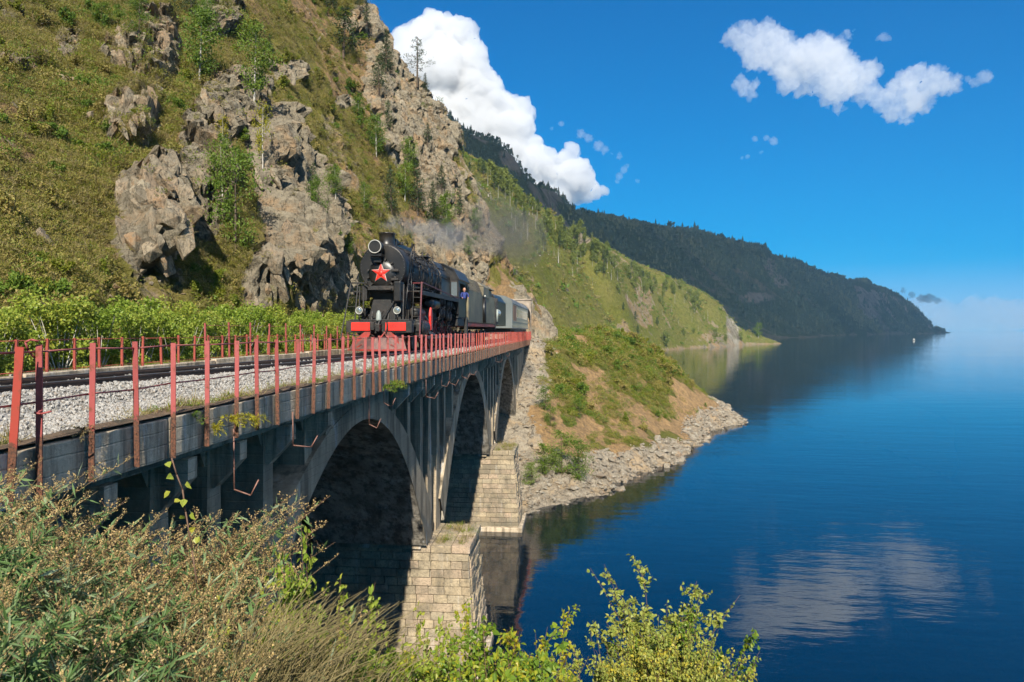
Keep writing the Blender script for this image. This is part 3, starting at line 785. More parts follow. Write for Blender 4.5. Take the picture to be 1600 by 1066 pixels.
def cross_wall(y, zb, th=0.46, batter=0.0):
    g = G(); h = th/2
    g.prism([(y-h-batter, zb), (y+h+batter, zb), (y+h, 13.1), (y-h, 13.1)], XF-0.10, XB+0.1, 'x')
    # head widened under the slab
    g.prism([(y-h-0.02, 12.75), (y+h+0.02, 12.75), (y+h+0.22, 13.105), (y-h-0.22, 13.105)], XF-0.14, XB+0.14, 'x')
    g.build('spandrel_wall', M_conc, bridge)
    b = G(); b.prism([(XF-0.11, 12.35), (XF-0.02, 12.35), (-0.14, 12.86), (-0.14, 13.19), (XF-0.11, 13.19)], y-0.13, y+0.13, 'y'); b.build('deck_bracket', M_beam, bridge)
for yc in YC:
    if yc > 0 or True:
        arch_ring(yc)
    for t in (-8.4, -6.2, -4.0, 4.0, 6.2, 8.4):
        if yc+t > 1.5: cross_wall(yc+t, extrados(t)-0.35, 0.44, 0.02 if abs(t) < 7 else 0.06)
for yp in PIERS:
    cross_wall(yp-0.95, 5.6, 0.42, 0.30); cross_wall(yp+0.95, 5.6, 0.42, 0.30)
    g = G(); g.prism([(yp-1.9, 5.6), (yp+1.9, 5.6), (yp+0.7, 9.3), (yp-0.7, 9.3)], XF-0.3, XB+0.3, 'x'); g.build('pier_haunch', M_conc, bridge)
for yp in PIERS[:3]:   # long deck consoles between arch crowns and piers
    for t in (-1.9, 1.9):
        pass
# ---- ashlar piers, block by block
blockmesh = []
for k in range(14):
    bm = bmesh.new(); bmesh.ops.create_cube(bm, size=1.0)
    rr = random.Random(100+k)
    for vtx in bm.verts: vtx.co += Vector([(rr.random()-.5)*0.05 for _ in range(3)])
    bmesh.ops.bevel(bm, geom=list(bm.edges), offset=0.035+0.02*rr.random(), segments=1, affect='EDGES')
    me = bpy.data.meshes.new('stone_block'); bm.to_mesh(me); bm.free(); me.materials.append(M_block); blockmesh.append(me)
def pier(yp, zt, label, zb, x0=-5.9, x1=1.15, half=1.65):
    p = empty('bridge_pier', (0, yp, zb), 0, label, 'pier', 'ashlar piers of the viaduct')
    H = zt-zb; bat = 0.075
    core = G(); d = 0.10
    vs = []
    for z, e in ((0, bat*H), (H-0.36, 0)):
        for (x, y) in ((x0, -half), (x1, -half), (x1, half), (x0, half)):
            sx, sy = (1 if x > 0 else -1), (1 if y > 0 else -1)
            vs.append((x+sx*(e-d), y+sy*(e*0.5-d), z))
    core.add(vs, [(0, 1, 2, 3)[::-1], (4, 5, 6, 7), (0, 1, 5, 4), (1, 2, 6, 5), (2, 3, 7, 6), (3, 0, 4, 7)]); core.build('mortar_core', M_mortar, p)
    rr = random.Random(int(yp*10)); z = 0.0
    rows = max(1, int(round((H-0.36)/0.36))); hh = (H-0.36)/rows
    for r in range(rows):
        z = r*hh; e = bat*(H-z-hh/2)
        def course(a, b, fn, rot):
            s = a+(0 if r % 2 else -0.3); first = True
            while s < b-0.05:
                L = rr.uniform(0.5, 0.98); s0 = max(s, a); s1 = min(s+L, b)
                if b-s1 < 0.25: s1 = b
                if s1-s0 > 0.12:
                    o = bpy.data.objects.new('stone_block', rr.choice(blockmesh)); C.objects.link(o); o.parent = p
                    o.location = fn((s0+s1)/2, rr.uniform(-0.03, 0.035)) + Vector((0, 0, z+hh/2))
                    o.scale = (s1-s0-0.022, 0.34, hh-0.022); o.rotation_euler = (rr.uniform(-.012, .012), rr.uniform(-.01, .01), rot)
                s = s1
        course(x0-e, x1+e, lambda s, j: Vector((s, -half-e*0.5+0.15-j, 0)), 0)
        course(-half-e*0.5+0.18, half+e*0.5, lambda s, j: Vector((x1+e-0.15+j*2.2, s, 0)), math.pi/2)
    # cap slabs
    xx = x0
    while xx < x1+0.1:
        L = rr.uniform(0.9, 1.4); xe = min(xx+L, x1+0.12)
        if x1+0.12-xe < 0.4: xe = x1+0.12
        for (ya, yb) in ((-half-0.1, -0.02), (0.0, half+0.1)):
            c = G(); c.box(xx+0.01, xe-0.01, ya, yb, H-0.35, H-rr.uniform(0, 0.05)); c.build('cap_stone', M_block, p, 0.03)
        xx = xe
        if xe >= x1+0.11: break
    if zb < 0.5:
        f = G(); f.box(x0-0.8, x1+bat*H+0.25, -half-bat*H*0.5-0.35, half+bat*H*.5+0.3, -1.5-zb, 0.32-zb); f.build('footing', M_beam, p, 0.04)
    return p
pier(31.3, 5.75, 'nearest ashlar stone pier with tan sunlit outer end and weeds on its cap', -0.1)
pier(53.3, 6.05, 'second ashlar stone pier standing in the lake in front of the stony shore', -0.1)
pier(9.3, 5.75, 'shaded stone pier under the near end of the viaduct behind the mugwort', -0.1+4.2, -5.9, 0.4)
ab = empty('bridge_abutment', (0, 75.3, 0), 0, 'far stone abutment of the viaduct on the rocky shore slope', 'abutment')
g = G(); g.box(-5.9, -0.4, -1.7, 1.7, 2.5, 5.8); g.build('abutment_base', M_conc, ab)
g = G(); g.prism([(82.0, 9.0), (90, 12.0), (90, 13.1), (76.2, 13.1), (76.2, 6.0)], XF-0.05, XB+0.1, 'x'); o = g.build('side_wall', M_conc, ab); o.location = (0, -75.3, 0)
# retaining wall behind the viaduct
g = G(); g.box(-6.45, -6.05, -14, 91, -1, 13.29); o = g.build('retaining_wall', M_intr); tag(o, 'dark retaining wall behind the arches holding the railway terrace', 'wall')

# ---- near railing: every post a part
XR = 0.03
rail = empty('lakeside_railing', (XR, 0, 0), 0, 'pink and red steel post railing along the lake side of the viaduct', 'railing')
def post_mesh(w=0.074, d=0.085, z0=13.36, z1=15.03, t=0.012):
    g = G()
    g.box(-0.005, 0.007, -w/2, w/2, z0, z1) if False else None
    # angle iron: one flange faces the camera, one faces the lake
    g.box(0.0, w, -t/2, t/2, z0, z1)
    g.box(0.0, t, t/2+0.001, d, z0, z1)
    g.cyl((w/2, -0.02, z0+0.12), (w/2, 0.0, z0+0.12), 0.016, n=8); g.cyl((w/2, -0.02, z0+0.46), (w/2, 0.0, z0+0.46), 0.016, n=8)
    return g.mesh('post')
pm1 = post_mesh(); pm1.materials.append(M_pink); pm2 = post_mesh(); pm2.materials.append(M_redp)
py = [Y_of(56, .03)]
for uu in (138, 210, 267, 320, 366, 399, 431, 462, 487, 511, 532, 552, 566.5, 581.7, 592): py.append(Y_of(uu, .03))
while py[-1] < 88.0: py.append(py[-1]+0.90+0.05*math.sin(len(py)*2.1))
rp = random.Random(5)
tops = []
for k, yy in enumerate(py):
    o = bpy.data.objects.new('post', pm1 if (k < 36 and k != 0) or (k < 60 and k % 3 == 0) else pm2); C.objects.link(o); o.parent = rail
    tilt = rp.uniform(-.02, .02); tl = rp.uniform(-.025, .025)
    if k == 13: tl, tilt = -0.06, 0.02
    if k == 14: tl = 0.10
    if k == 12: tl = 0.05
    o.rotation_euler = (tl*0.5, tilt, 0)
    zz = 13.4; o.location = (zz*-math.sin(tilt), yy+zz*math.sin(tl*0.5), 13.4*(1-math.cos(tilt))+rp.uniform(-0.02, 0.02))
    tops.append((0.03+1.6*math.sin(tilt), yy-1.6*math.sin(tl*.5)))
# the leaning red post and its neighbour nearest the camera
for (yy, mm, tx, ty, sx) in ((6.58, pm2, 0.075, 0.0, 1.25),):
    o = bpy.data.objects.new('post', mm); C.objects.link(o); o.parent = rail
    o.rotation_euler = (0.0, tx, 0); o.location = (-14.0*math.sin(tx)-0.02, yy, 0.04); o.scale = (sx, 1, 1)
for yy in (5.7, 4.8, 3.9, 3.0, 2.1, 1.2):
    o = bpy.data.objects.new('post', pm1); C.objects.link(o); o.parent = rail; o.location = (0, yy, 0)
for (zz, nm) in ((14.97, 'top_rod'), (14.42, 'middle_rod')):
    g = G(); pts = []
    for k, yy in enumerate([1.0]+py):
        sag = 0.012*math.sin(k*3.7)
        pts.append((-0.01, yy, zz+sag))
    g.tube(pts, 0.012, 5); g.build(nm, M_wire, rail)
g = G(); cx, cy = 0.02, py[0]
g.tube([(0.0, cy-0.02, 14.9), (-0.03, cy-0.07, 14.98), (-0.02, cy-0.12, 15.07), (0.03, cy-0.10, 15.1), (0.08, cy-0.06, 15.08)], 0.012, 6)
g.tube([(0.1, cy-0.03, 14.33), (0.05, cy-0.08, 14.31), (0.12, cy-0.07, 14.30), (0.2, cy-0.02, 14.32)], 0.012, 6)
g.build('bent_rod', M_pink, rail)
# bent iron hooks hanging under the deck
hk = [(366, 770), (458, 700), (577, 666), (600, 632), (666, 622), (690, 604), (703, 600), (722, 590), (735, 586), (775, 566), (790, 556)]
for k, (uu, vv) in enumerate(hk):
    yy = Y_of(uu, .03); zb = CAMZ-(vv-516)/FPX*(yy*.9956+.546)
    g = G(); L = 0.38+0.08*math.sin(k*2.2); a = 0.5*math.sin(k*1.7)
    g.tube([(0.02, yy, 13.5), (0.02, yy+0.02, zb+0.05), (0.02+L*math.cos(a)*0.8, yy+L*math.sin(a), zb-0.04+0.05*a), (0.06+L*math.cos(a), yy+L*math.sin(a)+0.05, zb+0.22)], 0.014, 6)
    o = g.build('bent_hook', M_hook); tag(o, 'bent rusty iron hook hanging below the viaduct deck', 'iron hook', 'bent iron hooks under the deck edge')
hl = ['long bent rusty hook hanging above the mugwort tops', 'rusty hook hanging beside the left flank of the near arch', 'bent rusty hook over the crown of the near arch', 'short rusty hook just right of the near arch crown']
for o, l in zip([o for o in C.objects if o.name.startswith('bent_hook')], hl): o['label'] = l
# ---- far railings
far = empty('hillside_railing', (-6.22, 0, 0), 0, 'low brown red post railing on the hill side parapet', 'railing')
g = G(); g.box(-0.03, 0.03, -0.02, 0.02, 14.15, 15.02); pf = g.mesh('post'); pf.materials.append(M_redfar)
y0_ = Y_of(73, -6.22)
yf = [y0_+0.87*(k-8) for k in range(92)]
for k, yy in enumerate(yf):
    o = bpy.data.objects.new('post', pf); C.objects.link(o); o.parent = far; t = rp.uniform(-.03, .03); o.rotation_euler = (0, t, 0); o.location = (-14.2*math.sin(t), yy, rp.uniform(-.03, .03))
for zz in (14.97, 14.28):
    g = G(); g.tube([(0, yy, zz+0.01*math.sin(i*2.3)) for i, yy in enumerate(yf[::3])], 0.009, 4); g.build('rod', M_redfar, far)
tall = empty('trackside_fence', (-6.7, 0, 0), 0, 'taller pale pink post fence in front of the green bushes', 'fence')
g = G(); g.box(-0.03, 0.03, -0.02, 0.02, 14.1, 15.45); pf2 = g.mesh('post'); pf2.materials.append(M_pink)
for k in range(24):
    yy = 22.2+1.62*k
    o = bpy.data.objects.new('post', pf2); C.objects.link(o); o.parent = tall; t = rp.uniform(-.02, .02); o.rotation_euler = (0, t, 0); o.location = (-14.2*math.sin(t), yy, rp.uniform(-.05, .05))
g = G(); g.tube([(0, 22.2+1.62*k, 15.36) for k in range(24)], 0.006, 4); g.tube([(0, 22.2+1.62*k, 14.9) for k in range(24)], 0.006, 4); g.build('wire', M_wire, tall)

# ---- ballast and track
def track_x(y):
    return float(np.interp(y, [-10, 8, 11.5, 15, 18.4, 22, 26, 28.5, 55, 62, 130], [-4.95, -4.85, -4.45, -3.95, -3.35, -2.85, -2.5, -2.38, -1.88, -1.78, -1.78]))
M_ballast = simple('crushed_stone_bed', (0.30, 0.29, 0.27), (0.17, 0.155, 0.135), 5.0, 0.95, 0.7, c3=(0.16, 0.11, 0.065), bdist=0.05)
x, y, nx, ny = grid_xy(-6.0, -0.3, -8, 100, 0.15)
tx = np.interp(y, [-10, 8, 11.5, 15, 18.4, 22, 26, 28.5, 55, 62, 130], [-4.95, -4.85, -4.45, -3.95, -3.35, -2.85, -2.5, -2.38, -1.88, -1.78, -1.78])
z = 13.80+0.26*(1-sstep(1.3, 2.6, np.abs(x-tx)))+0.06*sstep(-0.2, -1.2, x)
P = np.stack([x, y, z], 1); P[:, 2] += fbm(P*1.1, 3, 301)*0.04+fbm(P*7, 2, 302)*0.02*1.2
me = np_mesh('ballast_bed', P, grid_faces(nx, ny)); o = link('ballast_bed', me, M_ballast); tag(o, kind='structure')
BALP = P
M_soil = simple('dark_edge_soil', (0.085, 0.055, 0.032), (0.15, 0.10, 0.06), 6, 0.95, 0.6, c3=(0.05, 0.04, 0.025))
x, y, nx, ny = grid_xy(-0.62, -0.03, 2, 60, 0.05)
z = 13.945+0.06*np.clip(fbm(np.stack([x*2, y*1.1, x*0], 1), 4, 311), -.8, 1)*(1-sstep(-.2, -.05, x))+.02
P = np.stack([x, y, z], 1); P[:, 2] -= 0.16*sstep(-0.35, -.6, x)
me = np_mesh('edge_soil', P, grid_faces(nx, ny)); tag(link('edge_soil', me, M_soil), kind='structure')
g = G(); g.box(-11.5, -6.44, -14, 92, 13.4, 13.95); o = g.build('trackside_terrace', M_hill); tag(o, kind='structure')
track = empty('railway_track', (0, 0, 0), 0, 'single railway track of dark worn rails on sleepers along the viaduct', 'railway track')
M_rail = simple('dark_worn_rail', (0.045, 0.03, 0.024), (0.075, 0.045, 0.032), 6, 0.45, 0.1, metal=0.3)
M_railtop = simple('polished_rail_head', (0.36, 0.33, 0.31), (0.28, 0.26, 0.24), 6, 0.3, 0.02, metal=0.9)
M_sleeper = simple('oiled_timber', (0.07, 0.05, 0.038), (0.035, 0.026, 0.02), 4, 0.85, 0.4)
ys = [-8+1.0*i for i in range(0, 140)]
def sweep(prof, off, z0):
    vs = []; fs = []; n = len(prof)
    for yy in ys:
        xx = track_x(yy)+off
        vs += [(xx+px, yy, z0+pz) for px, pz in prof]
    for i in range(len(ys)-1):
        for j in range(n): fs.append((i*n+j, i*n+(j+1) % n, (i+1)*n+(j+1) % n, (i+1)*n+j))
    g = G(); g.add(vs, fs); return g
RP = [(-.07, 0), (.07, 0), (.07, .012), (.012, .03), (.012, .13), (.036, .14), (.036, .172), (-.036, .172), (-.036, .14), (-.012, .13), (-.012, .03), (-.07, .012)]
for off in (-.76, .76):
    r = sweep(RP, off, 14.075).build('rail', M_rail, track)
    sweep([(-.03, .173), (.03, .173), (.028, .18), (-.028, .18)], off, 14.075).build('rail_head', M_railtop, r)
for off in (-.5, .5):
    sweep(RP, off, 14.065).build('guard_rail', M_rail, track)
g = G(); g.box(-1.35, 1.35, -0.12, 0.12, 13.92, 14.07); slm = g.mesh('sleeper'); slm.materials.append(M_sleeper)
g = G()
for s_ in (-.76, .76):
    for e in (-.11, .11): g.box(s_+e-0.05, s_+e+0.05, -0.08, 0.08, 14.07, 14.095); g.cyl((s_+e, 0.04, 14.09), (s_+e, 0.04, 14.13), 0.018, n=6)
clm = g.mesh('rail_chair'); clm.materials.append(M_rail)
for k in range(170):
    yy = 3+0.55*k
    o = bpy.data.objects.new('sleeper', slm); C.objects.link(o); o.parent = track; o.location = (track_x(yy)+rp.uniform(-.03, .03), yy, rp.uniform(-.008, .008))
    if yy < 40:
        c = bpy.data.objects.new('rail_chair', clm); C.objects.link(c); c.parent = o
# ---- tunnel portal
port = empty('tunnel_portal', (-1.8, 92.5, 14.0), 0, 'pale stone tunnel portal with flat coping behind the green carriage', 'tunnel')
M_port = simple('portal_stone', (0.40, 0.33, 0.26), (0.20, 0.165, 0.13), 1.2, 0.9, 0.6, c3=(0.34, 0.22, 0.16))
g = G(); n = 16; vo = [(-1.8, 0), (-1.8, 3.2)]+[(1.8*math.cos(math.pi-math.pi*i/n), 3.2+1.7*math.sin(math.pi*i/n)) for i in range(1, n)]+[(1.8, 3.2), (1.8, 0)]
outer = [(-5, 0), (-5, 6.0), (3.1, 6.0), (3.1, 0)]
vo = [(x_-.25, z_) for x_, z_ in vo]
poly = [(-5, 0), (-5, 5.2), (1.62, 5.2), (1.62, 0)]+vo[::-1]
g.prism(poly, -0.5, 0.5, 'y'); g.build('portal_wall', M_port, port)
g = G(); g.box(-5.2, 1.7, -0.62, 0.6, 5.21, 5.42); g.build('coping', M_port, port, 0.03)
for k in range(11):
    for r in range(16):
        pass
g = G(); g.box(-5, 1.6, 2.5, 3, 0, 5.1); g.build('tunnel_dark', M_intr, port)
# ================================================================ TRAIN
M_blk = simple('sooty_black_paint', (0.006, 0.006, 0.0062), (0.015, 0.014, 0.013), 2.2, 0.36, 0.12, c3=(0.03, 0.026, 0.022), spec=0.5)
M_blk2 = simple('dull_black_iron', (0.008, 0.008, 0.008), (0.024, 0.021, 0.018), 3.5, 0.55, 0.3, c3=(0.045, 0.034, 0.027))
M_red = simple('bright_red_enamel', (0.75, 0.035, 0.02), (0.62, 0.03, 0.02), 2.5, 0.4, 0.08)
M_redd = simple('dirty_red_enamel', (0.42, 0.035, 0.025), (0.10, 0.05, 0.04), 3.5, 0.5, 0.2)
M_maroon = simple('maroon_handrail_paint', (0.13, 0.025, 0.03), (0.09, 0.02, 0.025), 4, 0.45, 0.1)
M_wht = simple('white_rim_paint', (0.5, 0.5, 0.45), (0.38, 0.37, 0.33), 6, 0.4, 0.05)
M_steel = simple('bare_steel', (0.35, 0.34, 0.32), (0.2, 0.19, 0.18), 5, 0.35, 0.1, metal=0.8)
M_gry = simple('pale_grey_paint', (0.33, 0.37, 0.34), (0.22, 0.25, 0.23), 4, 0.5, 0.1)
M_tend = simple('faded_tender_black', (0.10, 0.085, 0.055), (0.17, 0.145, 0.085), 0.8, 0.5, 0.12, c3=(0.26, 0.22, 0.12))
m, nt, b, out = nmat('lamp_glass'); b.inputs['Base Color'].default_value = (0.45, 0.5, 0.48, 1); b.inputs['Roughness'].default_value = 0.08; b.inputs['Metallic'].default_value = 0.75; M_lens = m
m, nt, b, out = nmat('window_glass'); b.inputs['Base Color'].default_value = (0.16, 0.19, 0.2, 1); b.inputs['Roughness'].default_value = 0.06; b.inputs['Metallic'].default_value = 0.3; M_glass = m
LY = 28.0
loco = empty('steam_locomotive', (track_x(28.5), LY, 14.255), -0.019, 'black steam locomotive with a red star on its smokebox door and red buffer beam plates', 'locomotive')
CB = 3.62     # boiler centre height
# frame and buffer beam
g = G(); g.box(-.62, .62, .3, 12.3, .62, 1.22); g.box(-.5, .5, 1.2, 12.2, 1.22, 1.9); g.build('frame', M_blk2, loco)
bb = G(); bb.box(-1.42, 1.42, 0.06, .42, .84, 1.34).box(-1.3, 1.3, .1, 1.2, 1.345, 1.40); bb = bb.build('buffer_beam', M_blk2, loco, 0.015)
for s_ in (-1, 1):
    g = G(); g.box(*( (-1.18, -.30) if s_ < 0 else (.30, 1.18)), 0.0, .055, .92, 1.27)
    pl = g.build('red_plate', M_red, bb, 0.01)
    g = G()
    for (xx, zz) in ((.42, 1.2), (.42, .98), (.64, 1.2), (.64, .98), (.55, 1.12)): g.cyl((s_*xx, -.012, zz), (s_*xx, 0.0, zz), .016, n=8)
    g.build('bolt', M_blk2, bb)
# stencilled figures on the right plate
g = G()
def strokes(pts, x0, z0, s):
    for (a, b_) in pts: g.bar((x0+a[0]*s, -.004, z0+a[1]*s), (x0+b_[0]*s, -.004, z0+b_[1]*s), .014, .006)
dig = {'2': [((0, .9), (.5, 1)), ((.5, 1), (.55, .6)), ((.55, .6), (0, 0)), ((0, 0), (.6, 0))], '5': [((.6, 1), (.1, 1)), ((.1, 1), (.05, .55)), ((.05, .55), (.5, .5)), ((.5, .5), (.5, .1)), ((.5, .1), (0, 0))],
       '1': [((.1, .75), (.35, 1)), ((.35, 1), (.3, 0))]}
for i, ch in enumerate('251'): strokes(dig[ch], .50+i*.1, 1.04, .11)
g.build('stencilled_number', M_blk2, bb)
# coupler
g = G(); g.box(-.14, .14, -.32, .06, .98, 1.22).box(-.24, -.06, -.42, -.2, .94, 1.28).box(.02, .2, -.5, -.3, .9, 1.2).cyl((-.05, -.25, .8), (.1, -.12, 1.36), .05).build('coupler', M_blk2, loco, 0.02)
g = G(); g.lathe((.02, -.02, 1.33), (0, 0, 1), [(0, .11), (.06, .12), (.3, .10), (.38, .07), (.44, .03)], 16); g.build('whistle_pot', M_gry, loco)
# plough
pw = G(); pw.add([(0, -.75, .10), (-1.25, -.1, .10), (-1.05, .1, .62), (0, -.45, .62), (1.25, -.1, .10), (1.05, .1, .62), (0, -.6, .10), (-1.2, .02, .10), (-1.0, .2, .62), (0, -.3, .62), (1.2, .02, .10), (1.0, .2, .62)],
   [(0, 3, 2, 1), (0, 4, 5, 3), (6, 7, 8, 9), (6, 9, 11, 10), (1, 2, 8, 7), (4, 10, 11, 5), (2, 3, 9, 8), (3, 5, 11, 9), (0, 1, 7, 6), (0, 6, 10, 4)])
plo = pw.build('plough', simple('scraped_plough_steel', (0.20, 0.09, 0.07), (0.09, 0.055, 0.05), 3.5, 0.5, 0.3), loco)
g = G(); g.bar((-1.27, -.12, .12), (0, -.78, .12), .05, .07).bar((1.27, -.12, .12), (0, -.78, .12), .05, .07)
for s_ in (-1, 1):
    g.prism([(s_*.95, .2), (s_*.88, .62), (s_*.55, .88), (s_*.25, .88), (s_*.38, .66), (s_*.62, .6), (s_*.66, .42)], -.12, -.04, 'y')
    g.bar((s_*.3, -.1, .85), (s_*.12, -.15, .6), .07, .05)
    g.bar((s_*.62, -.3, .35), (s_*.95, -.15, .15), .08, .05)
g.build('plough_bracket', M_redd, plo)
# lamps
for s_ in (-.84, .80):
    g = G(); g.lathe((s_, .02, 1.77), (0, 1, 0), [(0, .165), (.03, .17), (.12, .15), (.2, .07)], 20); g.cyl((s_, .1, 1.35), (s_, .1, 1.62), .025)
    l = g.build('headlight', M_blk, loco)
    g = G(); g.ring((s_, .01, 1.77), (0, 1, 0), .145, .016); g.build('lamp_rim', M_wht, l)
    g = G(); g.lathe((s_, .0, 1.77), (0, 1, 0), [(-.03, .03), (-.02, .08), (0.0, .13)], 20); g.build('lens', M_lens, l)
g = G(); g.lathe((-.16, .02, 4.46), (0, 1, 0), [(0, .27), (.03, .30), (.34, .30), (.42, .2)], 28); hl_ = g.build('main_headlamp', M_blk, loco)
g = G(); g.ring((-.16, .01, 4.46), (0, 1, 0), .268, .019, 36); g.build('lamp_rim', M_wht, hl_)
g = G(); g.lathe((-.16, .10, 4.46), (0, 1, 0), [(-.02, .02), (0.0, .1), (.02, .18), (.0, .245)], 28); g.build('lens', M_lens, hl_)
g = G(); g.box(-.38, .1, .08, .62, 4.06, 4.17).box(-.3, .02, .3, .6, 3.82, 4.06).build('lamp_bracket', M_blk, loco, 0.01)
# smokebox
g = G(); g.lathe((0, .6, CB), (0, 1, 0), [(0, .98), (.03, 1.02), (.08, 1.04), (2.5, 1.04), (2.52, 1.07), (2.6, 1.07), (2.62, 1.0)], 56)
sb = g.build('smokebox', M_blk, loco)
g = G()
for i in range(40):
    t = 2*math.pi*i/40; g.lathe((math.cos(t)*.955, .6, CB+math.sin(t)*.955), (0, -1, 0), [(0, .013), (.008, .009)], 6)
g.build('rivets', M_steel, sb)['kind'] = 'stuff'
g = G(); g.lathe((0, .6, 3.36), (0, -1, 0), [(0, .60), (.03, .60), (.07, .55), (.12, .4), (.14, .2), (.145, .01)], 40); dr = g.build('smokebox_door', M_blk, loco)
g = G()
for i in range(12):
    t = 2*math.pi*(i+.5)/12; c, s2 = math.cos(t), math.sin(t)
    g.obox((c*.62, .5, 3.36+s2*.62), (c, 0, s2), (0, 1, 0), (-s2, 0, c), .05, .05, .035)
g.build('door_clamp', M_blk2, dr)
g = G(); g.box(.42, .74, .42, .5, 3.44, 3.54).box(.42, .74, .42, .5, 3.06, 3.16).build('door_hinge', M_blk2, dr, .01)
# star
def star(r, rin, y0, c, dome):
    g = G(); vs = [(c[0], y0-dome, c[1])]
    for i in range(10):
        t = math.pi/2+math.pi*i/5; q = r if i % 2 == 0 else rin
        vs.append((c[0]+math.cos(t)*q, y0, c[1]+math.sin(t)*q))
    fs = [(0, 1+i, 1+(i+1) % 10) for i in range(10)]
    b_ = len(vs); vs += [(x_, y0+.03, z_) for (x_, _, z_) in vs[1:]]
    fs += [(1+i, b_+i, b_+(i+1) % 10, 1+(i+1) % 10) for i in range(10)]
    return g.add(vs, fs)
st = star(.445, .19, .44, (-.02, 3.38), .02).build('star_edging', M_wht, dr)
star(.415, .165, .415, (-.02, 3.38), .05).build('red_star', M_red, dr)
g = G(); g.lathe((-.02, .40, 3.38), (0, -1, 0), [(0, .13), (.03, .12), (.035, .01)], 6); g.build('star_boss', M_red, dr)
# shelf, saddle and front deck
g = G(); g.box(-.56, .46, .3, .64, 2.66, 2.72).prism([(-.62, 2.74), (-.42, 2.6), (.42, 2.6), (.62, 2.74), (.5, 2.84), (-.5, 2.84)], .5, .62, 'y').build('front_shelf', M_blk2, loco)
g = G(); g.prism([(-.95, 2.9), (-.62, 2.3), (-.62, 1.4), (.62, 1.4), (.62, 2.3), (.95, 2.9)], 1.25, 2.9, 'y').build('smokebox_saddle', M_blk2, loco)
g = G(); g.prism([(-.40, 2.25), (.36, 2.25), (.60, 1.40), (-.62, 1.40)], .55, .85, 'y').build('front_casing', M_blk2, loco, 0.02)
g = G(); g.bar((.12, .35, 1.45), (.52, .55, 2.2), .05, .05).bar((-.12, .35, 1.42), (.14, .3, 1.75), .035, .035).bar((-.45, .3, 1.6), (-.1, .3, 1.68), .03, .03)
for (x_, z0, z1) in ((-.98, 1.4, 2.95), (-.80, 1.4, 2.95), (.30, 1.4, 1.7), (.95, 1.4, 2.9), (-.42, 1.4, 1.75)): g.bar((x_, .42, z0), (x_, .55, z1), .05, .05)
g.bar((-.75, .42, 2.9), (-.35, .42, 2.62), .08, .05).bar((-1.32, .42, 2.96), (-.6, .42, 2.96), .12, .06).build('front_stay', M_blk2, loco)
g = G(); g.box(.54, .86, .35, .9, 2.16, 3.02).build('feedwater_box', M_blk, loco, 0.05)
g = G(); g.box(-.92, -.66, .5, .95, 2.2, 2.85).build('lubricator_box', M_blk, loco, 0.04)
g = G()
g.tube([(-.9, .4, 1.5), (-.7, .2, 1.35), (-.5, .1, 1.45), (-.42, .1, 1.62)], .022).tube([(.35, 0.05, 1.35), (.42, -.1, 1.1), (.38, -.15, .8)], .03).tube([(-.25, 0.05, 1.35), (-.3, -.1, 1.1), (-.25, -.2, .75), (-.1, -.3, .7)], .03)
g.tube([(-1.4, -.05, .82), (-.6, -.1, .66)], .02)
g.build('brake_hose', M_blk2, loco)
# cylinders
for s_ in (-1, 1):
    g = G(); g.lathe((s_*1.18, 1.5, 1.05), (0, 1, 0), [(0, .2), (.02, .36), (.12, .40), (1.3, .40), (1.4, .36), (1.42, .2)], 28).lathe((s_*1.12, 1.45, 1.72), (0, 1, 0), [(0, .1), (.02, .2), (.1, .23), (1.35, .23), (1.45, .2), (1.47, .1)], 24)
    g.box(*sorted((s_*.55, s_*1.3)), 1.65, 2.75, 1.1, 1.85)
    g.build('cylinder', M_blk2, loco)
# ladders
def ladder(name, mat, a0, a1, b0, b1, n, mat2=None):
    g = G(); g.bar(a0, a1, .05, .03).bar(b0, b1, .05, .03)
    for i in range(n):
        t = (i+.5)/n; p = Vector(a0).lerp(Vector(a1), t); q = Vector(b0).lerp(Vector(b1), t); g.bar(p, q, .04, .025)
    return g.build(name, mat, loco)
ladder('ladder', M_blk2, (-1.32, .4, 2.95), (-1.68, .1, .55), (-1.02, .4, 2.95), (-1.12, .1, .55), 6)
ladder('ladder', M_blk2, (1.18, 1.3, 3.0), (1.12, 1.1, .5), (1.52, 1.3, 3.0), (1.5, 1.1, .5), 6)
g = G(); g.bar((1.56, 1.25, 3.05), (1.52, 1.0, .6), .055, .05).bar((1.56, 1.25, 3.0), (1.12, 1.3, 3.0), .05, .05).bar((1.58, 1.3, 3.02), (1.5, 9.7, 2.72), .05, .05)
g.build('maroon_rail', M_maroon, loco)
g = G(); g.tube([(1.22, .9, 4.72), (1.12, .8, 3.4), (.98, .5, 1.5)], .03).tube([(1.3, 1.0, 4.6), (1.18, .9, 3.4), (1.2, .9, 2.2)], .02)
g.build('grab_pole', M_blk, loco)
# running boards
for s_ in (-1, 1):
    g = G(); g.box(*sorted((s_*.9, s_*1.55)), 1.3, 9.7, 2.62, 2.68).box(*sorted((s_*1.5, s_*1.56)), 1.3, 9.7, 2.5, 2.69); g.build('running_board', M_blk2, loco)
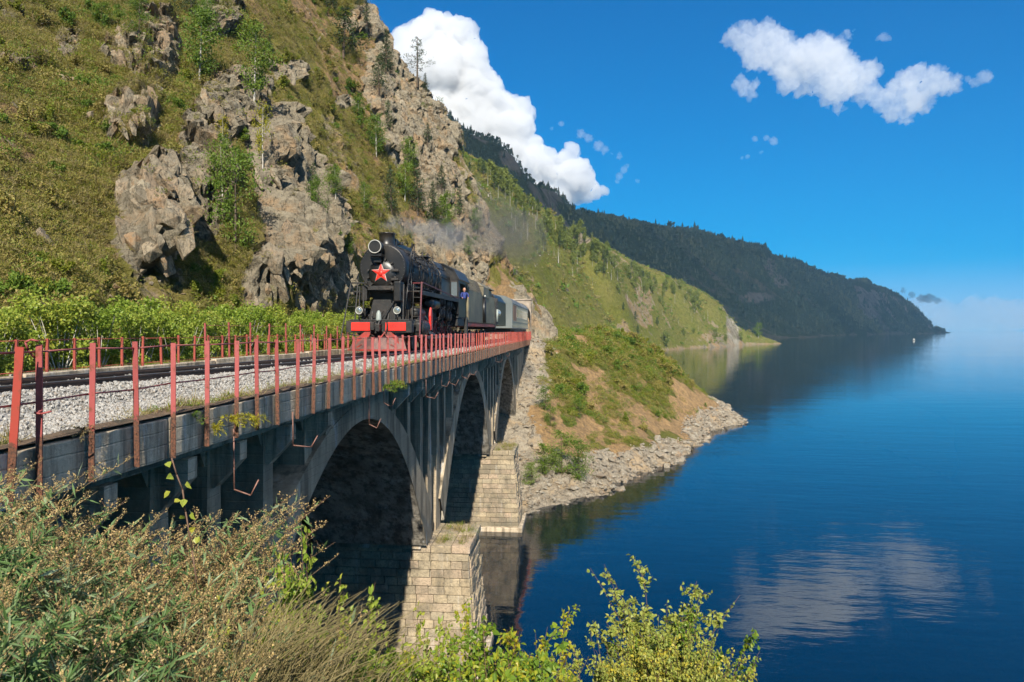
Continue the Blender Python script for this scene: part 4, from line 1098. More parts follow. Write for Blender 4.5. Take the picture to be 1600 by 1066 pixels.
# stack
g = G(); g.lathe((0, 1.25, 4.52), (0, 0, 1), [(0, .46), (.12, .38), (.2, .34), (.60, .335), (.62, .37), (.67, .37), (.67, .30), (.35, .28)], 36, False); g.build('chimney', M_blk, loco)
g = G(); g.prism([(1.55, 4.55), (1.55, 5.02), (2.5, 4.86), (3.6, 4.86), (4.3, 4.9), (4.3, 4.5)], -.36, .36, 'x'); sd = g.build('dome_casing', M_blk, loco, 0.08)
g = G(); g.cyl((.36, 1.9, 4.78), (.55, 1.9, 4.78), .04).cyl((.36, 2.05, 4.85), (.48, 2.05, 4.85), .05); g.build('casing_valve', M_blk2, loco)
g = G(); g.lathe((0, 7.2, 4.3), (0, 0, 1), [(0, .5), (.25, .42), (.42, .38), (.5, .25), (.53, .01)], 24); g.build('steam_dome', M_blk, loco)
# boiler
g = G(); g.lathe((0, 3.2, CB-.03), (0, 1, 0), [(0, .96), (1.6, .97), (1.62, 1.0), (1.68, 1.0), (1.7, .98), (3.4, 1.0), (3.42, 1.03), (3.48, 1.03), (3.5, 1.01), (6.6, 1.05)], 56); bo = g.build('boiler', M_blk, loco)
g = G()
for yy, r in ((3.9, .99), (5.75, 1.01), (7.6, 1.05), (8.7, 1.06)):
    g.ring((0, yy, CB-.03), (0, 1, 0), r, .022, 48)
g.build('boiler_band', M_blk2, bo)
g = G(); g.prism([(.72, 2.4), (1.1, 2.7), (1.08, 3.9), (.6, 4.62), (-.6, 4.62), (-1.08, 3.9), (-1.1, 2.7), (-.72, 2.4)], 7.4, 9.7, 'y').build('firebox', M_blk, loco, 0.06)
g = G()
R = random.Random(3)
for s_ in (-1, 1):
    for k, (hz, rr_) in enumerate(((4.30, .02), (4.05, .028), (3.8, .02), (2.95, .05), (2.8, .03), (3.15, .025))):
        rx = math.sqrt(max(1.09**2-(hz-CB)**2, .1))+.03+.01*k
        pts = [(s_*(rx+R.uniform(-.02, .02)), 1.2+.85*i, hz+R.uniform(-.02, .02)-.01*i) for i in range(10 if k % 2 == 0 else 7)]
        g.tube(pts, rr_, 6)
    for yy in (1.6, 2.8, 4.4, 5.2, 6.4, 7.0):   # pipes over the boiler
        q = []
        for i in range(7):
            t = math.radians(80-i*22+R.uniform(-3, 3)); q.append((s_*math.cos(t)*1.1, yy+R.uniform(-.05, .05), CB+math.sin(t)*1.1))
        g.tube(q, .022, 5)
g.build('pipework', M_blk2, loco)
g = G()
for (x_, y_, z_, h) in ((.3, 4.7, 4.5, .35), (.15, 5.4, 4.55, .3), (.45, 5.9, 4.45, .45), (.3, 6.3, 4.55, .4), (-.1, 6.6, 4.6, .35), (.55, 6.6, 4.4, .5), (.2, 7.9, 4.6, .45), (.4, 8.3, 4.6, .25)):
    g.cyl((x_, y_, z_), (x_, y_, z_+h), .045, .03, 8).cyl((x_-.1, y_, z_+h*.8), (x_+.1, y_, z_+h*.8), .02, n=6)
g.box(.0, .6, 6.1, 7.0, 4.68, 4.74)
g.build('valve', M_blk2, loco)
# side tanks, pumps, motion
g = G(); g.lathe((1.25, 3.4, 2.2), (0, 1, 0), [(0, .1), (.05, .26), (1.8, .26), (1.85, .1)], 24).lathe((-1.25, 3.4, 2.2), (0, 1, 0), [(0, .1), (.05, .26), (1.8, .26), (1.85, .1)], 24).build('air_tank', M_blk, loco)
g = G()
for (x_, y_, z_) in ((1.3, 5.9, 2.75), (1.3, 6.6, 2.75), (1.28, 7.7, 2.6), (1.28, 8.4, 2.6)):
    g.lathe((x_, y_, z_-1.15), (0, 0, 1), [(0, .1), (.02, .15), (.4, .15), (.42, .08), (.6, .08), (.62, .17), (1.05, .17), (1.1, .1)], 14)
g.build('air_pump', M_blk2, loco)
g = G()
for i in range(60):
    y_ = R.uniform(5.2, 12.2); z_ = R.uniform(1.0, 2.6); x_ = R.uniform(1.0, 1.42)
    q = [(x_, y_, z_)]
    for k in range(3): q.append((x_+R.uniform(-.1, .1), q[-1][1]+R.uniform(-.35, .5), q[-1][2]+R.uniform(-.35, .25)))
    g.tube(q, R.choice((.018, .025, .035)), 5)
g.build('injector_pipes', M_blk2, loco)
for s_ in (-1, 1):
    for k in range(5):
        yc_ = 4.35+k*1.55
        w = G(); w.ring((s_*.8, yc_, .74), (1, 0, 0), .68, .06, 28).lathe((s_*.72, yc_, .74), (1, 0, 0), [(0, .16), (.2, .14)], 14)
        for j in range(11):
            t = 2*math.pi*j/11; w.bar((s_*.8, yc_, .74), (s_*.8, yc_+math.cos(t)*.66, .74+math.sin(t)*.66), .05, .07)
        w = w.build('driving_wheel', M_redd, loco)
    for yc_ in (2.6, 12.05):
        w = G(); w.ring((s_*.8, yc_, .46), (1, 0, 0), .40, .06, 24).lathe((s_*.76, yc_, .46), (1, 0, 0), [(0, .36), (.06, .36)], 20); w.build('small_wheel', M_blk2, loco)
    g = G(); g.bar((s_*1.02, 4.35, .6), (s_*1.02, 10.55, .6), .09, .13).bar((s_*1.12, 2.9, 1.05), (s_*1.12, 5.9, .65), .08, .13).bar((s_*1.2, 2.9, 1.7), (s_*1.15, 4.6, 1.25), .06, .08).bar((s_*1.2, 4.7, 1.95), (s_*1.18, 4.75, .9), .06, .1)
    g.build('side_rod', M_steel if s_ > 0 else M_blk2, loco)
g = G(); g.prism([(3.15, .95), (3.35, .95), (3.45, 1.5), (3.35, 1.95), (3.2, 2.0), (3.08, 1.6)], 1.42, 1.52, 'x').build('red_link', M_red, loco, .02)
# cab
g = G(); W = 1.55
roof = [(-W, 3.75), (-1.25, 4.3), (-.7, 4.62), (0, 4.72), (.7, 4.62), (1.25, 4.3), (W, 3.75)]
fw = [(-W, 1.85)]+roof+[(W, 1.85), (1.06, 1.85), (1.06, 3.75), (.72, 4.5), (-.72, 4.5), (-1.06, 3.75), (-1.06, 1.85)]
g.prism(fw, 9.7, 9.76, 'y')
cab = g.build('cab', M_blk, loco)
g = G(); ro = [(x_*1.04, z_+.04) for x_, z_ in roof]+[(x_, z_-.01) for x_, z_ in roof[::-1]]
g.prism(ro, 9.6, 13.0, 'y').build('roof', M_blk, cab)
g = G()
for s_ in (-1, 1):
    a, b_ = sorted((s_*(W-.04), s_*W))
    g.box(a, b_, 9.77, 10.15, 1.7, 3.74).box(a, b_, 10.15, 11.6, 1.7, 2.75).box(a, b_, 11.6, 11.9, 1.7, 3.74).box(a, b_, 10.15, 11.6, 3.6, 3.74)
g.build('side_sheet', M_blk, cab)
for s_ in (-1, 1):
    g = G(); a, b_ = sorted((s_*1.14, s_*1.47)); g.box(a, b_, 9.66, 9.69, 2.85, 3.65); g.build('front_window', M_glass, cab)
    g = G(); g.box(a-.03, b_+.03, 9.64, 9.66, 3.64, 3.70).box(a-.03, b_+.03, 9.64, 9.66, 2.80, 2.86); g.build('window_frame', M_blk2, cab)
g = G(); g.box(-1.5, 1.5, 9.8, 12.3, 1.62, 1.72).box(1.44, 1.6, 12.0, 12.4, .5, 1.7).build('cab_floor', M_blk2, cab)
g = G(); g.box(.9, 1.45, 9.9, 12.2, 1.2, 1.6); g.build('ash_box', M_blk2, loco)
# driver leaning out
M_skin = simple('skin', (0.55, 0.28, 0.18), (0.5, 0.24, 0.15), 8, 0.5, 0.02)
M_blue = simple('blue_work_jacket', (0.02, 0.035, 0.16), (0.03, 0.05, 0.22), 7, 0.8, 0.2)
M_hair = simple('hair', (0.12, 0.07, 0.04), (0.08, 0.05, 0.03), 12, 0.7, 0.2)
def person(loc, rz, label):
    p = empty('person', loc, rz, label, 'person')
    me = bpy.data.meshes.new('body')
    vs = [(0, 0, 0), (0, 0, .22), (0, -.03, .42), (0, -.05, .52), (.2, -.04, .46), (.28, -.18, .24), (.2, -.36, .12), (-.2, -.04, .46), (-.27, -.15, .22), (-.2, -.34, .10)]
    es = [(0, 1), (1, 2), (2, 3), (2, 4), (4, 5), (5, 6), (2, 7), (7, 8), (8, 9)]
    me.from_pydata(vs, es, []); o = link('body', me, M_blue, p)
    sk = o.modifiers.new('skin', 'SKIN'); lay = me.skin_vertices[0].data if me.skin_vertices else None
    if lay:
        for i, r in enumerate((.17, .17, .15, .07, .075, .055, .045, .075, .055, .045)): lay[i].radius = (r, r*.8)
        lay[0].use_root = True
    o.modifiers.new('sub', 'SUBSURF').levels = 2; o.modifiers['sub'].render_levels = 2
    g = G(); g.lathe((0, -.06, .50), (0, -.1, 1), [(0, .05), (.06, .055), (.10, .075), (.16, .095), (.22, .10), (.27, .085), (.31, .05), (.33, .01)], 16)
    g.lathe((0, -.15, .645), (0, -1, -.2), [(0, .02), (.03, .016), (.045, .006)], 8)
    for s_ in (-1, 1): g.lathe((s_*.095, -.06, .66), (s_, 0, 0), [(0, .02), (.015, .025), (.02, .01)], 8); g.lathe((s_*.2, -.36 if s_ > 0 else -.34, .12 if s_ > 0 else .1), (0, -1, -.3), [(0, .03), (.05, .04), (.1, .035), (.13, .015)], 8)
    g.build('head', M_skin, p)
    g = G(); g.lathe((0, -.045, .70), (0, .12, 1), [(0, .104), (.06, .10), (.1, .075), (.125, .02)], 14); g.build('hair', M_hair, p)
    return p
dv = person((track_x(39)+W+.10, LY+10.9, 14.255+2.72), 0.35, 'driver in a dark blue jacket leaning out of the locomotive cab'); dv.scale = (.8, .8, .8)
# tender
tn = empty('tender', (track_x(41)-.0, LY+13.1, 14.255), -0.019, 'grey black riveted coal tender coupled behind the locomotive cab', 'tender')
g = G(); g.box(-1.52, 1.52, 0, 11.6, 1.42, 3.42); tb = g.build('tank', M_tend, tn, 0.03)
g = G(); g.prism([(-1.52, 3.425), (1.52, 3.425), (1.18, 4.25), (-1.18, 4.25)], 0.0, 5.2, 'y').build('coal_bunker', M_tend, tn, 0.02)
g = G(); g.prism([(-.9, 4.2), (.9, 4.2), (.5, 4.42), (-.5, 4.42)], -.1, 4.6, 'y').build('bunker_cover', M_blk, tn, 0.05)
g = G()
for i in range(11):
    yy = .25+i*.47; g.bar((1.53, yy, 3.43), (1.20, yy, 4.22), .04, .05); g.bar((-1.53, yy, 3.43), (-1.20, yy, 4.22), .04, .05)
g.build('bunker_rib', M_blk2, tn)
g = G(); g.box(-1.58, 1.58, 5.6, 8.2, 3.2, 3.95); g.prism([(-1.58, 3.955), (1.58, 3.955), (1.1, 4.3), (-1.1, 4.3)], 5.6, 11.4, 'y').box(-1.3, 1.3, 8.2, 11.4, 3.43, 3.95); g.build('water_hatch_casing', M_tend, tn, 0.05)
g = G(); g.prism([(1.0, 3.9), (1.62, 3.9), (1.62, 3.4), (1.45, 3.1), (1.0, 3.0)], 5.35, 5.6, 'y').build('wind_shield', M_gry if False else M_tend, tn, 0.02)
g = G(); g.cyl((1.58, 5.75, 1.45), (1.58, 5.75, 3.15), .13, n=16).cyl((1.60, 6.3, 1.45), (1.60, 6.3, 3.2), .05).build('overflow_pipe', M_blk, tn)
g = G(); g.lathe((1.62, 6.0, 3.3), (0, -1, 0), [(0, .08), (.1, .07), (.12, .02)], 12).build('side_lamp', M_wht, tn)
g = G(); g.box(-1.5, 1.5, -.2, 11.8, 1.18, 1.40).build('frame', M_redd, tn)
g = G(); 
for yy in (.9, 2.6, 4.3, 7.2, 8.9, 10.6):
    for s_ in (-1, 1): g.lathe((s_*.76, yy, .5), (1, 0, 0), [(0, .45), (.1, .5), (.12, .42)], 20)
for y0 in (.4, 6.7): g.box(1.0, 1.12, y0, y0+4.4, .45, .8); g.box(-1.12, -1.0, y0, y0+4.4, .45, .8)
g.build('bogie', M_blk2, tn)
g = G(); g.cyl((-.5, 8.5, 4.3), (-.5, 8.5, 4.5), .3); g.bar((.9, 7.5, 4.0), (1.2, 9.3, 4.9), .05, .03); g.build('filler', M_blk2, tn)
# second engine's dark rear end
t2 = empty('second_engine', (track_x(54), LY+25.3, 14.255), -0.01, 'dark second engine with ladders and a small round lamp ahead of the green carriage', 'locomotive')
g = G(); g.box(-1.45, 1.45, .8, 7.5, 1.3, 3.3).build('tank', M_blk, t2, 0.04)
g = G(); g.prism([(-1.45, 3.305), (1.45, 3.305), (1.0, 3.9), (-1.0, 3.9)], 1.4, 7.5, 'y').build('coal_space', M_blk, t2, 0.03)
g = G(); g.box(-1.4, 1.4, .0, .8, 1.0, 1.45).box(.9, 1.4, .3, .7, 2.0, 2.7).box(1.2, 1.5, 1.0, 1.4, 1.45, 3.5).build('front_platform', M_blk2, t2)
g = G()
for xx in (.55, .85, 1.25, 1.45): g.bar((xx, .2, 1.3), (xx, .3, 3.3), .04, .04)
for i in range(6): g.bar((.55, .25, 1.5+.3*i), (.85, .25, 1.5+.3*i), .03, .03)
g.tube([(1.4, .1, 1.0), (1.45, 0, 2.0), (1.2, .2, 2.9), (.8, .4, 3.3)], .04)
g.build('ladder', M_blk2, t2)
g = G(); g.lathe((1.35, 2.4, 2.35), (0, -1, 0), [(0, .3), (.2, .3), (.3, .26), (.32, .02)], 20).build('lamp', M_lens, t2)
g = G(); g.cyl((1.5, .9, 1.6), (1.5, .9, 2.6), .09).build('pale_cylinder', M_gry, t2)
# carriage
M_car = simple('carriage_grey_green', (0.62, 0.53, 0.33), (0.54, 0.46, 0.29), 1.2, 0.5, 0.05)
M_cart = simple('carriage_pale_end', (0.25, 0.275, 0.255), (0.2, 0.225, 0.21), 1.0, 0.5, 0.05)
M_carr = simple('carriage_roof_grey', (0.26, 0.255, 0.235), (0.19, 0.185, 0.17), 0.8, 0.55, 0.05)
M_oran = simple('carriage_orange_panel', (0.36, 0.16, 0.075), (0.30, 0.14, 0.07), 1.0, 0.5, 0.05)
cr = empty('railway_carriage', (track_x(66)-.05, LY+38.2, 14.255), 0.0, 'grey green passenger carriage with a row of white framed windows at the tunnel mouth', 'railway carriage')
Wc = 1.53; Lc = 21.8
g = G(); g.box(-Wc, Wc, 0.03, Lc, 1.1, 3.62).build('body', M_car, cr, 0.03)
rf = [(-Wc-.03, 3.6), (-1.35, 4.0), (-.85, 4.28), (0, 4.4), (.85, 4.28), (1.35, 4.0), (Wc+.03, 3.6)]
g = G(); g.prism(rf, -.02, Lc, 'y').build('roof', M_carr, cr)
g = G(); g.box(-Wc+.02, Wc-.02, -.03, .028, 1.15, 3.59).build('end_panel', M_cart, cr)
g = G(); g.prism([(x_*.97, z_-.04) for x_, z_ in rf], -.05, -.022, 'y').build('end_arch', M_cart, cr)
g = G(); g.box(Wc-.2, Wc+.012, -.05, .25, 1.15, 3.6).build('corner_post', M_cart, cr)
g = G(); g.box(Wc+.001, Wc+.014, 1.0, 4.6, 1.9, 3.45).build('orange_panel', M_oran, cr)
g = G(); g.box(Wc+.001, Wc+.02, .2, Lc, 3.5, 3.6).box(Wc+.001, Wc+.02, .2, Lc, 1.72, 1.78).box(Wc+.001, Wc+.03, .2, Lc, 1.10, 1.2).build('trim_strip', M_carr, cr)
wf = G(); wf.box(0, .03, 0, 1.05, 0, 1.0); wfm = wf.mesh('window'); wfm.materials.append(M_wht)
wp = G(); wp.box(.031, .036, .1, .95, .08, .62).box(.031, .036, .1, .95, .68, .92); wpm = wp.mesh('pane'); wpm.materials.append(M_glass)
for k in range(9):
    w = bpy.data.objects.new('window', wfm); C.objects.link(w); w.parent = cr; w.location = (Wc+.002, 5.0+1.75*k, 2.2)
    q = bpy.data.objects.new('pane', wpm); C.objects.link(q); q.parent = w
g = G(); g.box(-1.3, 1.3, .5, Lc, .55, 1.08).box(1.0, 1.3, 1, 4.5, .3, .9).box(1.0, 1.3, 16, 19.5, .3, .9).build('undergear', M_blk2, cr)
# ================================================================ ROCKS, PLANTS, TREES
rs = np.random.RandomState(77)
def rock_mesh(seed, mat, n=15, el=(1, 1, 1), bev=0.05):
    r = random.Random(seed); bm = bmesh.new()
    for i in range(n):
        d = Vector((r.gauss(0, 1), r.gauss(0, 1), r.gauss(0, 1))).normalized()*(0.42+0.10*r.random())
        bm.verts.new((d.x*el[0], d.y*el[1], d.z*el[2]))
    res = bmesh.ops.convex_hull(bm, input=list(bm.verts))
    bmesh.ops.delete(bm, geom=list(set([e for e in res['geom_interior'] if isinstance(e, bmesh.types.BMVert)]+[e for e in res['geom_unused'] if isinstance(e, bmesh.types.BMVert)])), context='VERTS')
    bmesh.ops.dissolve_limit(bm, angle_limit=0.25, verts=list(bm.verts), edges=list(bm.edges))
    if bev: bmesh.ops.bevel(bm, geom=list(bm.edges), offset=bev*0.5, segments=1, affect='EDGES')
    bmesh.ops.triangulate(bm, faces=list(bm.faces))
    me = bpy.data.meshes.new('rock'); bm.to_mesh(me); bm.free(); me.materials.append(mat)
    return me
def m_rock(name, cols, scale=1.4):
    m, nt, b, out = nmat(name)
    v = coords(nt, 'World'); oi = nt.nodes.new('ShaderNodeObjectInfo')
    n1 = noise(nt, v, scale, 8, 0.7); n2 = noise(nt, coords(nt, 'World', (1, 1, .35)), scale*5, 7, 0.72); n3 = noise(nt, v, scale*14, 5, .7)
    c = ramp(nt, oi.outputs['Random'], [(i/(len(cols)-1), k) for i, k in enumerate(cols)])
    c = mixc(nt, ramp(nt, n1, [(0.45, 0.0), (0.62, 0.7)]), c, cols[-1])
    c = mixc(nt, ramp(nt, n2, [(0.38, 0.85), (0.52, 0.0)]), c, tuple(x*0.3 for x in cols[0]))
    c = mixc(nt, ramp(nt, noise(nt, v, scale*0.45, 6, .7), [(0.56, 0.0), (0.66, 0.7)]), c, (0.40, 0.235, 0.115))
    c = mixc(nt, ramp(nt, noise(nt, v, scale*2.3+.7, 6, .75), [(0.58, 0.0), (0.66, 0.6)]), c, (0.13, 0.13, 0.11))
    c = mixc(nt, ramp(nt, n3, [(0.6, 0.0), (0.72, 0.45)]), c, (0.5, 0.47, 0.4))
    nt.links.new(c, b.inputs['Base Color']); b.inputs['Roughness'].default_value = 0.95; b.inputs['Specular IOR Level'].default_value = 0.2
    p = bump(nt, None, n1, 0.9, 0.4); p = bump(nt, None, n2, 0.8, 0.15, p); bump(nt, b, n3, 0.4, 0.03, p)
    return m
M_rock = m_rock('hill_rock', [(0.34, 0.29, 0.205), (0.23, 0.195, 0.14), (0.39, 0.335, 0.24), (0.34, 0.245, 0.155)])
M_stone = m_rock('shore_stone', [(0.42, 0.37, 0.29), (0.32, 0.28, 0.22), (0.5, 0.45, 0.36), (0.36, 0.29, 0.21)], 2.5)
M_chip = simple('crushed_stone', (0.43, 0.41, 0.38), (0.20, 0.195, 0.18), 30, 0.9, 0.0, c3=(0.22, 0.175, 0.13), detail=2)

def pick(PU, PV, PD, u, v, r=5.0):
    d2 = (PU-u)**2+(PV-v)**2
    m = np.where(d2 < r*r)[0]
    if len(m) == 0: return int(np.argmin(d2))
    return int(m[np.argmin(PD[m]+d2[m]*0.05)])

# ---- outcrops, block by block
big = [rock_mesh(500+k, M_rock, 13, e, 0.02) for k, e in enumerate([(.9, .7, 1.6), (.8, .6, 1.8), (1.0, .8, 1.2), (.8, .6, 1.9), (1.1, .7, 1.5), (.8, .7, 1.5), (1.2, .7, 1.1), (.8, .6, 2.0), (.9, .8, 1.4), (1.0, .6, 1.7)])]
OL = ['large rounded rock outcrop bulging from the slope with deep shade at its right', 'pale cracked rock outcrop above the large bulging outcrop', 'tall narrow grey outcrop near the top of the slope', 'rock outcrop at the very top edge of the slope',
      'small grey outcrop left of the tall narrow outcrop', 'low slanting ledge of dark rock high on the far left slope', 'small flat rock ledge in the upper grass', 'upper part of the cliff buttress beside the yellow birch',
      'middle of the cliff buttress with tan and grey faces', 'foot of the cliff buttress behind the bushes', 'dark vertical cliff edge just left of the locomotive', 'brown crumbling rock above the birch', 'scree gully rocks between the outcrop and the birch', 'small isolated outcrop in the open upper grass',
      'upper cliff of the spur below the lone pine', 'tan sheer cliff face on the skyline spur', 'lower cliff edge of the spur above the carriage', 'tumbled tan rocks above the tender', 'broken rock slope behind the smoke', 'small stones below the dark pines', 'rocky shoulder of the spur under the pines', 'rocks on the topmost skyline', 'rubble above the tunnel portal']
ONB = [80, 34, 30, 14, 12, 12, 6, 34, 54, 40, 36, 16, 26, 10, 34, 44, 26, 36, 20, 5, 14, 8, 14]
nb = 0
for k, (cu, cv, ru, rv, h) in enumerate(ROCKS):
    r2 = ((HU-cu)/ru)**2+((HV-cv)/rv)**2
    idx = np.where((r2 < 0.85) & (HRK > 0.4))[0]
    if len(idx) < 5: continue
    i0 = pick(HU, HV, HD, cu, cv); base = HP[i0]
    oc = empty('rock_outcrop', tuple(base), 0, OL[min(k, len(OL)-1)], 'rock outcrop')
    for q in range(ONB[k]):
        i = int(rs.choice(idx)); p = HP[i]; n = HN[i]; s = rs.uniform(0.45, 1.15)*(1.0 if HD[i] < 60 else 1.3)*(1.2 if k in (0, 8) else 1)*(1.5 if rs.rand() < .15 else 1)
        o = bpy.data.objects.new('rock_block', big[nb % len(big)]); C.objects.link(o); o.parent = oc; nb += 1
        o.location = Vector(p-base)-Vector(n)*0.04*s-Vector((0, 0, 0.1))
        o.rotation_mode = 'QUATERNION'; o.rotation_quaternion = Vector((-.28+rs.uniform(-.2, .2), .12+rs.uniform(-.25, .25), 1)).to_track_quat('Z', 'Y') @ Matrix.Rotation(rs.uniform(0, 6.28), 4, 'Z').to_quaternion()
        o.scale = (s*rs.uniform(.75, 1.1), s*rs.uniform(.75, 1.1), s*rs.uniform(.8, 1.15))
for (cu, cv, s, lab) in [(62, 380, 1.3, 'lone grey boulder low on the left slope'), (100, 135, 1.0, 'squat grey boulder left of its square neighbour'), (119, 134, 1.1, 'square pale boulder beside a squat darker one'), (188, 50, 1.2, 'pale slab boulder near the top of the slope'),
                        (66, 488, .9, 'small boulder above the left bushes'), (500, 60, .8, 'pale flat boulder in the grass below the wide pine'), (350, 250, .8, 'small boulder in the gully'), (140, 185, .9, 'low boulder beside the pale outcrop')]:
    i = pick(HU, HV, HD, cu, cv); o = link('boulder', big[(int(cu) % 9)]); o.location = HP[i]+HN[i]*0.15; o.scale = (s*1.1, s, s*.8); o.rotation_euler = (rs.uniform(-.3, .3), rs.uniform(-.3, .3), rs.uniform(0, 6)); tag(o, lab, 'boulder')

small = [rock_mesh(700+k, M_stone, 11, e, 0) for k, e in enumerate([(1, .8, .6), (1.2, .9, .5), (.9, .9, .8), (1.3, .7, .6), (1, 1, .5)])]
hsm = [rock_mesh(720+k, M_rock, 10, e, 0) for k, e in enumerate([(1, .8, .6), (1.2, .9, .5), (.9, .9, .8)])]
# shore stones: the largest are parts of the shore, the rest one mass
vis = (BD > 50) & (BU > 760) & (BU < 1200)
w = np.where(vis & (BP[:, 2] > -0.5) & (BP[:, 2] < 2.2+1.5*rs.rand(len(BP))) & (BRK > .3))[0]
sel = rs.choice(w, 300, replace=False)
for j, i in enumerate(sel):
    s = rs.uniform(0.6, 1.5)
    o = bpy.data.objects.new('stone', small[j % 5]); C.objects.link(o); o.parent = shore
    o.location = BP[i]+np.array([rs.uniform(-.3, .3), rs.uniform(-.3, .3), s*0.08]); o.scale = (s, s*rs.uniform(.7, 1), s*rs.uniform(.8, 1.2)); o.rotation_euler = (rs.uniform(-.4, .4), rs.uniform(-.4, .4), rs.uniform(0, 6.28))
w2 = np.where((BD > 45) & (BU > 740) & (BU < 1200) & (BP[:, 2] > -0.8) & (BRK > .25))[0]
pr = np.where(BP[w2, 2] < 3.2, 1.0, 0.30); pr /= pr.sum()
sel = rs.choice(w2, 9000, p=pr)
p = BP[sel]+np.stack([rs.uniform(-.25, .25, 9000), rs.uniform(-.25, .25, 9000), rs.uniform(0, .08, 9000)], 1)
s = rs.gamma(3.0, 0.10, 9000)+.1
scatter('shore_stones', p, np.stack([rs.uniform(-.5, .5, 9000), rs.uniform(-.5, .5, 9000), rs.uniform(0, 6.28, 9000)], 1), np.stack([s, s*.9, s], 1), small, 'stuff')
w2 = np.where((HD < 125) & (HU > -60) & (HU < 900) & (HV > -60) & (HP[:, 0] < -11))[0]
sel = rs.choice(w2, 5200, p=(0.25+HRK[w2]+HSO[w2])/(0.25+HRK[w2]+HSO[w2]).sum())
s = rs.gamma(2.0, 0.09, 5200)+.08
scatter('slope_stones', HP[sel], np.stack([rs.uniform(-.6, .6, 5200), rs.uniform(-.6, .6, 5200), rs.uniform(0, 6.28, 5200)], 1), np.stack([s, s*.9, s*1.1], 1), hsm, 'stuff')
w2 = np.where((MU > 690) & (MU < 1230) & (MP[:, 2] > 1))[0]
cl = fbm(MP[w2]*0.05, 3, 444); pr = np.clip(cl+.15, 0.03, 1); pr /= pr.sum()
sel = rs.choice(w2, 5000, p=pr); s = rs.gamma(2.0, 0.22, 5000)+.3
scatter('far_slope_stones', MP[sel]+rs.uniform(-1.3, 1.3, (5000, 3))*[1, 1, .0], rs.uniform(-.6, 6, (5000, 3)), np.stack([s, s, s*.9], 1), small, 'stuff')
# ballast stones
chips = [rock_mesh(800+k, M_chip, 9, e, 0) for k, e in enumerate([(1, .8, .7), (1.2, .8, .6), (.9, .9, .8), (1.3, .7, .7)])]
NB = 46000
yy = np.concatenate([4+rs.rand(30000)*16, 20+rs.rand(16000)*60])
tx_ = np.interp(yy, [-10, 8, 11.5, 15, 18.4, 22, 26, 28.5, 55, 62, 130], [-4.95, -4.85, -4.45, -3.95, -3.35, -2.85, -2.5, -2.38, -1.88, -1.78, -1.78])
xx = -0.35-rs.rand(NB)**1.0*(5.4)
keep = (np.abs(xx-tx_) > 1.0) | (rs.rand(NB) < .35)
keep &= ~((np.abs(np.abs(xx-tx_)-.76) < .1))
xx, yy, tx_ = xx[keep], yy[keep], tx_[keep]
zz = 13.80+0.26*(1-sstep(1.3, 2.6, np.abs(xx-tx_)))+0.06*sstep(-0.2, -1.2, xx)
Pb = np.stack([xx, yy, zz], 1); Pb[:, 2] += fbm(Pb*1.1, 3, 301)*0.04+rs.uniform(.0, .03, len(xx))
s = np.where(yy < 20, rs.uniform(.05, .095, len(xx)), rs.uniform(.08, .15, len(xx)))
scatter('ballast_stones', Pb, rs.uniform(0, 6.28, (len(xx), 3)), np.stack([s, s, s], 1), chips, 'stuff')

# ---- leaves
def leaf_geo(c, d, nrm, L, W, fold=0.25, detailed=False):
    """c base (n,3), d unit direction, nrm unit normal, L,W sizes -> V,F"""
    n = len(c); side = np.cross(d, nrm); side /= np.maximum(np.linalg.norm(side, axis=1, keepdims=True), 1e-6)
    nn = np.cross(side, d)
    L = np.asarray(L)[:, None]*np.ones((n, 1)); W = np.asarray(W)[:, None]*np.ones((n, 1))
    if detailed:
        pts = [c, c+d*L*.28+side*W*.5+nn*W*fold, c+d*L*.62+side*W*.40+nn*W*fold*.8, c+d*L-nn*W*.15, c+d*L*.62-side*W*.40+nn*W*fold*.8, c+d*L*.28-side*W*.5+nn*W*fold]
        V = np.stack(pts, 1).reshape(-1, 3); b = (np.arange(n)*6)[:, None]
        F = np.concatenate([b+np.array([[0, 1, 2, 3]]), b+np.array([[0, 3, 4, 5]])])
    else:
        pts = [c, c+d*L*.45+side*W*.5+nn*W*fold, c+d*L, c+d*L*.45-side*W*.5+nn*W*fold*.3]
        V = np.stack(pts, 1).reshape(-1, 3); b = (np.arange(n)*4)[:, None]; F = b+np.array([[0, 1, 2, 3]])
    return V, F
def rdir(n, up=0.0, R=rs):
    d = R.normal(size=(n, 3)); d[:, 2] += up; return d/np.linalg.norm(d, axis=1, keepdims=True)
def tube_np(paths, n=4):
    """paths: list of (pts (k,3), radii (k)) -> V,F quads"""
    Vs, Fs, b = [], [], 0
    for pts, rad in paths:
        pts = np.asarray(pts, float); k = len(pts); t = np.gradient(pts, axis=0); t /= np.maximum(np.linalg.norm(t, axis=1, keepdims=True), 1e-9)
        up = np.where(np.abs(t[:, 2:3]) > .9, np.array([[1., 0, 0]]), np.array([[0, 0, 1.]]))
        a = np.cross(t, up); a /= np.maximum(np.linalg.norm(a, axis=1, keepdims=True), 1e-9); c = np.cross(a, t)
        th = np.arange(n)*2*math.pi/n
        ring = pts[:, None]+(a[:, None]*np.cos(th)[None, :, None]+c[:, None]*np.sin(th)[None, :, None])*np.asarray(rad)[:, None, None]
        Vs.append(ring.reshape(-1, 3)); i = np.arange(k-1)[:, None]*n; j = np.arange(n)[None]; j2 = (j+1) % n
        Fs.append(b+np.stack([i+j, i+j2, i+n+j2, i+n+j], -1).reshape(-1, 4)); b += k*n
    return np.concatenate(Vs), np.concatenate(Fs)
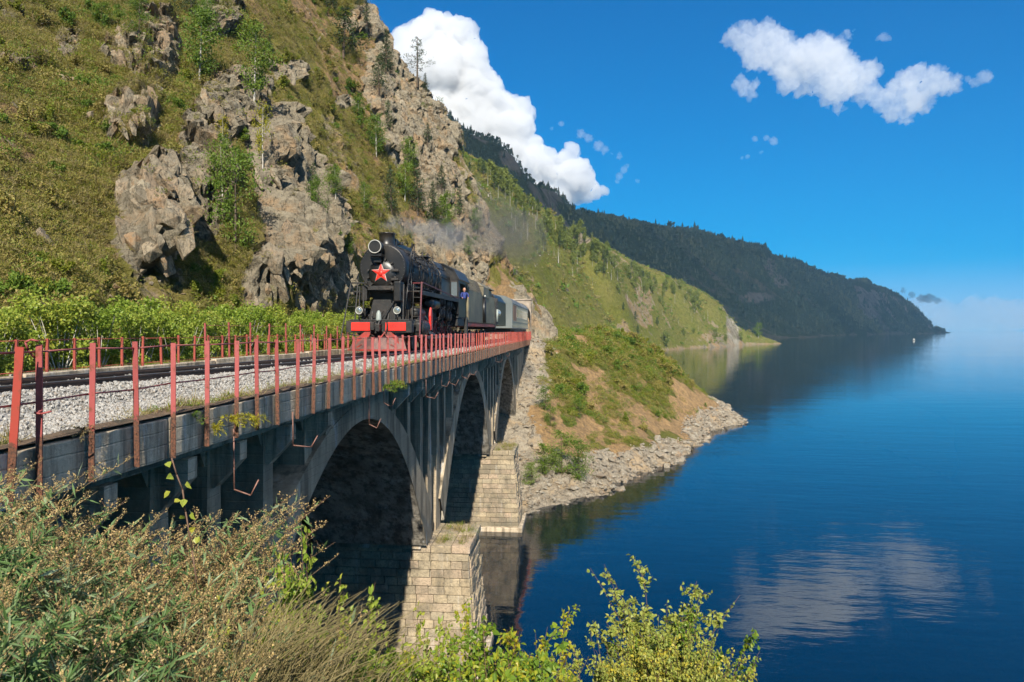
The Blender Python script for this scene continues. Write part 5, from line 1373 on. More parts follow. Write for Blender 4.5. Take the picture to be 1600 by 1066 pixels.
def two_mat_mesh(name, VF1, m1, VF2, m2, smooth2=False):
    V = np.concatenate([VF1[0], VF2[0]]); F = np.concatenate([VF1[1], VF2[1]+len(VF1[0])])
    me = np_mesh(name, V, F, None, False); me.materials.append(m1); me.materials.append(m2)
    mi = np.zeros(len(me.polygons), np.int32); mi[len(VF1[1]):] = 1
    me.polygons.foreach_set('material_index', mi); return me
M_bark = simple('brown_bark', (0.12, 0.085, 0.055), (0.07, 0.05, 0.035), 6, 0.9, 0.5)
M_birch = simple('birch_bark', (0.55, 0.52, 0.46), (0.30, 0.27, 0.22), 5, 0.85, 0.3)
M_twig = simple('twig_bark', (0.16, 0.09, 0.055), (0.10, 0.06, 0.04), 8, 0.8, 0.1)
L_hill = leafmat('slope_scrub_leaf', [(0.14, 0.15, 0.025), (0.19, 0.195, 0.03), (0.26, 0.23, 0.05), (0.33, 0.25, 0.09), (0.17, 0.195, 0.028)], trans=.25)
L_hill2 = leafmat('slope_bright_leaf', [(0.11, 0.16, 0.015), (0.18, 0.21, 0.02), (0.26, 0.26, 0.03)], trans=.3)
L_dry = leafmat('dry_grass_blade', [(0.21, 0.175, 0.07), (0.30, 0.24, 0.11), (0.17, 0.16, 0.05)], trans=.2)
L_rust = leafmat('withered_stems', [(0.10, 0.05, 0.025), (0.16, 0.085, 0.035), (0.07, 0.05, 0.03), (0.20, 0.14, 0.07)], trans=.1)
L_bush = leafmat('young_birch_leaf', [(0.13, 0.21, 0.02), (0.19, 0.28, 0.03), (0.26, 0.33, 0.045), (0.33, 0.37, 0.06), (0.42, 0.39, 0.05)], rough=.42, trans=.35)
L_bush2 = leafmat('autumn_birch_leaf', [(0.10, 0.18, 0.025), (0.16, 0.26, 0.03), (0.24, 0.32, 0.03), (0.40, 0.38, 0.03), (0.52, 0.40, 0.03)], rough=.4, trans=.4)
L_pine = leafmat('pine_needles', [(0.028, 0.05, 0.018), (0.045, 0.075, 0.022), (0.065, 0.095, 0.03)], trans=.12)
L_dec = leafmat('broadleaf', [(0.07, 0.13, 0.014), (0.115, 0.19, 0.022), (0.18, 0.24, 0.03)], trans=.3)
L_yel = leafmat('yellowing_leaf', [(0.22, 0.25, 0.02), (0.34, 0.32, 0.02), (0.42, 0.36, 0.03)], trans=.35)
L_forest = leafmat('far_forest', [(0.010, 0.024, 0.018), (0.022, 0.042, 0.024), (0.04, 0.062, 0.03), (0.09, 0.085, 0.045)], trans=0)
nt_ = L_forest.node_tree; bs_ = [n for n in nt_.nodes if n.type == 'BSDF_PRINCIPLED'][0]; sk_ = bs_.inputs['Base Color'].links[0].from_socket
vv_ = coords(nt_, 'World'); f1_ = ramp(nt_, noise(nt_, vv_, 0.006, 6, 0.65), [(0.48, 0.0), (0.62, 0.85)]); f2_ = ramp(nt_, noise(nt_, coords(nt_, 'World', (1, 1, .3)), 0.02, 5, 0.65), [(0.40, 0.7), (0.52, 0.0)])
c_ = mixc(nt_, f1_, sk_, (0.10, 0.105, 0.05)); c_ = mixc(nt_, f2_, c_, (0.012, 0.02, 0.016)); nt_.links.new(c_, bs_.inputs['Base Color'])
L_far = leafmat('far_green_crown', [(0.10, 0.13, 0.025), (0.15, 0.185, 0.035), (0.21, 0.23, 0.05)], trans=.15)
M_seed = leafmat('dry_mugwort_seed', [(0.28, 0.19, 0.07), (0.42, 0.30, 0.12), (0.52, 0.39, 0.18), (0.33, 0.22, 0.08)], trans=.2)
L_mug = leafmat('mugwort_leaf', [(0.06, 0.12, 0.03), (0.10, 0.18, 0.05), (0.17, 0.25, 0.10), (0.30, 0.36, 0.22)], trans=.25)

def bush_mesh(seed, mat, n, rx, rz, L, W, detailed=False, droop=0.0, base=.15):
    R = np.random.RandomState(seed)
    k = 14; cc = np.stack([R.normal(0, rx*.42, k), R.normal(0, rx*.42, k), base*rz+R.rand(k)**.8*rz*.85], 1); cr = R.uniform(.22, .42, k)*rx
    i = R.randint(0, k, n); d = rdir(n, 0, R)*(R.rand(n, 1)**.4)*cr[i][:, None]
    c = cc[i]+d; c[:, 2] = np.maximum(c[:, 2], .02)
    dd = rdir(n, .2-droop, R); V, F = leaf_geo(c, dd, rdir(n, .6, R), L*(.6+.7*R.rand(n)), W*(.7+.6*R.rand(n)), .25, detailed)
    me = np_mesh('foliage', V, F, None, False); me.materials.append(mat); return me, cc
# ground cover of the hillside
def tuft(seed, mat, n=46, r=.38, h=.42, L=.16, W=.05):
    if L < .3: n = int(n*1.5); L *= .72; W *= .72
    R = np.random.RandomState(seed)
    a = R.rand(n)*6.28; q = np.sqrt(R.rand(n))*r
    c = np.stack([np.cos(a)*q, np.sin(a)*q, R.rand(n)*h*(1-(q/r)**2*.7)], 1)
    d = rdir(n, .8, R); V, F = leaf_geo(c, d, rdir(n, 0, R), L*(.6+.8*R.rand(n)), W*(.7+.6*R.rand(n)))
    me = np_mesh('tuft', V, F, None, False); me.materials.append(mat); return me
def grass_tuft(seed, mat, n=26, h=.45, W=.02, spread=.16):
    R = np.random.RandomState(seed); a = R.rand(n)*6.28; q = R.rand(n)*spread
    c = np.stack([np.cos(a)*q, np.sin(a)*q, np.zeros(n)], 1); d = rdir(n, 2.2, R)
    V, F = leaf_geo(c, d, rdir(n, 0, R), h*(.5+.7*R.rand(n)), W*np.ones(n)); me = np_mesh('grass', V, F, None, False); me.materials.append(mat); return me
tv = [tuft(1, L_hill), tuft(2, L_hill, 60, .5, .4), tuft(3, L_dry, 30, .35, .25, .2, .035), tuft(4, L_dry, 34, .4, .2, .2, .03), grass_tuft(5, L_dry), tuft(6, L_hill2, 40, .36, .3, .14, .06), tuft(7, L_hill, 50, .42, .3), grass_tuft(8, L_hill)]
def cover(name, P, N, U, V, D, mask, n, variants, smin, smax, jit=.15, prob=None):
    w = np.where(mask)[0]; pr = None if prob is None else prob[w]/prob[w].sum()
    sel = rs.choice(w, n, p=pr); nn = N[sel]
    rot = np.stack([np.arctan2(-nn[:, 1], nn[:, 2])*.6, np.arctan2(nn[:, 0], nn[:, 2])*.6, rs.rand(n)*6.28], 1)
    s = rs.uniform(smin, smax, n)
    return scatter(name, P[sel]+rs.uniform(-jit, jit, (n, 3))*[1, 1, 0.1], rot, np.stack([s, s, s*rs.uniform(.7, 1.3, n)], 1), variants, 'stuff')
cm = fbm(HP*.13, 4, 610); pr = np.clip(1.1-HRK*1.35-HSO*.72+cm*1.0, 0.015, 2)
msk = (HU > -40) & (HU < 860) & (HV > -40) & (HV < 600) & ((HP[:, 0] < -10.9) | (HP[:, 1] > 88)) & ((HP[:, 0] < -8) | (HP[:, 1] > 90))
cover('slope_undergrowth', HP, HN, HU, HV, HD, msk, 60000, tv, .5, 1.2, .2, pr/np.maximum(HD, 20)*40)
tb = [tuft(21, L_dec, 70, .5, .6, .16, .08), tuft(22, L_hill2, 70, .5, .5, .15, .08), tuft(23, L_hill, 80, .5, .6, .16, .06)]
cover('slope_bushlets', HP, HN, HU, HV, HD, msk, 1500, tb, .7, 1.5, .2, np.clip(cm-.1, 0.01, 1)*(1-HRK*.8))
# spur ground cover
cb = fbm(BP*.2, 4, 620); mb = (BU > 795) & (BU < 1180) & (BD > 62) & (BD < 130) & (BP[:, 2] > 2.2) & (BP[:, 0] > 1.5)
prb = np.clip(.9-BRK*1.1-BSO*.85+cb*.9, 0.01, 2)*np.clip(BP[:, 2]/9, .15, 1.4)
cover('spur_undergrowth', BP, BN, BU, BV, BD, mb, 15000, tv+tb, .55, 1.35, .3, prb)
cover('spur_bushlets', BP, BN, BU, BV, BD, mb & (BP[:, 2] > 5), 1100, tb, 1.0, 2.2, .3, np.clip(prb-.5, 0.001, 2))
sb_ = [bush_mesh(900+k, mm, 500, .5, .75, .13, .09)[0] for k, mm in enumerate((L_dec, L_hill, L_hill2, L_hill))]
cover('spur_shrubs', BP, BN, BU, BV, BD, mb, 420, sb_, .6, 1.8, .3, np.clip(prb-.25, 0.01, 2)*np.clip(fbm(BP*.35, 3, 650)+.2, .02, 1))
cover('slope_shrubs', HP, HN, HU, HV, HD, msk, 700, sb_, .4, 1.25, .2, np.clip(1.0-HRK*1.1, .03, 1)*np.clip(fbm(HP*.3, 3, 651)+.15, .02, 1))
# plain grass by the track, and the strip of weeds along the deck edge
n = 2600; p = np.stack([-6.6-rs.rand(n)*1.6, 8+rs.rand(n)*60, np.full(n, 13.95)], 1)
scatter('terrace_grass', p, np.stack([np.zeros(n), np.zeros(n), rs.rand(n)*6.28], 1), rs.uniform(.4, .9, (n, 1))*np.ones((1, 3)), [grass_tuft(31, L_hill2, 30, .4, .02, .2), grass_tuft(32, L_dry, 26, .35, .02, .2)], 'stuff')
n = 1500; yv = 5+rs.rand(n)**1.3*62; cl = fbm(np.stack([yv*0, yv*.5, yv*0], 1), 3, 640) > -.45
yv = yv[cl]; n = len(yv); p = np.stack([-.28-rs.rand(n)*.35, yv, np.full(n, 13.86)], 1)
scatter('deck_edge_weeds', p, np.stack([rs.uniform(-.4, .4, n), rs.uniform(0, .9, n), rs.rand(n)*6.28], 1), rs.uniform(.18, .5, (n, 1))*np.ones((1, 3)), [tuft(41, L_hill2, 40, .3, .5, .25, .03), grass_tuft(42, L_dry, 30, .8, .02, .25), tuft(43, L_dry, 30, .35, .3, .3, .02), tuft(44, L_dec, 40, .3, .4, .2, .05), tuft(45, L_rust, 50, .4, .22, .3, .02), tuft(46, L_rust, 50, .4, .2, .4, .02), tuft(47, L_dry, 50, .5, .15, .4, .02)], 'stuff')

# ---- trees
def stems_mesh(cc, mat, r=.02, n=5):
    paths = []
    for c in cc:
        b = np.array([c[0]*.12, c[1]*.12, 0]); m_ = (b+c)/2+np.array([0, 0, .1])*np.linalg.norm(c)*.3
        paths.append((np.array([b, m_, c]), [r, r*.7, r*.3]))
    V, F = tube_np(paths, 4); me = np_mesh('stems', V, F); me.materials.append(mat); return me
def crown_pine(seed, H, spread, lo, mat, flat=.35, nb=34, q=60, L=.34):
    R = np.random.RandomState(seed); cs = []; paths = []
    tr = np.stack([np.cumsum(R.normal(0, .02*H/8, 8)), np.cumsum(R.normal(0, .02*H/8, 8)), np.linspace(0, H, 8)], 1)
    for b in range(nb):
        t = lo+(1-lo)*(b+R.rand()*.7)/nb; z = t*H; rr = spread*(1-((t-lo)/(1-lo))**1.3*.85)*R.uniform(.55, 1.1); a = b*2.4+R.rand()
        o = np.array([np.interp(z, tr[:, 2], tr[:, 0]), np.interp(z, tr[:, 2], tr[:, 1]), z]); e = o+np.array([math.cos(a)*rr, math.sin(a)*rr, rr*R.uniform(-.15, .25)])
        paths.append((np.array([o, (o+e)/2+[0, 0, rr*.05], e]), [.03*H/8, .02*H/8, .008]))
        m_ = int(q*.5*rr/spread)+8; s = R.rand(m_)**.6
        c = o+(e-o)*s[:, None]+R.normal(0, 1, (m_, 3))*np.array([.16, .16, .16*flat*2])*rr; cs.append(c)
    c = np.concatenate(cs); n = len(c); V, F = leaf_geo(c, rdir(n, .3, R), rdir(n, 1.2, R), L*(.6+.7*R.rand(n)), L*.42*(.6+.7*R.rand(n)))
    cm_ = np_mesh('crown', V, F, None, False); cm_.materials.append(mat)
    V, F = tube_np([(tr, np.linspace(.022*H, .004*H, 8))]+paths, 6); tm = np_mesh('trunk', V, F)
    return tm, cm_
def crown_birch(seed, H, spread, lo, mat, q=1500, L=.2):
    R = np.random.RandomState(seed); tr = np.stack([np.cumsum(R.normal(0, .02*H/6, 7)), np.cumsum(R.normal(0, .02*H/6, 7)), np.linspace(0, H*.95, 7)], 1); paths = []; cs = []
    for b in range(26):
        t = lo+(1-lo)*(b+R.rand())/27; z = t*H; a = R.rand()*6.28; rr = spread*math.sin(math.pi*(.12+.82*(t-lo)/(1-lo)))**.7*R.uniform(.5, 1.1)
        o = np.array([np.interp(z, tr[:, 2], tr[:, 0]), np.interp(z, tr[:, 2], tr[:, 1]), z]); e = o+np.array([math.cos(a)*rr, math.sin(a)*rr, rr*R.uniform(.1, .7)])
        paths.append((np.array([o, (o+e)/2, e]), [.012*H/6, .008*H/6, .004])); m_ = q//26
        c = o+(e-o)*(.25+.8*R.rand(m_, 1))+R.normal(0, .17*rr+.05, (m_, 3)); cs.append(c)
    c = np.concatenate(cs); n = len(c); V, F = leaf_geo(c, rdir(n, -.3, R), rdir(n, .5, R), L*(.6+.7*R.rand(n)), L*.7*(.6+.7*R.rand(n)))
    cm_ = np_mesh('crown', V, F, None, False); cm_.materials.append(mat)
    V, F = tube_np([(tr, np.linspace(.016*H, .003*H, 7))]+paths, 5); tm = np_mesh('trunk', V, F); return tm, cm_
def tree_proto(name, tc, bark):
    tc[0].materials.append(bark); r = bpy.data.objects.new(name, None)
    a = bpy.data.objects.new('trunk', tc[0]); b = bpy.data.objects.new('crown', tc[1]); a.parent = r; b.parent = r; return (name, tc)
PROTO = {'pine': [('pine_tree', crown_pine(11+k, 8, 2.3, .25, L_pine, nb=34, q=90), M_bark) for k in range(3)],
         'spruce': [('conifer_tree', crown_pine(21+k, 8, 2.0, .08, L_pine, nb=50, q=90, L=.3), M_bark) for k in range(3)],
         'lone': [('pine_tree', crown_pine(31, 8, 2.6, .36, L_pine, nb=17, q=120, L=.28), M_bark)],
         'birch': [('birch_tree', crown_birch(41+k, 6, 1.9, .12, L_dec, 2800, .19), M_birch) for k in range(3)],
         'yellow': [('birch_tree', crown_birch(51, 6, 1.3, .25, L_yel, 900, .2), M_birch)],
         'sparse': [('birch_tree', crown_birch(61+k, 8, 1.0, .55, L_far, 200, .35), M_birch) for k in range(2)],
         'farpine': [('pine_tree', crown_pine(71+k, 14, 3.4, .25, L_pine, nb=22, q=26, L=1.3), M_bark) for k in range(3)],
         'farleaf': [('leafy_tree', crown_birch(81+k, 12, 3.6, .12, L_far, 800, 1.0), M_birch) for k in range(3)],
         'dead': [('bare_tree', crown_birch(91, 9, 1.6, .4, L_dry, 40, .2), M_birch)],
         'mature': [('leafy_tree', crown_birch(95+k, 7, 2.4, .05, L_dec, 2600, .2), M_bark) for k in range(2)]}
for vv in PROTO.values():
    for nm, tc, bark in vv: tc[0].materials.append(bark)
TN = [0]
def plant_tree(kind, loc, h, label, group=None, rz=None, lean=0.0, wide=1.0):
    L_ = PROTO[kind]; nm, tc, bark = L_[TN[0] % len(L_)]; TN[0] += 1
    H0 = max(v.co.z for v in (tc[0].vertices[0], tc[0].vertices[-1])) if False else {'pine': 8, 'spruce': 8, 'lone': 8, 'birch': 6, 'yellow': 6, 'sparse': 8, 'farpine': 14, 'farleaf': 12, 'dead': 9, 'mature': 7}[kind]
    s = h/H0; r = empty(nm, tuple(loc), rs.uniform(0, 6.28) if rz is None else rz, label, 'tree', group); r.scale = (s*wide, s*wide, s); r.rotation_euler[1] = lean
    a = bpy.data.objects.new('trunk', tc[0]); C.objects.link(a); a.parent = r
    b = bpy.data.objects.new('crown', tc[1]); C.objects.link(b); b.parent = r
    return r
NEARTREES = [(538, 90, 75, 'pine', 1.35, 'wide dark pine standing on the upper slope below the skyline'), (604, 112, 62, 'spruce', 1.0, 'dark pine on the skyline left of the lone sparse pine'), (650, 136, 72, 'lone', 1.0, 'lone sparse pine standing out against the white cloud'),
    (664, 140, 26, 'spruce', 1.0, 'tiny conifer under the lone pine on the skyline'), (592, 150, 60, 'pine', .9, 'pine on the rocky shoulder under the skyline trees'), (575, 40, 40, 'spruce', .9, 'small conifer at the topmost skyline edge'), (300, 30, 50, 'pine', 1.3, 'dark pine at the top edge of the picture above the gully'), (270, 22, 34, 'pine', 1.2, 'small dark pine at the top edge left of the gully'),
    (522, 18, 40, 'spruce', 1, 'conifer at the top edge right of the open grass'), (560, 12, 34, 'pine', 1, 'pine on the top skyline'), (512, 14, 26, 'pine', 1, 'small pine at the top edge beside a conifer'),
    (368, 388, 150, 'mature', .8, 'leafy green birch clump growing in the gully below the brown rocks'), (348, 300, 85, 'birch', .9, 'upper leafy birch of the gully clump'), (349, 242, 60, 'yellow', .8, 'small yellow birch standing above the gully clump'), (412, 262, 95, 'yellow', .7, 'tall yellow green birch against the upper buttress'),
    (398, 155, 110, 'birch', .9, 'green birch above the buttress top'), (312, 135, 115, 'birch', .9, 'green birch in the upper gully'), (320, 60, 60, 'birch', .9, 'leafy tree at the top of the gully'), (215, 60, 60, 'mature', 1.2, 'bushy tree above the tall narrow outcrop'), (160, 50, 46, 'mature', 1.3, 'bushy green shrub tree on the top left slope'),
    (500, 345, 70, 'mature', .8, 'dark leafy shrub right of the cliff buttress'), (522, 310, 48, 'birch', 1, 'small green birch on the slope above the locomotive'), (487, 320, 60, 'spruce', .9, 'small dark conifer beside the buttress'), (565, 185, 34, 'birch', 1.1, 'small green birch on the middle slope'), (425, 82, 30, 'spruce', 1, 'little conifer in the open upper grass'),
    (590, 245, 60, 'birch', .9, 'green birch below the rocky shoulder'), (612, 335, 70, 'spruce', 1, 'dark conifer low on the spur left of its cliff'), (640, 270, 52, 'birch', .9, 'yellow green birch against the tan cliff'), (655, 335, 75, 'spruce', 1, 'dark conifer in front of the lower spur cliff'), (690, 300, 40, 'pine', 1, 'small pine on the tan cliff face'),
    (632, 310, 55, 'birch', 1, 'leafy birch in the middle of the spur'), (700, 365, 60, 'birch', 1, 'green birch above the boiler'), (676, 350, 62, 'spruce', .9, 'conifer in the fold of the spur'), (570, 330, 40, 'birch', 1, 'small birch above the smokebox'), (720, 340, 45, 'spruce', .9, 'small conifer on the right edge of the spur'), (608, 200, 44, 'spruce', .9, 'conifer beside the tan cliff top'),
    (745, 365, 36, 'birch', 1, 'low birch on the spur edge over the cab'), (545, 400, 46, 'birch', 1, 'shrubby birch beside the chimney'), (668, 225, 36, 'pine', 1, 'pine rooted in the tan cliff'), (735, 400, 30, 'mature', 1, 'round bush above the tender')]
for (u, v, hp, kind, wd, lab) in NEARTREES:
    i = pick(HU, HV, HD, u, v); plant_tree(kind, HP[i]-np.array([0, 0, .15]), hp*1.1*HD[i]/FPX, lab, None, None, rs.uniform(-.05, .05), wd)
# trees on the green slope
cnt = 0
def ridge_tree(u, v, h, kind, grp, lab):
    i = pick(MU, MV, MD, u, v, 6); plant_tree(kind, MP[i]-np.array([0, 0, .4]), h, lab, grp, None, rs.uniform(-.04, .04), rs.uniform(.8, 1.1))
RL = [(700, 195), (720, 240), (760, 262), (800, 292), (850, 330), (900, 362), (950, 392), (1000, 420), (1050, 440), (1100, 462)]
for k in range(215):
    t = rs.rand(); uu = 702+t*398 if k % 3 else 760+rs.rand()*260; vr = np.interp(uu, [a for a, b in RL], [b for a, b in RL]); dv_ = abs(rs.normal(0, 15))*(1.5 if uu > 800 else .8)
    kd = rs.choice(['farpine', 'farleaf', 'farleaf', 'sparse']) if uu < 1010 else 'farleaf'
    ridge_tree(uu, vr+dv_+1, rs.uniform(5, 10.5)*(1.0 if uu > 760 else .7), kd, 'trees along the ridge of the green slope', {'farleaf': 'leafy tree', 'farpine': 'dark pine', 'sparse': 'thin pale birch'}[kd]+' of the wooded band '+('beside the near spur' if uu < 780 else 'above the smoke' if uu < 880 else 'midway along the green ridge' if uu < 980 else 'at the low end of the green ridge'))
for k in range(48):
    uu = rs.uniform(765, 1120); vr = np.interp(uu, [a for a, b in RL], [b for a, b in RL]); ridge_tree(uu, vr+rs.uniform(15, 70), rs.uniform(5, 10), 'sparse' if k % 3 else 'dead', 'thin pale trees scattered on the green slope', ('thin pale trunked tree' if k % 3 else 'bare pale tree')+' on the open slope '+('behind the smoke' if uu < 860 else 'above the spur by the bridge' if uu < 980 else 'above the cove'))
for (u, v, h, kd, lab) in [(1041, 540, 12, 'farleaf', 'round dark bush tree at the cove shore'), (1018, 545, 7, 'farleaf', 'small bright bush at the cove shore'), (995, 500, 7, 'farpine', 'dark bush halfway down the green slope'), (975, 482, 6, 'farpine', 'small dark bush on the green slope'), (1028, 508, 7, 'farpine', 'dark pine near the foot of the green slope'),
                       (999, 520, 7, 'farpine', 'dark bush left of the cove shore tree'), (1187, 526, 17, 'birch', 'slender young tree alone near the tip of the far point'), (1120, 525, 9, 'farleaf', 'bush beside the light scree'), (1160, 532, 9, 'farleaf', 'bush on the far point below the rock arch'), (1070, 523, 7, 'farleaf', 'low bush on the trackside bench'), (850, 385, 9, 'farpine', 'bushy pine on the bright slope'), (1135, 530, 7, 'farleaf', 'bush at the end of the scree')]:
    i = pick(MU, MV, MD, u, v, 4); plant_tree(kd, MP[i]-np.array([0, 0, .4]), h, lab, None, None, 0, 1.0)
w2 = np.where((MU > 690) & (MU < 1225) & (MP[:, 2] > 3) & (MD < 800))[0]
cl = fbm(MP[w2]*0.03, 4, 455); pr = np.clip(cl+.35, 0.04, 1); pr /= pr.sum(); sel = rs.choice(w2, 9000, p=pr); s = rs.gamma(2.0, .55, 9000)+.5
scatter('far_slope_scrub', MP[sel]+rs.uniform(-1.3, 1.3, (9000, 3))*[1, 1, 0], np.stack([np.zeros(9000), np.zeros(9000), rs.rand(9000)*6.28], 1), np.stack([s, s, s], 1), [tuft(91, L_far, 30, .6, .5, .4, .2), tuft(92, L_hill, 30, .6, .5, .4, .15), tuft(93, L_dry, 30, .5, .4, .4, .1), tuft(94, L_dec, 30, .5, .6, .4, .2)], 'stuff')
# shrubs on the spur
for (u, v, hp, kd, lab) in [(878, 742, 70, 'mature', 'bushy dark green shrub tree on the stony shore'), (905, 742, 62, 'mature', 'bright green shrub beside the dark shore shrub'), (850, 742, 52, 'mature', 'left green shrub of the shore group'), (832, 760, 40, 'mature', 'low shrub by the corner of the second pier'), (905, 650, 34, 'mature', 'grey brown shrub on the bank above the shore group'),
                            (852, 640, 40, 'mature', 'green bush high on the scree beside the bridge end'), (862, 665, 34, 'mature', 'low yellow green bush on the scree'), (1105, 632, 8, 'birch', 'small bush near the tip of the spur'), (870, 522, 18, 'mature', 'dark bush at the track level past the bridge')]:
    i = pick(BU, BV, BD, u, v); plant_tree(kd, BP[i]-np.array([0, 0, .15]), hp*BD[i]/FPX, lab, None, None, 0, 1.25)

# far forest as one mass
def cone_mesh(seed):
    R = np.random.RandomState(seed); vs = []; F = []
    for t in range(3):
        z0, z1, r = t*.27, t*.27+.46, .23*(1-t*.26); n = 6
        for i in range(n):
            a = 6.28*i/n; b = 6.28*(i+1)/n; k = len(vs); rr = r*R.uniform(.7, 1.25)
            vs += [(math.cos(a)*rr, math.sin(a)*rr, z0+.06), (math.cos(b)*r, math.sin(b)*r, z0+.03), (0, 0, z1), (0, 0, z1-.02)]; F.append((k, k+1, k+2, k+3))
    me = np_mesh('conifer', np.array(vs), np.array(F), None, False); me.materials.append(L_forest); return me
def blob_mesh(seed):
    R = np.random.RandomState(seed); n = 60; c = rdir(n, .3, R)*np.array([.28, .28, .3])*R.uniform(.5, 1, (n, 1))+[0, 0, .5]
    V, F = leaf_geo(c, rdir(n, 0, R), rdir(n, 0, R), np.full(n, .28), np.full(n, .22)); me = np_mesh('clump', V, F, None, False); me.materials.append(L_forest); return me
fv = [cone_mesh(1), blob_mesh(2), cone_mesh(3), cone_mesh(4)]
ok = (FU > 600) & (FU < 1475) & (FP[:, 2] > 5)
prf = np.clip(1.0-FRK*.85+fbm(FP*.004, 3, 700)*.5, .03, 2)
w2 = np.where(ok)[0]; NF = 70000
sel = rs.choice(w2, NF, p=prf[w2]/prf[w2].sum())
p = FP[sel]+rs.uniform(-8, 8, (NF, 3))*[1, 1, 0]-[0, 0, 1.5]
h = (6+rs.gamma(2.0, 2.0, NF))*np.clip(FD[sel]/1800, .75, 1.3)
scatter('mountain_forest', p, np.stack([np.zeros(NF), np.zeros(NF), rs.rand(NF)*6.28], 1), np.stack([h*.9, h*.9, h], 1), fv, 'stuff')
# ================================================================ BUSHES BY THE TRACK AND PLANTS IN FRONT
hb = [bush_mesh(200+k, L_bush, 2600, 1.0, 2.3, .10, .075, False, .1, .05) for k in range(4)]
hs = [stems_mesh(cc, M_birch, .018) for (m_, cc) in hb]
k = 0
def bush(name, idx, loc, s, label, group, cat='bush', sz=1.0):
    r = empty(name, loc, rs.uniform(0, 6.28), label, cat, group); r.scale = (s, s, s*sz)
    o = bpy.data.objects.new('foliage', hb[idx][0]); C.objects.link(o); o.parent = r
    o = bpy.data.objects.new('stems', hs[idx]); C.objects.link(o); o.parent = r
    return r
for yv in np.arange(10, 56, 1.15):
    for row in range(2):
        x_ = -8.1-1.7*row+rs.uniform(-.4, .4); hmax = float(np.interp(yv, [10, 20, 30, 40, 52], [1.08, 1.08, 1.02, 1.0, .85]))
        if row == 0 and yv > 49: continue
        bush('young_birch', k % 4, (x_, yv+rs.uniform(-.4, .4), 13.9), (0.82 if row == 0 else 1.0)*hmax*rs.uniform(.8, 1.15), 'bright green young birch bush in the thicket behind the trackside railings', 'young birch bushes along the foot of the slope'); k += 1
# bottom of the picture: birch saplings
def sapling(seed, mat, H, spread, nst=9, L=.05, dens=26, twigs=7, lean=0.0):
    R = np.random.RandomState(seed); paths = []; cs = []; ds = []
    for i in range(nst):
        a = R.rand()*6.28; q = R.rand()**.5*spread; hh = H*R.uniform(.62, 1.0); n = 9
        t = np.linspace(0, 1, n); bend = t**1.6
        p = np.stack([math.cos(a)*q*bend+lean*hh*t*t, math.sin(a)*q*bend, hh*t], 1)+np.cumsum(R.normal(0, .012, (n, 3)), 0)
        paths.append((p, np.linspace(.008, .0018, n)))
        for j in range(twigs):
            s = R.uniform(.22, .95); o = np.array([np.interp(s, t, p[:, m]) for m in range(3)]); L2 = (1-s*.65)*.42*R.uniform(.5, 1.1); b = R.rand()*6.28
            e = o+np.array([math.cos(b)*L2*.8, math.sin(b)*L2*.8, L2*R.uniform(.3, .9)]); m_ = (o+e)/2+[0, 0, -.02]
            paths.append((np.array([o, m_, e]), [.0035, .0026, .0012]))
            nl = int(dens*L2/.3)+3; w_ = R.rand(nl, 1); cs.append(o+(e-o)*w_+R.normal(0, .012, (nl, 3))); dd = rdir(nl, -.15, R); ds.append(dd)
        nl = int(dens*.9); w_ = R.uniform(.35, 1, nl); cs.append(np.stack([np.interp(w_, t, p[:, m]) for m in range(3)], 1)); ds.append(rdir(nl, 0, R))
    c = np.concatenate(cs); d = np.concatenate(ds); n = len(c)
    c = c+d*.012
    V, F = leaf_geo(c, d, rdir(n, .8, R), L*(.6+.65*R.rand(n)), L*.78*(.6+.6*R.rand(n)), .22, True)
    me = np_mesh('foliage', V, F, None, False); me.materials.append(mat)
    V, F = tube_np(paths, 4); st_ = np_mesh('stems', V, F); st_.materials.append(M_twig); return me, st_
L_bush3 = leafmat('pale_birch_leaf', [(0.15, 0.20, 0.035), (0.22, 0.27, 0.05), (0.30, 0.33, 0.07), (0.38, 0.36, 0.06), (0.50, 0.40, 0.04)], rough=.45, trans=.3)
SAP = [sapling(300, L_bush2, 1.7, .62, 15, .045, 34), sapling(301, L_bush, 1.7, .45, 9), sapling(302, L_bush2, 1.5, .55, 10, .055), sapling(303, L_bush, 1.6, .5, 10, .058, 22, 7, .25), sapling(304, L_bush3, 1.7, .68, 22, .042, 40, 9)]
def put_sap(idx, u, v, D, H, label, rz=0, group=None, wide=1.0, nm='birch_sapling'):
    top = PX(u, v, D); s = H/1.7; r = empty(nm, (top[0], top[1], top[2]-H), rz, label, 'sapling', group); r.scale = (s*wide, s*wide, s)
    for nm, me in (('foliage', SAP[idx][0]), ('stems', SAP[idx][1])):
        o = bpy.data.objects.new(nm, me); C.objects.link(o); o.parent = r
    return r
put_sap(4, 1035, 897, 6.2, 1.75, 'large birch sapling alone at the lower right in front of the open water', .3, None, 1.05)
put_sap(0, 1105, 955, 5.6, 1.5, 'yellow leaved right flank of the lower right birch sapling', 1.2, None, .8)
put_sap(2, 985, 960, 5.8, 1.4, 'low left shoot of the lower right birch sapling', 2.2, None, .8)
put_sap(2, 800, 915, 5.0, 1.7, 'tall yellow green sapling standing right of the near stone pier', .8, None, .9)
put_sap(0, 845, 965, 5.4, 1.5, 'bushy yellow green sapling left of the gap of water', 2.8, None, .85)
put_sap(0, 760, 965, 5.2, 1.6, 'yellow green sapling in front of the right side of the near pier', 4.0, None, .8)
put_sap(1, 700, 975, 5.0, 1.6, 'thin sapling before the foot of the near pier', 1.0, None, .8)
put_sap(1, 645, 945, 4.6, 1.6, 'slender green sapling with a long bare tip before the near pier', 2.0, None, .6)
put_sap(3, 600, 985, 4.4, 1.5, 'green sapling left of the sunlit pier foot', 3.0, None, .8)
put_sap(3, 545, 960, 4.4, 1.5, 'green leafy sapling before the shaded pier face', 5.0, None, .8)
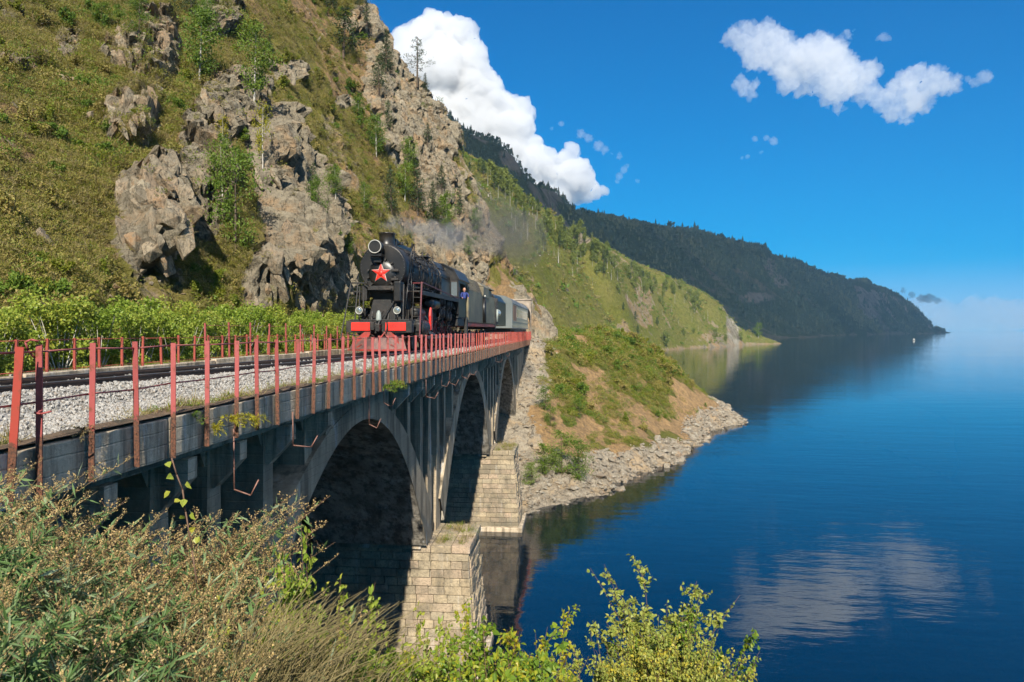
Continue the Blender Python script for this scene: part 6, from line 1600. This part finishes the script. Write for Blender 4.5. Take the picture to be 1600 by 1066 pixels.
put_sap(1, 486, 828, 4.2, 1.9, 'tallest green sapling under the near arch', .4, None, .62)
put_sap(3, 440, 880, 4.3, 1.6, 'green sapling just left of the tallest one', 1.4, None, .6)
put_sap(1, 520, 905, 4.3, 1.6, 'green sapling just right of the tallest one', 2.4, None, .7)
put_sap(2, 700, 1030, 4.0, 1.3, 'low yellow green shoots at the bottom edge before the pier', 2.4, None, .8)
put_sap(3, 620, 1040, 3.7, 1.2, 'low green shoots at the bottom edge right of the dry grass', 3.1, None, .8)
put_sap(0, 790, 1030, 4.3, 1.3, 'low bright shoots at the bottom edge under the tall sapling', 5.4, None, .9)
put_sap(2, 870, 1035, 4.5, 1.2, 'low bright shoots at the bottom edge beside the gap of water', 4.4, None, .8)
put_sap(4, 1060, 1010, 5.0, 1.2, 'low leafy shoots at the bottom edge under the large sapling', 1.7, None, .8)
put_sap(3, 400, 945, 3.7, 1.5, 'green sapling among the mugwort plumes left of the arch', 2.0, None, .7)
put_sap(3, 470, 1000, 3.4, 1.3, 'low green leafy shoots between grass and saplings at the bottom', 1.0, None, .9)
put_sap(1, 560, 1010, 3.6, 1.3, 'low green shoots at the bottom edge under the shaded pier', 4.0, None, 1.0)
put_sap(2, 735, 1000, 4.3, 1.4, 'bright leafy shoots in front of the pier corner', 3.6, None, .9)
for k in range(26):
    uu = 395+k*14.5+rs.uniform(-10, 10); DD = rs.uniform(3.2, 4.8); vt = float(np.interp(uu, [380, 480, 560, 640, 720, 800], [985, 965, 985, 985, 1000, 975]))+rs.uniform(-15, 50)
    put_sap(int(rs.choice([1, 3, 3, 2])) if uu < 640 else int(rs.choice([0, 2, 2, 1])), uu, vt, DD, 1.35, 'low green shoots along the bottom edge between dry grass and stone pier' if uu < 640 else 'low yellow green shoots along the bottom edge before the sunlit pier corner', rs.uniform(0, 6.28), 'low leafy shoots along the bottom edge', rs.uniform(.75, 1.0))
for (uu, vt) in ((925, 1025), (960, 1000), (1010, 985), (1070, 975), (1110, 1005), (1035, 1025)):
    put_sap(4, uu, vt, 5.3, 1.3, 'dense lower shoots of the lower right birch thicket', rs.uniform(0, 6.28), 'lower shoots of the birch thicket at the lower right', .8)
# the vine shoot in front of the dark arcade
g = G(); q = [PX(268, 716, 4.3), PX(276, 742, 4.3), PX(285, 765, 4.3), PX(290, 800, 4.3), PX(300, 860, 4.3), PX(310, 930, 4.3)]
vn = empty('vine_shoot', tuple(q[-1]), 0, 'single vine shoot with a few round leaves rising before the dark arcade', 'vine')
g.tube([Vector(p-q[-1]) for p in q], .005, 5); g.build('stem', M_twig, vn)
lc = np.array([PX(u, v, 4.28)-q[-1] for u, v in [(262, 722), (270, 745), (266, 768), (292, 752), (272, 785), (288, 780), (300, 800), (282, 805), (296, 830), (306, 850)]])
V, F = leaf_geo(lc, rdir(10, -.4), rdir(10, 1.0)-FV*1.5, rs.uniform(.04, .06, 10), rs.uniform(.035, .05, 10), .2, True); me = np_mesh('leaf', V, F, None, False); me.materials.append(L_bush); link('leaf', me, None, vn)

# mugwort: tan seed plumes above narrow silver green leaves
def mugwort(seed, H, nst=8, spread=.42, lean=.35, seeds=1.0):
    R = np.random.RandomState(seed); paths = []; sc_ = []; lc = []; ld = []
    for i in range(nst):
        a = R.rand()*6.28; q = R.rand()**.5*spread; hh = H*R.uniform(.72, 1.0); n = 8; t = np.linspace(0, 1, n)
        ln = lean*R.uniform(.5, 1.4)
        p = np.stack([math.cos(a)*q*t**1.3+ln*hh*t**2.2, math.sin(a)*q*t**1.3, hh*(t-.10*t**3)], 1)+np.cumsum(R.normal(0, .008, (n, 3)), 0)
        paths.append((p, np.linspace(.006, .0015, n)))
        for j in range(15):
            s = R.uniform(.42, .97); o = np.array([np.interp(s, t, p[:, m]) for m in range(3)]); L2 = .26*(1.08-s)*1.3*R.uniform(.6, 1.2)+.04; b = R.rand()*6.28
            e = o+np.array([math.cos(b)*L2*.7+ln*.5*L2, math.sin(b)*L2*.7, L2*.75]); m_ = (o+e)/2+[0, 0, -.015]
            paths.append((np.array([o, m_, e]), [.002, .0016, .001])); m2 = int(L2/.0088*seeds)+3; w_ = R.rand(m2, 1)
            sc_.append(o+(m_-o)*2*np.minimum(w_, .5)+(e-m_)*2*np.maximum(w_-.5, 0)+R.normal(0, .0065, (m2, 3)))
        w_ = R.uniform(.72, 1, 36); sc_.append(np.stack([np.interp(w_, t, p[:, m]) for m in range(3)], 1)+R.normal(0, .006, (36, 3)))
        m2 = 48 if seeds > .5 else 240; w_ = R.uniform(.12, .95, m2); lc.append(np.stack([np.interp(w_, t, p[:, m]) for m in range(3)], 1)); ld.append(rdir(m2, .35, R))
    c = np.concatenate(sc_); n = len(c); V1, F1 = leaf_geo(c, rdir(n, .6, R), rdir(n, 0, R), R.uniform(.010, .018, n), R.uniform(.007, .011, n), .3)
    c = np.concatenate(lc); d = np.concatenate(ld); n = len(c); V2, F2 = leaf_geo(c, d, rdir(n, .5, R), R.uniform(.05, .13, n), R.uniform(.009, .02, n)*(1 if seeds > .5 else .9), .2)
    a_ = np_mesh('seed_plumes', V1, F1, None, False); a_.materials.append(M_seed); b_ = np_mesh('leaves', V2, F2, None, False); b_.materials.append(L_mug)
    V, F = tube_np(paths, 3); st_ = np_mesh('stems', V, F); st_.materials.append(M_twig if seed % 2 else M_drystem); return a_, b_, st_
M_drystem = simple('dry_stem', (0.30, 0.22, 0.11), (0.2, 0.14, 0.07), 8, .8, 0)
MUG = [mugwort(400+k, 1.6) for k in range(6)]
MUGL = [mugwort(420+k, 1.2, 10, .5, .15, .25) for k in range(3)]
def put_mug(protos, idx, u, v, D, H, rz, label, group):
    top = PX(u, v, D); s = H/(1.6 if protos is MUG else 1.2); r = empty('mugwort_plant', (top[0]-.25*H*.9, top[1], top[2]-H*.92), rz, label, 'plant', group); r.scale = (s, s, s)
    for nm, me in zip(('seed_plumes', 'leaves', 'stems'), protos[idx % len(protos)]):
        o = bpy.data.objects.new(nm, me); C.objects.link(o); o.parent = r
    return r
outline = lambda u: float(np.interp(u, [-80, 10, 60, 110, 170, 230, 280, 330, 380, 430, 470, 520, 580], [690, 722, 775, 785, 788, 808, 826, 804, 776, 780, 850, 915, 985]))
MG = 'mugwort plants covering the near bank'
for D, off, du in ((5.2, 0, 40), (4.6, 24, 40), (4.0, 62, 40), (3.4, 108, 44), (2.9, 160, 50), (2.4, 220, 62)):
    u = -80+rs.rand()*du
    while u < 400-off*.1:
        if off > 90 and u < 230 and rs.rand() < .6: u += du; continue
        put_mug(MUG, rs.randint(6), u+rs.uniform(-8, 8), outline(u)+off+rs.uniform(-14, 26), D+rs.uniform(-.2, .2), rs.uniform(1.35, 1.7), rs.uniform(-.6, .6), 'dry tan mugwort plumes '+('at the left edge below the leaning post' if u < 100 else 'below the third and fourth railing posts' if u < 260 else 'in front of the near arch flank')+(', back row' if off < 40 else ', lower rows'), MG)
        u += du
for D, off, du in ((3.8, 120, 55), (3.4, 145, 38), (2.9, 170, 38), (2.4, 220, 44), (2.0, 275, 50)):
    u = -80+rs.rand()*du
    while u < 235:
        put_mug(MUGL, rs.randint(3), u+rs.uniform(-10, 10), outline(u)+off-30+rs.uniform(-20, 20), D, rs.uniform(.9, 1.1), rs.uniform(0, 6.28), 'green leafy mugwort shoots with narrow pale leaves at the lower left', 'leafy mugwort shoots at the lower left'); u += du
for (u, v, lab) in [(20, 705, 'mugwort plume reaching highest at the left edge beside the leaning post'), (345, 770, 'mugwort plume standing before the bent iron hook'), (415, 768, 'rightmost tall mugwort plume leaning over the arch'), (150, 770, 'mugwort plume in front of the dark beam end')]:
    put_mug(MUG, u % 6, u, v, 4.8, 1.6, .1, lab, None)
# dry grass between the mugwort and the saplings
gb = []
for sd in range(3):
    R = np.random.RandomState(500+sd); paths = []
    for i in range(46):
        a = R.normal(.2, .8); hh = R.uniform(.4, .75); q = R.uniform(.1, .4); o = np.array([R.normal(0, .12), R.normal(0, .12), 0]); t = np.linspace(0, 1, 6)
        p = o+np.stack([math.cos(a)*q*t**2, math.sin(a)*q*t**2, hh*(t-.25*t**3)], 1); paths.append((p, np.linspace(.0028, .0009, 6)))
    V, F = tube_np(paths, 3); me = np_mesh('blades', V, F); me.materials.append(L_dry); gb.append(me)
grass_g = [];
n = 34; uu = rs.uniform(340, 520, n); DD = rs.uniform(2.6, 5.0, n); tops = np.array([PX(a, outline(a)*.35+ (960+rs.uniform(-10, 120))*.65, d) for a, d in zip(uu, DD)]); tops[:, 2] -= .75
scatter('dry_grass', tops, np.stack([np.zeros(n), np.zeros(n), rs.uniform(-.8, .8, n)], 1), np.ones((n, 3))*rs.uniform(.8, 1.3, (n, 1)), gb, 'stuff')
# undergrowth filling the bank between the plants
w = np.where((BD < 9) & (BP[:, 0] > -3) & (BP[:, 0] < 12) & (BP[:, 2] > 3))[0]
sel = rs.choice(w, 1600); s = rs.uniform(.5, 1.0, 1600)
scatter('bank_undergrowth', BP[sel], np.stack([rs.uniform(-.4, .4, 1600), rs.uniform(-.4, .4, 1600), rs.rand(1600)*6.28], 1), np.stack([s, s, s], 1), [tuft(61, L_dec, 80, .4, .7, .09, .04), tuft(62, L_mug, 90, .4, .7, .12, .02), tuft(63, L_bush, 70, .4, .6, .07, .05)], 'stuff')
# weeds growing from the deck edge
def weed(u, v, D, s, mat, label, seed):
    R = np.random.RandomState(seed); paths = []; cs = []; ds = []
    for i in range(9):
        a = R.normal(0, .9); L2 = R.uniform(.6, 1.0)*s; t = np.linspace(0, 1, 6); p = np.stack([math.cos(a)*L2*t*.9, math.sin(a)*L2*t*.5-.1*t, L2*(.25*t-.35*t*t)+math.sin(i)*.1*t], 1); paths.append((p, np.linspace(.003, .001, 6)))
        n = 26; w_ = R.rand(n); cs.append(np.stack([np.interp(w_, t, p[:, m]) for m in range(3)], 1)); ds.append(rdir(n, .1, R)+(p[-1]-p[0])/L2)
    c = np.concatenate(cs); d = np.concatenate(ds); d /= np.linalg.norm(d, axis=1, keepdims=True); V, F = leaf_geo(c, d, rdir(len(c), 1, R), np.full(len(c), .07*s/.4), np.full(len(c), .014*s/.4))
    r = empty('weed_tuft', tuple(PX(u, v, D)), 0, label, 'plant'); me = np_mesh('foliage', V, F, None, False); me.materials.append(mat); link('foliage', me, None, r)
    V, F = tube_np(paths, 3); me = np_mesh('stems', V, F); me.materials.append(M_twig); link('stems', me, None, r)
weed(360, 655, 11.5, .5, L_yel, 'yellow green ferny weed hanging over the deck edge by the sixth post', 1); weed(333, 668, 11.0, .35, L_yel, 'lower yellow weed drooping down the edge beam', 2); weed(392, 656, 12.2, .42, L_yel, 'right arm of the ferny weed on the edge beam', 3)
weed(300, 650, 10.6, .3, L_dec, 'small green weed on the ballast edge', 4); weed(597, 605, 19.8, .7, L_dec, 'green bush growing over the deck edge above the near arch', 5); weed(612, 600, 20.3, .6, L_hill2, 'pale weed beside the deck edge bush', 6); weed(128, 672, 8.2, .25, L_dry, 'dry reddish weed at the foot of the second post', 7)
# vegetation on the pier caps
def cap_plants(yp, zt, n, label):
    p = np.stack([rs.uniform(-.3, 1.1, n), yp+rs.uniform(-1.5, 1.5, n), np.full(n, zt)], 1); s = rs.uniform(.5, 1.1, n)
    scatter('pier_cap_weeds', p, np.stack([np.zeros(n), np.zeros(n), rs.rand(n)*6.28], 1), np.stack([s, s, s], 1), [grass_tuft(70, L_dry, 30, .5, .02, .2), tuft(71, L_hill2, 40, .25, .4, .12, .03), grass_tuft(72, L_hill2, 26, .4, .02, .2)], 'stuff')
cap_plants(31.3, 5.62, 34, ''); cap_plants(53.3, 5.9, 60, '')
# stones lying on the near pier cap, white buoy on the lake
g = G(); g.lathe((0, 0, 0), (0, 0, 1), [(0, 3.0), (.8, 4.2), (1.6, 4.4)], 16).box(-2.2, 2.2, -1.5, 1.5, 1.6, 5.5).build('hull', M_wht, (bt := empty('small_boat', tuple(below(1428, 0, 1010, .1)), 0, 'tiny white boat on the lake before the far headland', 'boat')))
bt.scale = (.5, .5, .4)
g = G(); g.box(-1.8, 1.8, -1.2, 1.2, 5.5, 6.6).build('cabin_roof', M_wht, bt)
# ================================================================ CLOUDS (real bodies of cloud far behind the hills)
def cloud(name, blobs, D, dens, label, seed, vox=40.0, amp=(0.30, 0.16, 0.08), depth=0.8, aniso=0.2, absorb=None, cat='cloud', kind=None):
    """blobs: (u, v, radius in the same units) melted into one billowing body"""
    me0 = bpy.data.metaballs.new('tmp') if False else None
    bm = bmesh.new(); R = random.Random(seed)
    k = D/FPX
    for bl in blobs:
        u, v, r = bl[:3]; DD = bl[3] if len(bl) > 3 else D
        k = DD/FPX
        c = PX(u, v, DD)+FV*(R.uniform(-.4, .4)*r*k)
        mt = Matrix.Translation(Vector(c)) @ Matrix.Rotation(TH, 4, 'Z') @ Matrix.Diagonal((1, depth, 1, 1))
        bmesh.ops.create_icosphere(bm, subdivisions=3, radius=r*k, matrix=mt)
    me = bpy.data.meshes.new(name); bm.to_mesh(me); bm.free()
    tmp = bpy.data.objects.new(name+'_t', me); C.objects.link(tmp)
    rm = tmp.modifiers.new('r', 'REMESH'); rm.mode = 'VOXEL'; rm.voxel_size = vox
    dg = bpy.context.evaluated_depsgraph_get(); ev = tmp.evaluated_get(dg); m2 = bpy.data.meshes.new_from_object(ev)
    bpy.data.objects.remove(tmp)
    n = len(m2.vertices); P = np.empty(n*3, np.float32); m2.vertices.foreach_get('co', P); P = P.reshape(-1, 3).astype(float)
    Nn = np.empty(n*3, np.float32); m2.vertices.foreach_get('normal', Nn); Nn = Nn.reshape(-1, 3).astype(float)
    L = np.median([b[2] for b in blobs])*k
    def billow(Q, o, s): 
        f1, f2, c_ = worley(Q, s); return 0.55-f1
    w = np.stack([fbm(P/(L*1.6), 3, seed+5), fbm(P/(L*1.6), 3, seed+6), fbm(P/(L*1.6), 3, seed+7)], 1)*L*.35
    d = billow((P+w)/(L*1.1), 0, seed)*amp[0]*2+billow((P+w)/(L*.5), 0, seed+1)*amp[1]*2+billow((P+w)/(L*.22), 0, seed+2)*amp[2]*2+fbm(P/(L*.12), 4, seed+9)*amp[2]*.35
    P = P+Nn*(d*L)[:, None]
    m2.vertices.foreach_set('co', P.astype(np.float32).ravel()); m2.update()
    m2.polygons.foreach_set('use_smooth', np.ones(len(m2.polygons), bool))
    mt = bpy.data.materials.new(name); mt.use_nodes = True; nt = mt.node_tree; nt.nodes.clear()
    out = nt.nodes.new('ShaderNodeOutputMaterial'); vs = nt.nodes.new('ShaderNodeVolumeScatter'); vs.inputs['Density'].default_value = dens; vs.inputs['Anisotropy'].default_value = aniso
    vs.inputs['Color'].default_value = (1, 1, 1, 1)
    if absorb:
        va = nt.nodes.new('ShaderNodeVolumeAbsorption'); va.inputs['Color'].default_value = (0, 0, 0, 1); va.inputs['Density'].default_value = absorb
        ad = nt.nodes.new('ShaderNodeAddShader'); nt.links.new(vs.outputs[0], ad.inputs[0]); nt.links.new(va.outputs[0], ad.inputs[1]); nt.links.new(ad.outputs[0], out.inputs['Volume'])
    else: nt.links.new(vs.outputs[0], out.inputs['Volume'])
    m2.materials.clear(); m2.materials.append(mt)
    o = link(name, m2); tag(o, label, cat, None, kind); return o
S.cycles.volume_bounces = 8
big_blobs = [(632, 60, 16), (622, 75, 16), (640, 90, 38), (668, 55, 36), (700, 62, 36), (727, 46, 18), (738, 62, 14), (650, 120, 40), (690, 110, 44), (735, 100, 30), (700, 150, 50), (740, 140, 40), (755, 160, 26), (690, 180, 50), (740, 190, 48), (770, 150, 26), (790, 170, 30), (815, 175, 22), (800, 200, 34), (780, 230, 44), (820, 235, 28), (840, 255, 26), (860, 270, 28), (885, 255, 22), (895, 240, 14), (900, 275, 28), (915, 285, 22), (932, 297, 13), (870, 300, 30), (830, 290, 30), (905, 305, 16), (945, 300, 6), (760, 125, 12), (775, 133, 10)]
cloud('cumulus_cloud', big_blobs, 8000, 0.012, 'great white cumulus cloud billowing up behind the dark ridges', 3, 26)
w1 = [(1150, 60, 18), (1175, 55, 22), (1200, 58, 24), (1215, 70, 28), (1185, 85, 24), (1240, 90, 32), (1270, 95, 34), (1295, 85, 26), (1320, 95, 26), (1235, 120, 22), (1260, 130, 18), (1300, 130, 30), (1340, 125, 26), (1290, 155, 14), (1312, 170, 8), (1350, 145, 16), (1325, 55, 9), (1335, 48, 6), (1155, 135, 12), (1170, 140, 11), (1185, 130, 7), (1375, 155, 18), (1400, 175, 14), (1405, 140, 20), (1430, 120, 20), (1455, 130, 22), (1475, 135, 16), (1440, 150, 22), (1415, 185, 10), (1420, 160, 20), (1365, 110, 14), (1485, 140, 9), (1495, 120, 6)]
cloud('fair_weather_cloud', [(a, b, c*1.08) for a, b, c in w1], 7000, 0.005, 'ragged white cloud drifting alone over the lake', 5, 22, (0.35, 0.34, 0.22), .7)
cloud('cloud_scrap', [(1525, 128, 8), (1535, 122, 11), (1545, 120, 8), (1512, 125, 5)], 7000, 0.004, 'small cloud scrap just right of the ragged white cloud', 15, 14, (.3, .3, .2))
cloud('cloud_scrap', [(1380, 58, 7), (1388, 60, 5), (1372, 60, 4)], 7000, 0.005, 'tiny white cloud scrap above the ragged cloud', 16, 12, (.3, .3, .2))
cloud('cloud_scrap', [(1180, 217, 5), (1198, 215, 5), (1210, 220, 7), (1168, 245, 4), (1190, 238, 3), (1160, 246, 3)], 7000, 0.005, 'faint pair of cloud scraps below the ragged cloud', 17, 11, (.3, .3, .2))
cloud('cloud_scrap', [(908, 210, 7), (920, 215, 7), (935, 228, 8), (945, 235, 6), (968, 244, 5), (955, 240, 3)], 7000, 0.0045, 'small cloud scraps right of the great cumulus', 18, 11, (.3, .35, .3))
cloud('cloud_scrap', [(975, 265, 6), (968, 275, 6), (964, 284, 4), (996, 283, 4), (980, 260, 4)], 7000, 0.0045, 'thin cloud shred low beside the great cumulus', 19, 11, (.3, .35, .3))
cloud('cloud_scrap', [(877, 193, 5), (862, 200, 3)], 7000, 0.005, 'tiny cloud speck above the right shoulder of the cumulus', 20, 10, (.3, .35, .3))

# ---- smoke of the engine and the far smoke over the point
sm = [(598, 350, 9, 29.4), (612, 350, 11, 30.5), (628, 352, 13, 32), (648, 356, 15, 34.5), (668, 362, 17, 37), (692, 366, 22, 41), (720, 368, 28, 46), (752, 362, 36, 52), (785, 362, 42, 58), (815, 372, 44, 64), (770, 330, 30, 56)]
cloud('engine_smoke', sm, 45, 0.035, 'thin grey smoke trailing from the chimney back over the train', 31, 0.35, (.35, .3, .2), 1.0, 0.2, 0.09, 'smoke', 'stuff')
cloud('chimney_smoke', [(597, 352, 7, 29.2), (606, 350, 9, 29.7), (618, 350, 11, 30.6), (633, 353, 14, 32), (652, 357, 16, 34.5), (675, 363, 19, 38), (702, 370, 22, 42)], 32, 0.22, 'darker grey smoke drifting low from the chimney over the boiler', 37, 0.14, (.4, .35, .3), 1.0, 0.1, 0.22, 'smoke', 'stuff')
fs = [(1440, 466, 7, 3300), (1452, 466, 8, 3300), (1465, 470, 6, 3300), (1476, 471, 3, 3300), (1425, 460, 6, 3300), (1412, 454, 5, 3300)]
cloud('distant_smoke', fs, 3300, 0.006, 'small dark smoke cloud hanging off the far headland', 33, 9, (.35, .3, .2), .8, 0.2, 0.02, 'smoke', 'stuff')
cloud('mist_bank', [(u_, 492+R_, 27+R_*.4) for u_, R_ in zip(range(1200, 1840, 24), [0, 3, -2, 4, 1, -3, 2, 0, -1, 3, -4, 1, 2, -2, 0, 3, 1, -1, 2, 0, -3, 1, 0, 2, -1, 1, 0])], 12500, 0.0011, 'pale mist bank lying along the horizon of the lake', 41, 70, (.3, .2, .1), 1.0, .2, None, 'mist', 'stuff')
# ---- air
g = G(); g.box(-9500, 9500, -2500, 11400, -62, 480)
hz = link('haze', g.mesh('haze')); hz['kind'] = 'stuff'
mt = bpy.data.materials.new('thin_lake_haze'); mt.use_nodes = True; nt = mt.node_tree; nt.nodes.clear()
out = nt.nodes.new('ShaderNodeOutputMaterial'); pv = nt.nodes.new('ShaderNodeVolumePrincipled'); pv.inputs['Density'].default_value = 0.00007; pv.inputs['Color'].default_value = (0.34, 0.68, 0.95, 1); pv.inputs['Anisotropy'].default_value = 0.0
nt.links.new(pv.outputs[0], out.inputs['Volume']); hz.data.materials.append(mt)

# broad unseen cloud added above the view, put there to shade the far mountains
R = random.Random(9); k_ = 1.0
bl = []
def cloud_w(name, pts, dens, label, seed, vox):
    bm = bmesh.new()
    for (x_, y_, z_, r) in pts: bmesh.ops.create_icosphere(bm, subdivisions=2, radius=r, matrix=Matrix.Translation((x_, y_, z_)) @ Matrix.Diagonal((1, 1, .32, 1)))
    me = bpy.data.meshes.new(name); bm.to_mesh(me); bm.free(); tmp = bpy.data.objects.new('t', me); C.objects.link(tmp)
    rm = tmp.modifiers.new('r', 'REMESH'); rm.mode = 'VOXEL'; rm.voxel_size = vox
    m2 = bpy.data.meshes.new_from_object(tmp.evaluated_get(bpy.context.evaluated_depsgraph_get())); bpy.data.objects.remove(tmp)
    mt = bpy.data.materials.new(name); mt.use_nodes = True; nt = mt.node_tree; nt.nodes.clear(); out = nt.nodes.new('ShaderNodeOutputMaterial'); vs = nt.nodes.new('ShaderNodeVolumeScatter'); vs.inputs['Density'].default_value = dens; vs.inputs['Anisotropy'].default_value = .2; vs.inputs['Color'].default_value = (1, 1, 1, 1); nt.links.new(vs.outputs[0], out.inputs['Volume'])
    m2.materials.clear(); m2.materials.append(mt); o = link(name, m2); tag(o, label, 'cloud'); return o
for i in range(16):
    for j in range(11):
        x_ = -500+i*250+R.uniform(-90, 90); y_ = -700+j*280+R.uniform(-90, 90)
        D_ = (x_-CAMX)*FV[0]+y_*FV[1]
        if D_ > 2500: continue
        bl.append((x_, y_, 1500+R.uniform(-40, 40), R.uniform(210, 320)))
cloud_w('added_shade_cloud', bl, 0.0055, 'unseen broad cloud added high over the lake to shade the far mountains', 3, 70)
